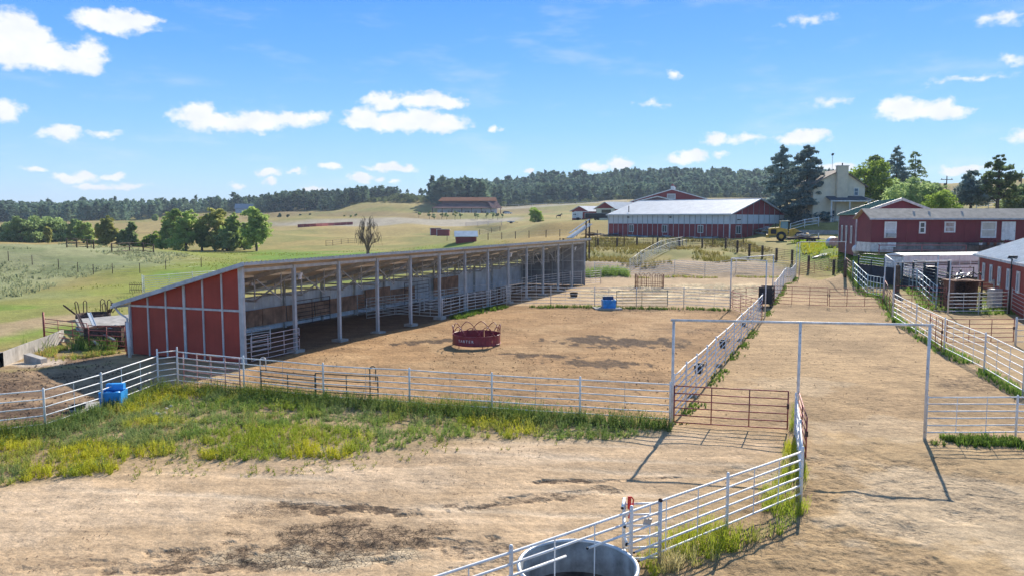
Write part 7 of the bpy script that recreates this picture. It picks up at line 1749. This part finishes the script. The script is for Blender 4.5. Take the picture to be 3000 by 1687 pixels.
# far pine woods: a few told-apart pines on the skyline are things, the rest reads as one mass
def pine_shape(seed, round_=0.5, n=110):
    r = np.random.default_rng(seed); z = r.uniform(.12, 1, n); prof = np.where(z > .3, (1 - z) ** (.75 - .3 * round_) * 1.1, .5 + z); prof = np.clip(prof, .05, 1)
    a = r.uniform(0, 6.28, n); q = prof * r.uniform(.35, 1.05, n)
    c = np.stack([q * np.cos(a) * .27, q * np.sin(a) * .27, z + r.normal(size=n) * .02], 1); return quads(c, .085, .9, .3, r)
SH = [pine_shape(500 + k, k % 3 / 2, 100) for k in range(8)]
SHRUB = [(lambda v, f: (v * np.array([1.9, 1.9, 1.0]), f))(*pine_shape(540 + k, 1.0, 70)) for k in range(3)]
def wood(name, label, region, n, hrange, lm, shapes, seed, keep=None):
    r = np.random.default_rng(seed); px = r.uniform(region[0], region[1], n); Y = r.uniform(region[2], region[3], n) ; x = (px - 1500) / FPX * Y
    if keep is not None:
        k = keep(px, Y, x); px, Y, x = px[k], Y[k], x[k]
    z = terrain_np(x, Y); h = r.uniform(*hrange, len(x)) * (.75 + .5 * fbm(x, Y, .03, 2, seed)); a = r.uniform(0, 6.28, len(x)); V, F, K, o = [], [], [], 0
    for i in range(len(x)):
        v, f = shapes[i % len(shapes)]; ca, sa = math.cos(a[i]), math.sin(a[i]); hh = h[i]; wd = hh * r.uniform(1.05, 1.6)
        V.append(np.stack([(v[:, 0] * ca - v[:, 1] * sa) * wd + x[i], (v[:, 0] * sa + v[:, 1] * ca) * wd + Y[i], v[:, 2] * hh + z[i] - .2], 1)); F.append(f + o); o += len(v)
        K.append(np.full((len(v), 3), r.uniform(.7, 1.25)))
    ob = np_mesh(name, np.concatenate(V), np.concatenate(F), lm, cols=np.concatenate(K)); tag(ob, label, 'wood', None, 'stuff'); return ob
LW = leafmat('far_pine_needles', (.20, .28, .175), (.115, .18, .125), .40, .05, True)
LS = leafmat('far_scrub', (.26, .31, .12), (.16, .20, .09), .42, .05, True)
def k_left(px, Y, x): return (Y > np.interp(px, [-300, 0, 150, 330, 420, 520, 610, 700], [470, 470, 480, 490, 540, 560, 560, 560]) + 25 * (fbm(x, Y, .02, 3, 66) - .5)) & (fbm(x, Y, .015, 3, 67) > np.interp(px, [400, 560, 640], [.1, .30, .50]))
wood('pine_forest', 'dark pine wood along the far left ridge', (-320, 690, 460, 690), 2300, (6.5, 12), LW, SH, 1, k_left)
def k_mid(px, Y, x): return (Y > np.interp(px, [690, 800, 900, 1000, 1100, 1250], [560, 540, 525, 540, 560, 590])) & (fbm(x, Y, .02, 3, 68) > np.interp(px, [690, 780, 820, 1120, 1200, 1240], [.55, .52, .25, .30, .62, .8]))
wood('pine_forest', 'pine wood on the low middle hill left of the far hall', (690, 1240, 520, 680), 800, (8, 13), LW, SH, 2, k_mid)
wood('scrub_oak_thicket', 'pale green scrub covering the middle hill left of the far hall', (930, 1270, 560, 680), 800, (3, 5), LS, SHRUB, 3, lambda px, Y, x: Y > np.interp(px, [930, 1050, 1150, 1270], [560, 575, 545, 560]))
wood('pine_forest', 'clump of pines directly behind the far hall', (1262, 1425, 505, 560), 90, (12, 18), LW, SH, 4)
wood('pine_forest', 'large dark pine wood on the hill behind the barns', (1425, 2460, 575, 960), 3300, (9, 17), LW, SH, 5, lambda px, Y, x: Y > np.interp(px, [1425, 1500, 1650, 1850, 2200, 2460], [560, 590, 585, 580, 575, 575]))
wood('scrub_oak_thicket', 'scrub along the foot of the pine hill behind the barns', (1470, 2250, 565, 590), 160, (2.5, 5), LS, SHRUB, 6)
def far_pine(px, D, h, k):
    x = (px - 1500) / FPX * D; p = Vector((x, D, tz(x, D)))
    v, f = SH[k % 8]
    OR = ['first', 'second', 'third', 'fourth', 'fifth', 'sixth', 'seventh', 'eighth', 'ninth', 'tenth', 'eleventh', 'twelfth', 'thirteenth', 'fourteenth']
    for lim, first, where in ((720, 0, 'the far left ridge'), (1000, 9, 'the slope left of the bare tree'), (1260, 15, 'the scrubby middle hill'), (1420, 18, 'the rise behind the far hall'), (9999, 22, 'the long hill behind the barns')):
        if px < lim: break
    return tree('pine_tree', OR[k - first] + ' pine from the left standing tall on ' + where, p, (v * np.array([1.1, 1.1, 1.0]), f), LM['darkpine'], [([(0, 0, -.02), (0, 0, .8)], [.018, .006])], 'skyline pines', (h * 1.15, h * 1.15, h * .9), k * 1.3, key='fp%d' % (k % 8))
for k, (px, D, h) in enumerate([(130, 660, 15), (150, 650, 16), (250, 660, 17), (345, 670, 17), (480, 650, 15), (545, 650, 14), (580, 660, 16), (690, 610, 17), (702, 600, 15), (735, 610, 14), (772, 600, 15), (815, 560, 15), (835, 560, 15), (870, 560, 16), (895, 560, 17), (1150, 640, 14), (1196, 620, 11), (1235, 600, 11),
        (1290, 530, 17), (1330, 535, 19), (1370, 530, 17), (1405, 520, 13), (1435, 600, 16), (1500, 680, 16), (1570, 760, 17), (1640, 800, 18), (1720, 830, 18), (1800, 860, 19), (1865, 880, 19), (1905, 890, 19), (2000, 880, 18), (2060, 880, 18), (2110, 880, 17), (2150, 880, 17)]):
    far_pine(px, D, h, k)

# ------------------------------------------------------------------ weeds and grasses
def sample(poly, n, dens=None):
    xs = [p[0] for p in poly]; ys = [p[1] for p in poly]
    x = rng.uniform(min(xs), max(xs), n); y = rng.uniform(min(ys), max(ys), n); k = pip(x, y, poly)
    if dens is not None: k &= rng.uniform(0, 1, n) < dens(x, y)
    return x[k], y[k]
def plants(name, label, x, y, h, col, nb=10, spread=.35, bw=.012, leaf=8, ls=.05, cat='weeds'):
    """Clumps of tapering blades and small leaves; h, col per plant."""
    n = len(x); z = terrain_np(x, y)
    N = n * nb; pid = np.repeat(np.arange(n), nb); a = rng.uniform(0, 6.28, N); L = h[pid] * rng.uniform(.55, 1.1, N); sp = spread * rng.uniform(.1, 1, N)
    bx = x[pid] + rng.normal(size=N) * h[pid] * .10; by = y[pid] + rng.normal(size=N) * h[pid] * .10; bz = z[pid] - .02
    tx, ty, tz_ = bx + np.cos(a) * sp * L, by + np.sin(a) * sp * L, bz + L * np.sqrt(np.maximum(.1, 1 - sp ** 2))
    w = bw * rng.uniform(.7, 1.5, N); px_, py_ = -np.sin(a) * w, np.cos(a) * w; fx = rng.uniform(0, 6.28, N); px_, py_ = np.cos(fx) * w, np.sin(fx) * w
    V = np.stack([np.stack([bx - px_, by - py_, bz], 1), np.stack([bx + px_, by + py_, bz], 1), np.stack([tx + px_ * .35, ty + py_ * .35, tz_], 1), np.stack([tx - px_ * .35, ty - py_ * .35, tz_], 1)], 1).reshape(-1, 3)
    K = np.repeat(col[pid] * rng.uniform(.75, 1.2, (N, 1)), 4, 0); F = np.arange(N * 4).reshape(N, 4)
    if leaf:
        M_ = n * leaf; q = rng.integers(0, N, M_) if False else (np.repeat(np.arange(n), leaf) * nb + rng.integers(0, nb, M_)); t = rng.uniform(.3, 1.0, M_)
        c = np.stack([bx[q] + (tx[q] - bx[q]) * t, by[q] + (ty[q] - by[q]) * t, bz[q] + (tz_[q] - bz[q]) * t], 1) + rng.normal(size=(M_, 3)) * .02
        v, f = quads(c, ls, .6, .2); F = np.concatenate([F, f + len(V)]); V = np.concatenate([V, v]); K = np.concatenate([K, np.repeat(col[pid][q] * rng.uniform(.8, 1.3, (M_, 1)), 4, 0)])
    o = np_mesh(name, V, F, leafmat('weed_leaf', (1, 1, 1), (.82, .82, .82), .50, 3., True), cols=K); tag(o, label, cat, None, 'stuff'); return o
YG = np.array((.56, .55, .045)); GR = np.array((.23, .36, .055)); GG = np.array((.28, .36, .13)); DG = np.array((.12, .20, .040)); DRY = np.array((.52, .38, .13)); STR = np.array((.60, .50, .28))
def fdist(x, y, line):
    d = np.full(x.shape, 1e9)
    for a, b in zip(line, line[1:]):
        bx, by = b.x - a.x, b.y - a.y; t = np.clip(((x - a.x) * bx + (y - a.y) * by) / (bx * bx + by * by), 0, 1); d = np.minimum(d, np.hypot(x - a.x - t * bx, y - a.y - t * by))
    return d
FL = [G(-260, 1310), G(-20, 1278), G(133, 1256), G(300, 1196), G(465, 1134)] + F_FRONT
def dens_front(x, y):
    d = fdist(x, y, FL); patchy = sstep(.24, .46, fbm(x, y, .55, 4, 71)); left = sstep(-3, -10, x)
    fine_ = sstep(.27, .50, fbm(x, y, 1.9, 3, 78)); return np.clip(np.maximum(np.exp(-((d - .40) / .60) ** 2) * 1.0, patchy * fine_ * (.50 + .40 * left)), 0, 1)
x, y = sample(P_WEED, 40000, dens_front)
d = fdist(x, y, FL); near = np.exp(-((d - .35) / .6) ** 2); pt = fbm(x, y, .35, 3, 73); lf = sstep(0, -9, x)
mixw = sstep(.40, .58, pt + lf * .14 - .05)
col = GG * (1 - mixw[:, None]) + YG * mixw[:, None]; g2 = sstep(.45, .6, fbm(x, y, .5, 3, 74))[:, None]; col = col * (1 - g2 * .6) + GR * g2 * .6
col = col * (1 - near[:, None] * .85) + DG * near[:, None] * .85; col = col * (1 - .35 * (rng.uniform(0, 1, (len(x), 1)) < .12)) + DRY * .35 * (rng.uniform(0, 1, (len(x), 1)) < .12)
h = (.13 + .24 * rng.uniform(0, 1, len(x)) ** 1.6) * (1 + near * 1.0) * (.7 + .6 * pt)
plants('weeds', 'dense green and yellow weeds below the front pen fence', x, y, h, col, 6, .60, .007, 15, .026)
x, y = sample(P_WEED, 9000, lambda x, y: np.exp(-((fdist(x, y, FL) - .5) / .7) ** 2) * .5 + .10 * sstep(.45, .6, fbm(x, y, .7, 3, 171)))
c1 = rng.uniform(0, 1, (len(x), 1)); plants('weeds', 'bushy darker weeds hugging the front pen fence', x, y, rng.uniform(.22, .52, len(x)), DG * 1.1 * (1 - c1) + GG * .8 * c1, 4, .55, .007, 34, .028)
x, y = sample(P_WEED, 2600, lambda x, y: .6 * sstep(.4, .6, fbm(x, y, .6, 3, 172))); plants('dead_stalks', 'straw-coloured dead stalks among the weeds', x, y, rng.uniform(.15, .45, len(x)), DRY * rng.uniform(.7, 1.2, (len(x), 1)), 4, .6, .006, 2, .015)
P_FRAY = W([(-400, 1470), (0, 1412), (150, 1388), (330, 1375), (380, 1330), (700, 1338), (1000, 1332), (1200, 1298), (1350, 1270), (1640, 1278), (1800, 1282), (1900, 1300), (1640, 1318), (1380, 1318), (1200, 1350), (1000, 1385), (700, 1400), (420, 1400), (340, 1430), (150, 1445), (0, 1465), (-400, 1540)])
x, y = sample(P_FRAY, 2600, lambda x, y: .75 * sstep(.48, .64, fbm(x, y, .9, 3, 173))); c1 = rng.uniform(0, 1, (len(x), 1)); plants('weeds', 'sparse low weeds fraying out onto the pale yard', x, y, rng.uniform(.05, .2, len(x)), GR * c1 + YG * .7 * (1 - c1), 5, .75, .006, 12, .022)
x, y = sample(P_WEED2, 9000, lambda x, y: sstep(.36, .58, fbm(x, y, .9, 3, 75)) * .9)
c1 = fbm(x, y, .6, 3, 76)[:, None]; s1 = sstep(.55, .66, fbm(x, y, .9, 3, 77))[:, None]; col = GR * (1 - c1) + YG * c1 * .9; col = col * (1 - s1 * .8) + STR * s1 * .8
plants('tall_grass', 'tall seeding grass along the foreground white fence', x, y, .15 + .42 * rng.uniform(0, 1, len(x)) ** 1.5, col, 9, .5, .006, 8, .020)
def strip(name, label, line, w, n, hr, cols_, off=0.0, nb=8, leaf=6, seed=0):
    X, Y = [], []
    L = [(b - a).length for a, b in zip(line, line[1:])]; tot = sum(L)
    for (a, b), l in zip(zip(line, line[1:]), L):
        k = int(n * l / tot); t = rng.uniform(0, 1, k); dd = (b - a); nn = Vector((-dd.y, dd.x)).normalized(); o_ = rng.normal(size=k) * w + off
        X.append(a.x + dd.x * t + nn.x * o_); Y.append(a.y + dd.y * t + nn.y * o_)
    X = np.concatenate(X); Y = np.concatenate(Y); k = fbm(X, Y, .4, 3, 80 + seed) > .42; X, Y = X[k], Y[k]; m = rng.uniform(0, 1, (len(X), 1)); plants(name, label, X, Y, rng.uniform(*hr, len(X)), cols_[0] * (1 - m) + cols_[1] * m, nb, .5, .012, leaf, .035)
strip('grass_strip', 'green grass tufts along the foot of the lane fence', F_LANE + [G(2266, 890), G(2330, 815)], .16, 1700, (.06, .17), (GR, DG), -.16)
strip('grass_strip', 'grass tufts along the foot of the right lane fence', [G(2472, 838), G(2587, 893)] + F_R, .25, 1500, (.15, .35), (GR, DG), .15, seed=1)
strip('grass_strip', 'weeds along the dividing fence between the pens', [G(1300, 925), G(1485, 897), G(1742, 900), G(2138, 908)], .25, 900, (.12, .32), (GR, DG), -.1, seed=2)
strip('grass_strip', 'weeds at the far end of the second pen by the shed', [G(1712, 812), G(1745, 812), G(1842, 812)], .7, 800, (.3, .9), (GR, GG), 0, seed=3)
strip('grass_strip', 'dark weeds under the white panels along the shed front', [S(BAY * 5.1, -.9, 0), S(BAY * 7.4, -.7, 0)], .25, 500, (.15, .35), (DG, GR), 0, seed=4)
strip('grass_strip', 'weeds at the foot of the white fence stub at right', [G(2715, 1284), G(2990, 1296)], .22, 380, (.12, .3), (GR, DG), 0, seed=5)
strip('grass_strip', 'grass along the far side of the second pen', [G(1860, 816), G(2330, 815)], .3, 500, (.12, .35), (GR, DRY), 0, seed=6)
strip('weeds', 'leafy weeds behind the rust-red gates left of the shed', [G(170, 1000), G(260, 1012), G(368, 1020)], .9, 1100, (.3, .85), (GR, GG), .3, 9, 12, 7)
strip('weeds', 'weeds at the foot of the concrete wall left of the shed', [G(140, 1030), G(215, 1030), G(300, 1040)], .7, 900, (.12, .35), (GR, DRY), .0, 8, 6, 8)
xs_, ys_ = sample(P_RGRASS, 9000, lambda x, y: sstep(.30, .50, fbm(x, y, .35, 3, 185)) * sstep(0, 2.5, edge_d(x, y, P_RGRASS))); x, y = xs_, ys_
c1 = sstep(.35, .65, fbm(x, y, .3, 3, 85))[:, None]; plants('tall_grass', 'bright green tall grass on the bank beyond the lane', x, y, rng.uniform(.15, .5, len(x)), np.array((.24, .38, .035)) * c1 + YG * .75 * (1 - c1), 6, .45, .022, 0)
x, y = sample(P_WFIELD, 8000, lambda x, y: sstep(.40, .56, fbm(x, y, .18, 3, 86))); c1 = fbm(x, y, .2, 3, 87)[:, None]; plants('tall_grass', 'golden and green rough grass in front of the white-roofed barn', x, y, rng.uniform(.25, .6, len(x)), DRY * .72 * c1 + np.array((.24, .26, .06)) * (1 - c1), 5, .45, .03, 0)
x, y = sample(P_SAGE, 9000, lambda x, y: sstep(.42, .6, fbm(x, y, .12, 3, 88))); plants('sagebrush', 'pale grey-green sage covering the left hillside', x, y, rng.uniform(.25, .55, len(x)), np.tile(np.array((.42, .45, .25)), (len(x), 1)) * rng.uniform(.8, 1.15, (len(x), 1)), 4, .7, .05, 5, .10)
x, y = sample(P_GREEN, 15000, lambda x, y: sstep(.48, .64, fbm(x, y, .1, 3, 89)) * .9); plants('pasture_grass', 'rough grass tufts in the pasture left of the shed', x, y, rng.uniform(.08, .25, len(x)), np.array((.36, .40, .08)) * rng.uniform(.7, 1.2, (len(x), 1)), 4, .6, .03, 0)
x, y = sample(P_RYARD, 2500, None); plants('tall_grass', 'grass in the small yards beside the red shed', x, y, rng.uniform(.1, .35, len(x)), GR * rng.uniform(.8, 1.4, (len(x), 1)), 7, .5, .02, 0)
# loose straw, clods and droppings
def litter(name, label, x, y, size, col, flat=.35, cat='litter'):
    z = terrain_np(x, y); n = len(x); base = np.array([(1, 0, 0), (.35, .9, 0), (-.8, .55, 0), (-.7, -.7, 0), (.4, -.9, 0), (0, 0, 1)], float)
    a = rng.uniform(0, 6.28, n); s = size * rng.uniform(.5, 1.6, n); V = np.repeat(base[None], n, 0) * rng.uniform(.75, 1.25, (n, 6, 1)); ca, sa = np.cos(a)[:, None], np.sin(a)[:, None]
    X = (V[:, :, 0] * ca - V[:, :, 1] * sa) * s[:, None] + x[:, None]; Y = (V[:, :, 0] * sa + V[:, :, 1] * ca) * s[:, None] + y[:, None]; Z = V[:, :, 2] * s[:, None] * flat * 2 + z[:, None] + .015
    vv = np.stack([X, Y, Z], 2).reshape(-1, 3); f = np.concatenate([np.array([(0, 1, 5), (1, 2, 5), (2, 3, 5), (3, 4, 5), (4, 0, 5)]) + 6 * 0])[None] + (np.arange(n) * 6)[:, None, None]
    o = np_mesh(name, vv, f.reshape(-1, 3), leafmat('litter', (1, 1, 1), (.8, .8, .8), .0, 4., True), cols=np.repeat(col, 6, 0)); tag(o, label, cat, None, 'stuff')
x, y = sample(P_STRAW, 5200, lambda x, y: sstep(.42, .6, fbm(x, y, .5, 4, 41))); litter('straw', 'pale trampled straw round the hay ring', x, y, .09, np.array((.62, .52, .34)) * rng.uniform(.7, 1.2, (len(x), 1)), .2)
x, y = sample(P_PEN1, 5200, lambda x, y: np.clip(sstep(.46, .62, fbm(x, y, .3, 4, 96)) + .12, 0, 1)); litter('dirt_clods', 'dark clods and droppings across the big dirt pen', x, y, .026, np.array((.15, .10, .066)) * rng.uniform(.6, 1.5, (len(x), 1)), .5)
x, y = sample(P_LANE, 4200, lambda x, y: np.clip(sstep(.46, .62, fbm(x, y, .25, 4, 97)) + .1, 0, 1)); litter('dirt_clods', 'dark clods and droppings along the lane', x, y, .022, np.array((.20, .14, .09)) * rng.uniform(.6, 1.5, (len(x), 1)), .5)
x, y = sample(P_PALE, 5200, lambda x, y: np.clip(sstep(.50, .66, fbm(x, y, .3, 4, 98)) + .06, 0, 1)); litter('dirt_clods', 'small clods scattered over the pale foreground yard', x, y, .014, np.array((.24, .165, .11)) * rng.uniform(.6, 1.5, (len(x), 1)), .5)
x, y = sample(P_LEFTYARD, 1500, None); litter('dirt_clods', 'dark clods in the yard behind the left white fence', x, y, .032, np.array((.12, .08, .055)) * rng.uniform(.6, 1.5, (len(x), 1)), .5)

# ------------------------------------------------------------------ the air between
hz = obj('haze', MB().box((0, 0, 38), 6400, 6400, 84), mat('haze_air', (1, 1, 1)))
tag(hz, 'thin summer haze over the fields and hills', 'haze', None, 'stuff')
hm = MATS['haze_air']; hn = hm.node_tree; hn.nodes.clear()
pv = hn.nodes.new('ShaderNodeVolumePrincipled'); pv.inputs['Color'].default_value = (.72, .84, 1.0, 1); pv.inputs['Density'].default_value = .00021; pv.inputs['Anisotropy'].default_value = .0
ho = hn.nodes.new('ShaderNodeOutputMaterial'); hn.links.new(pv.outputs[0], ho.inputs['Volume'])
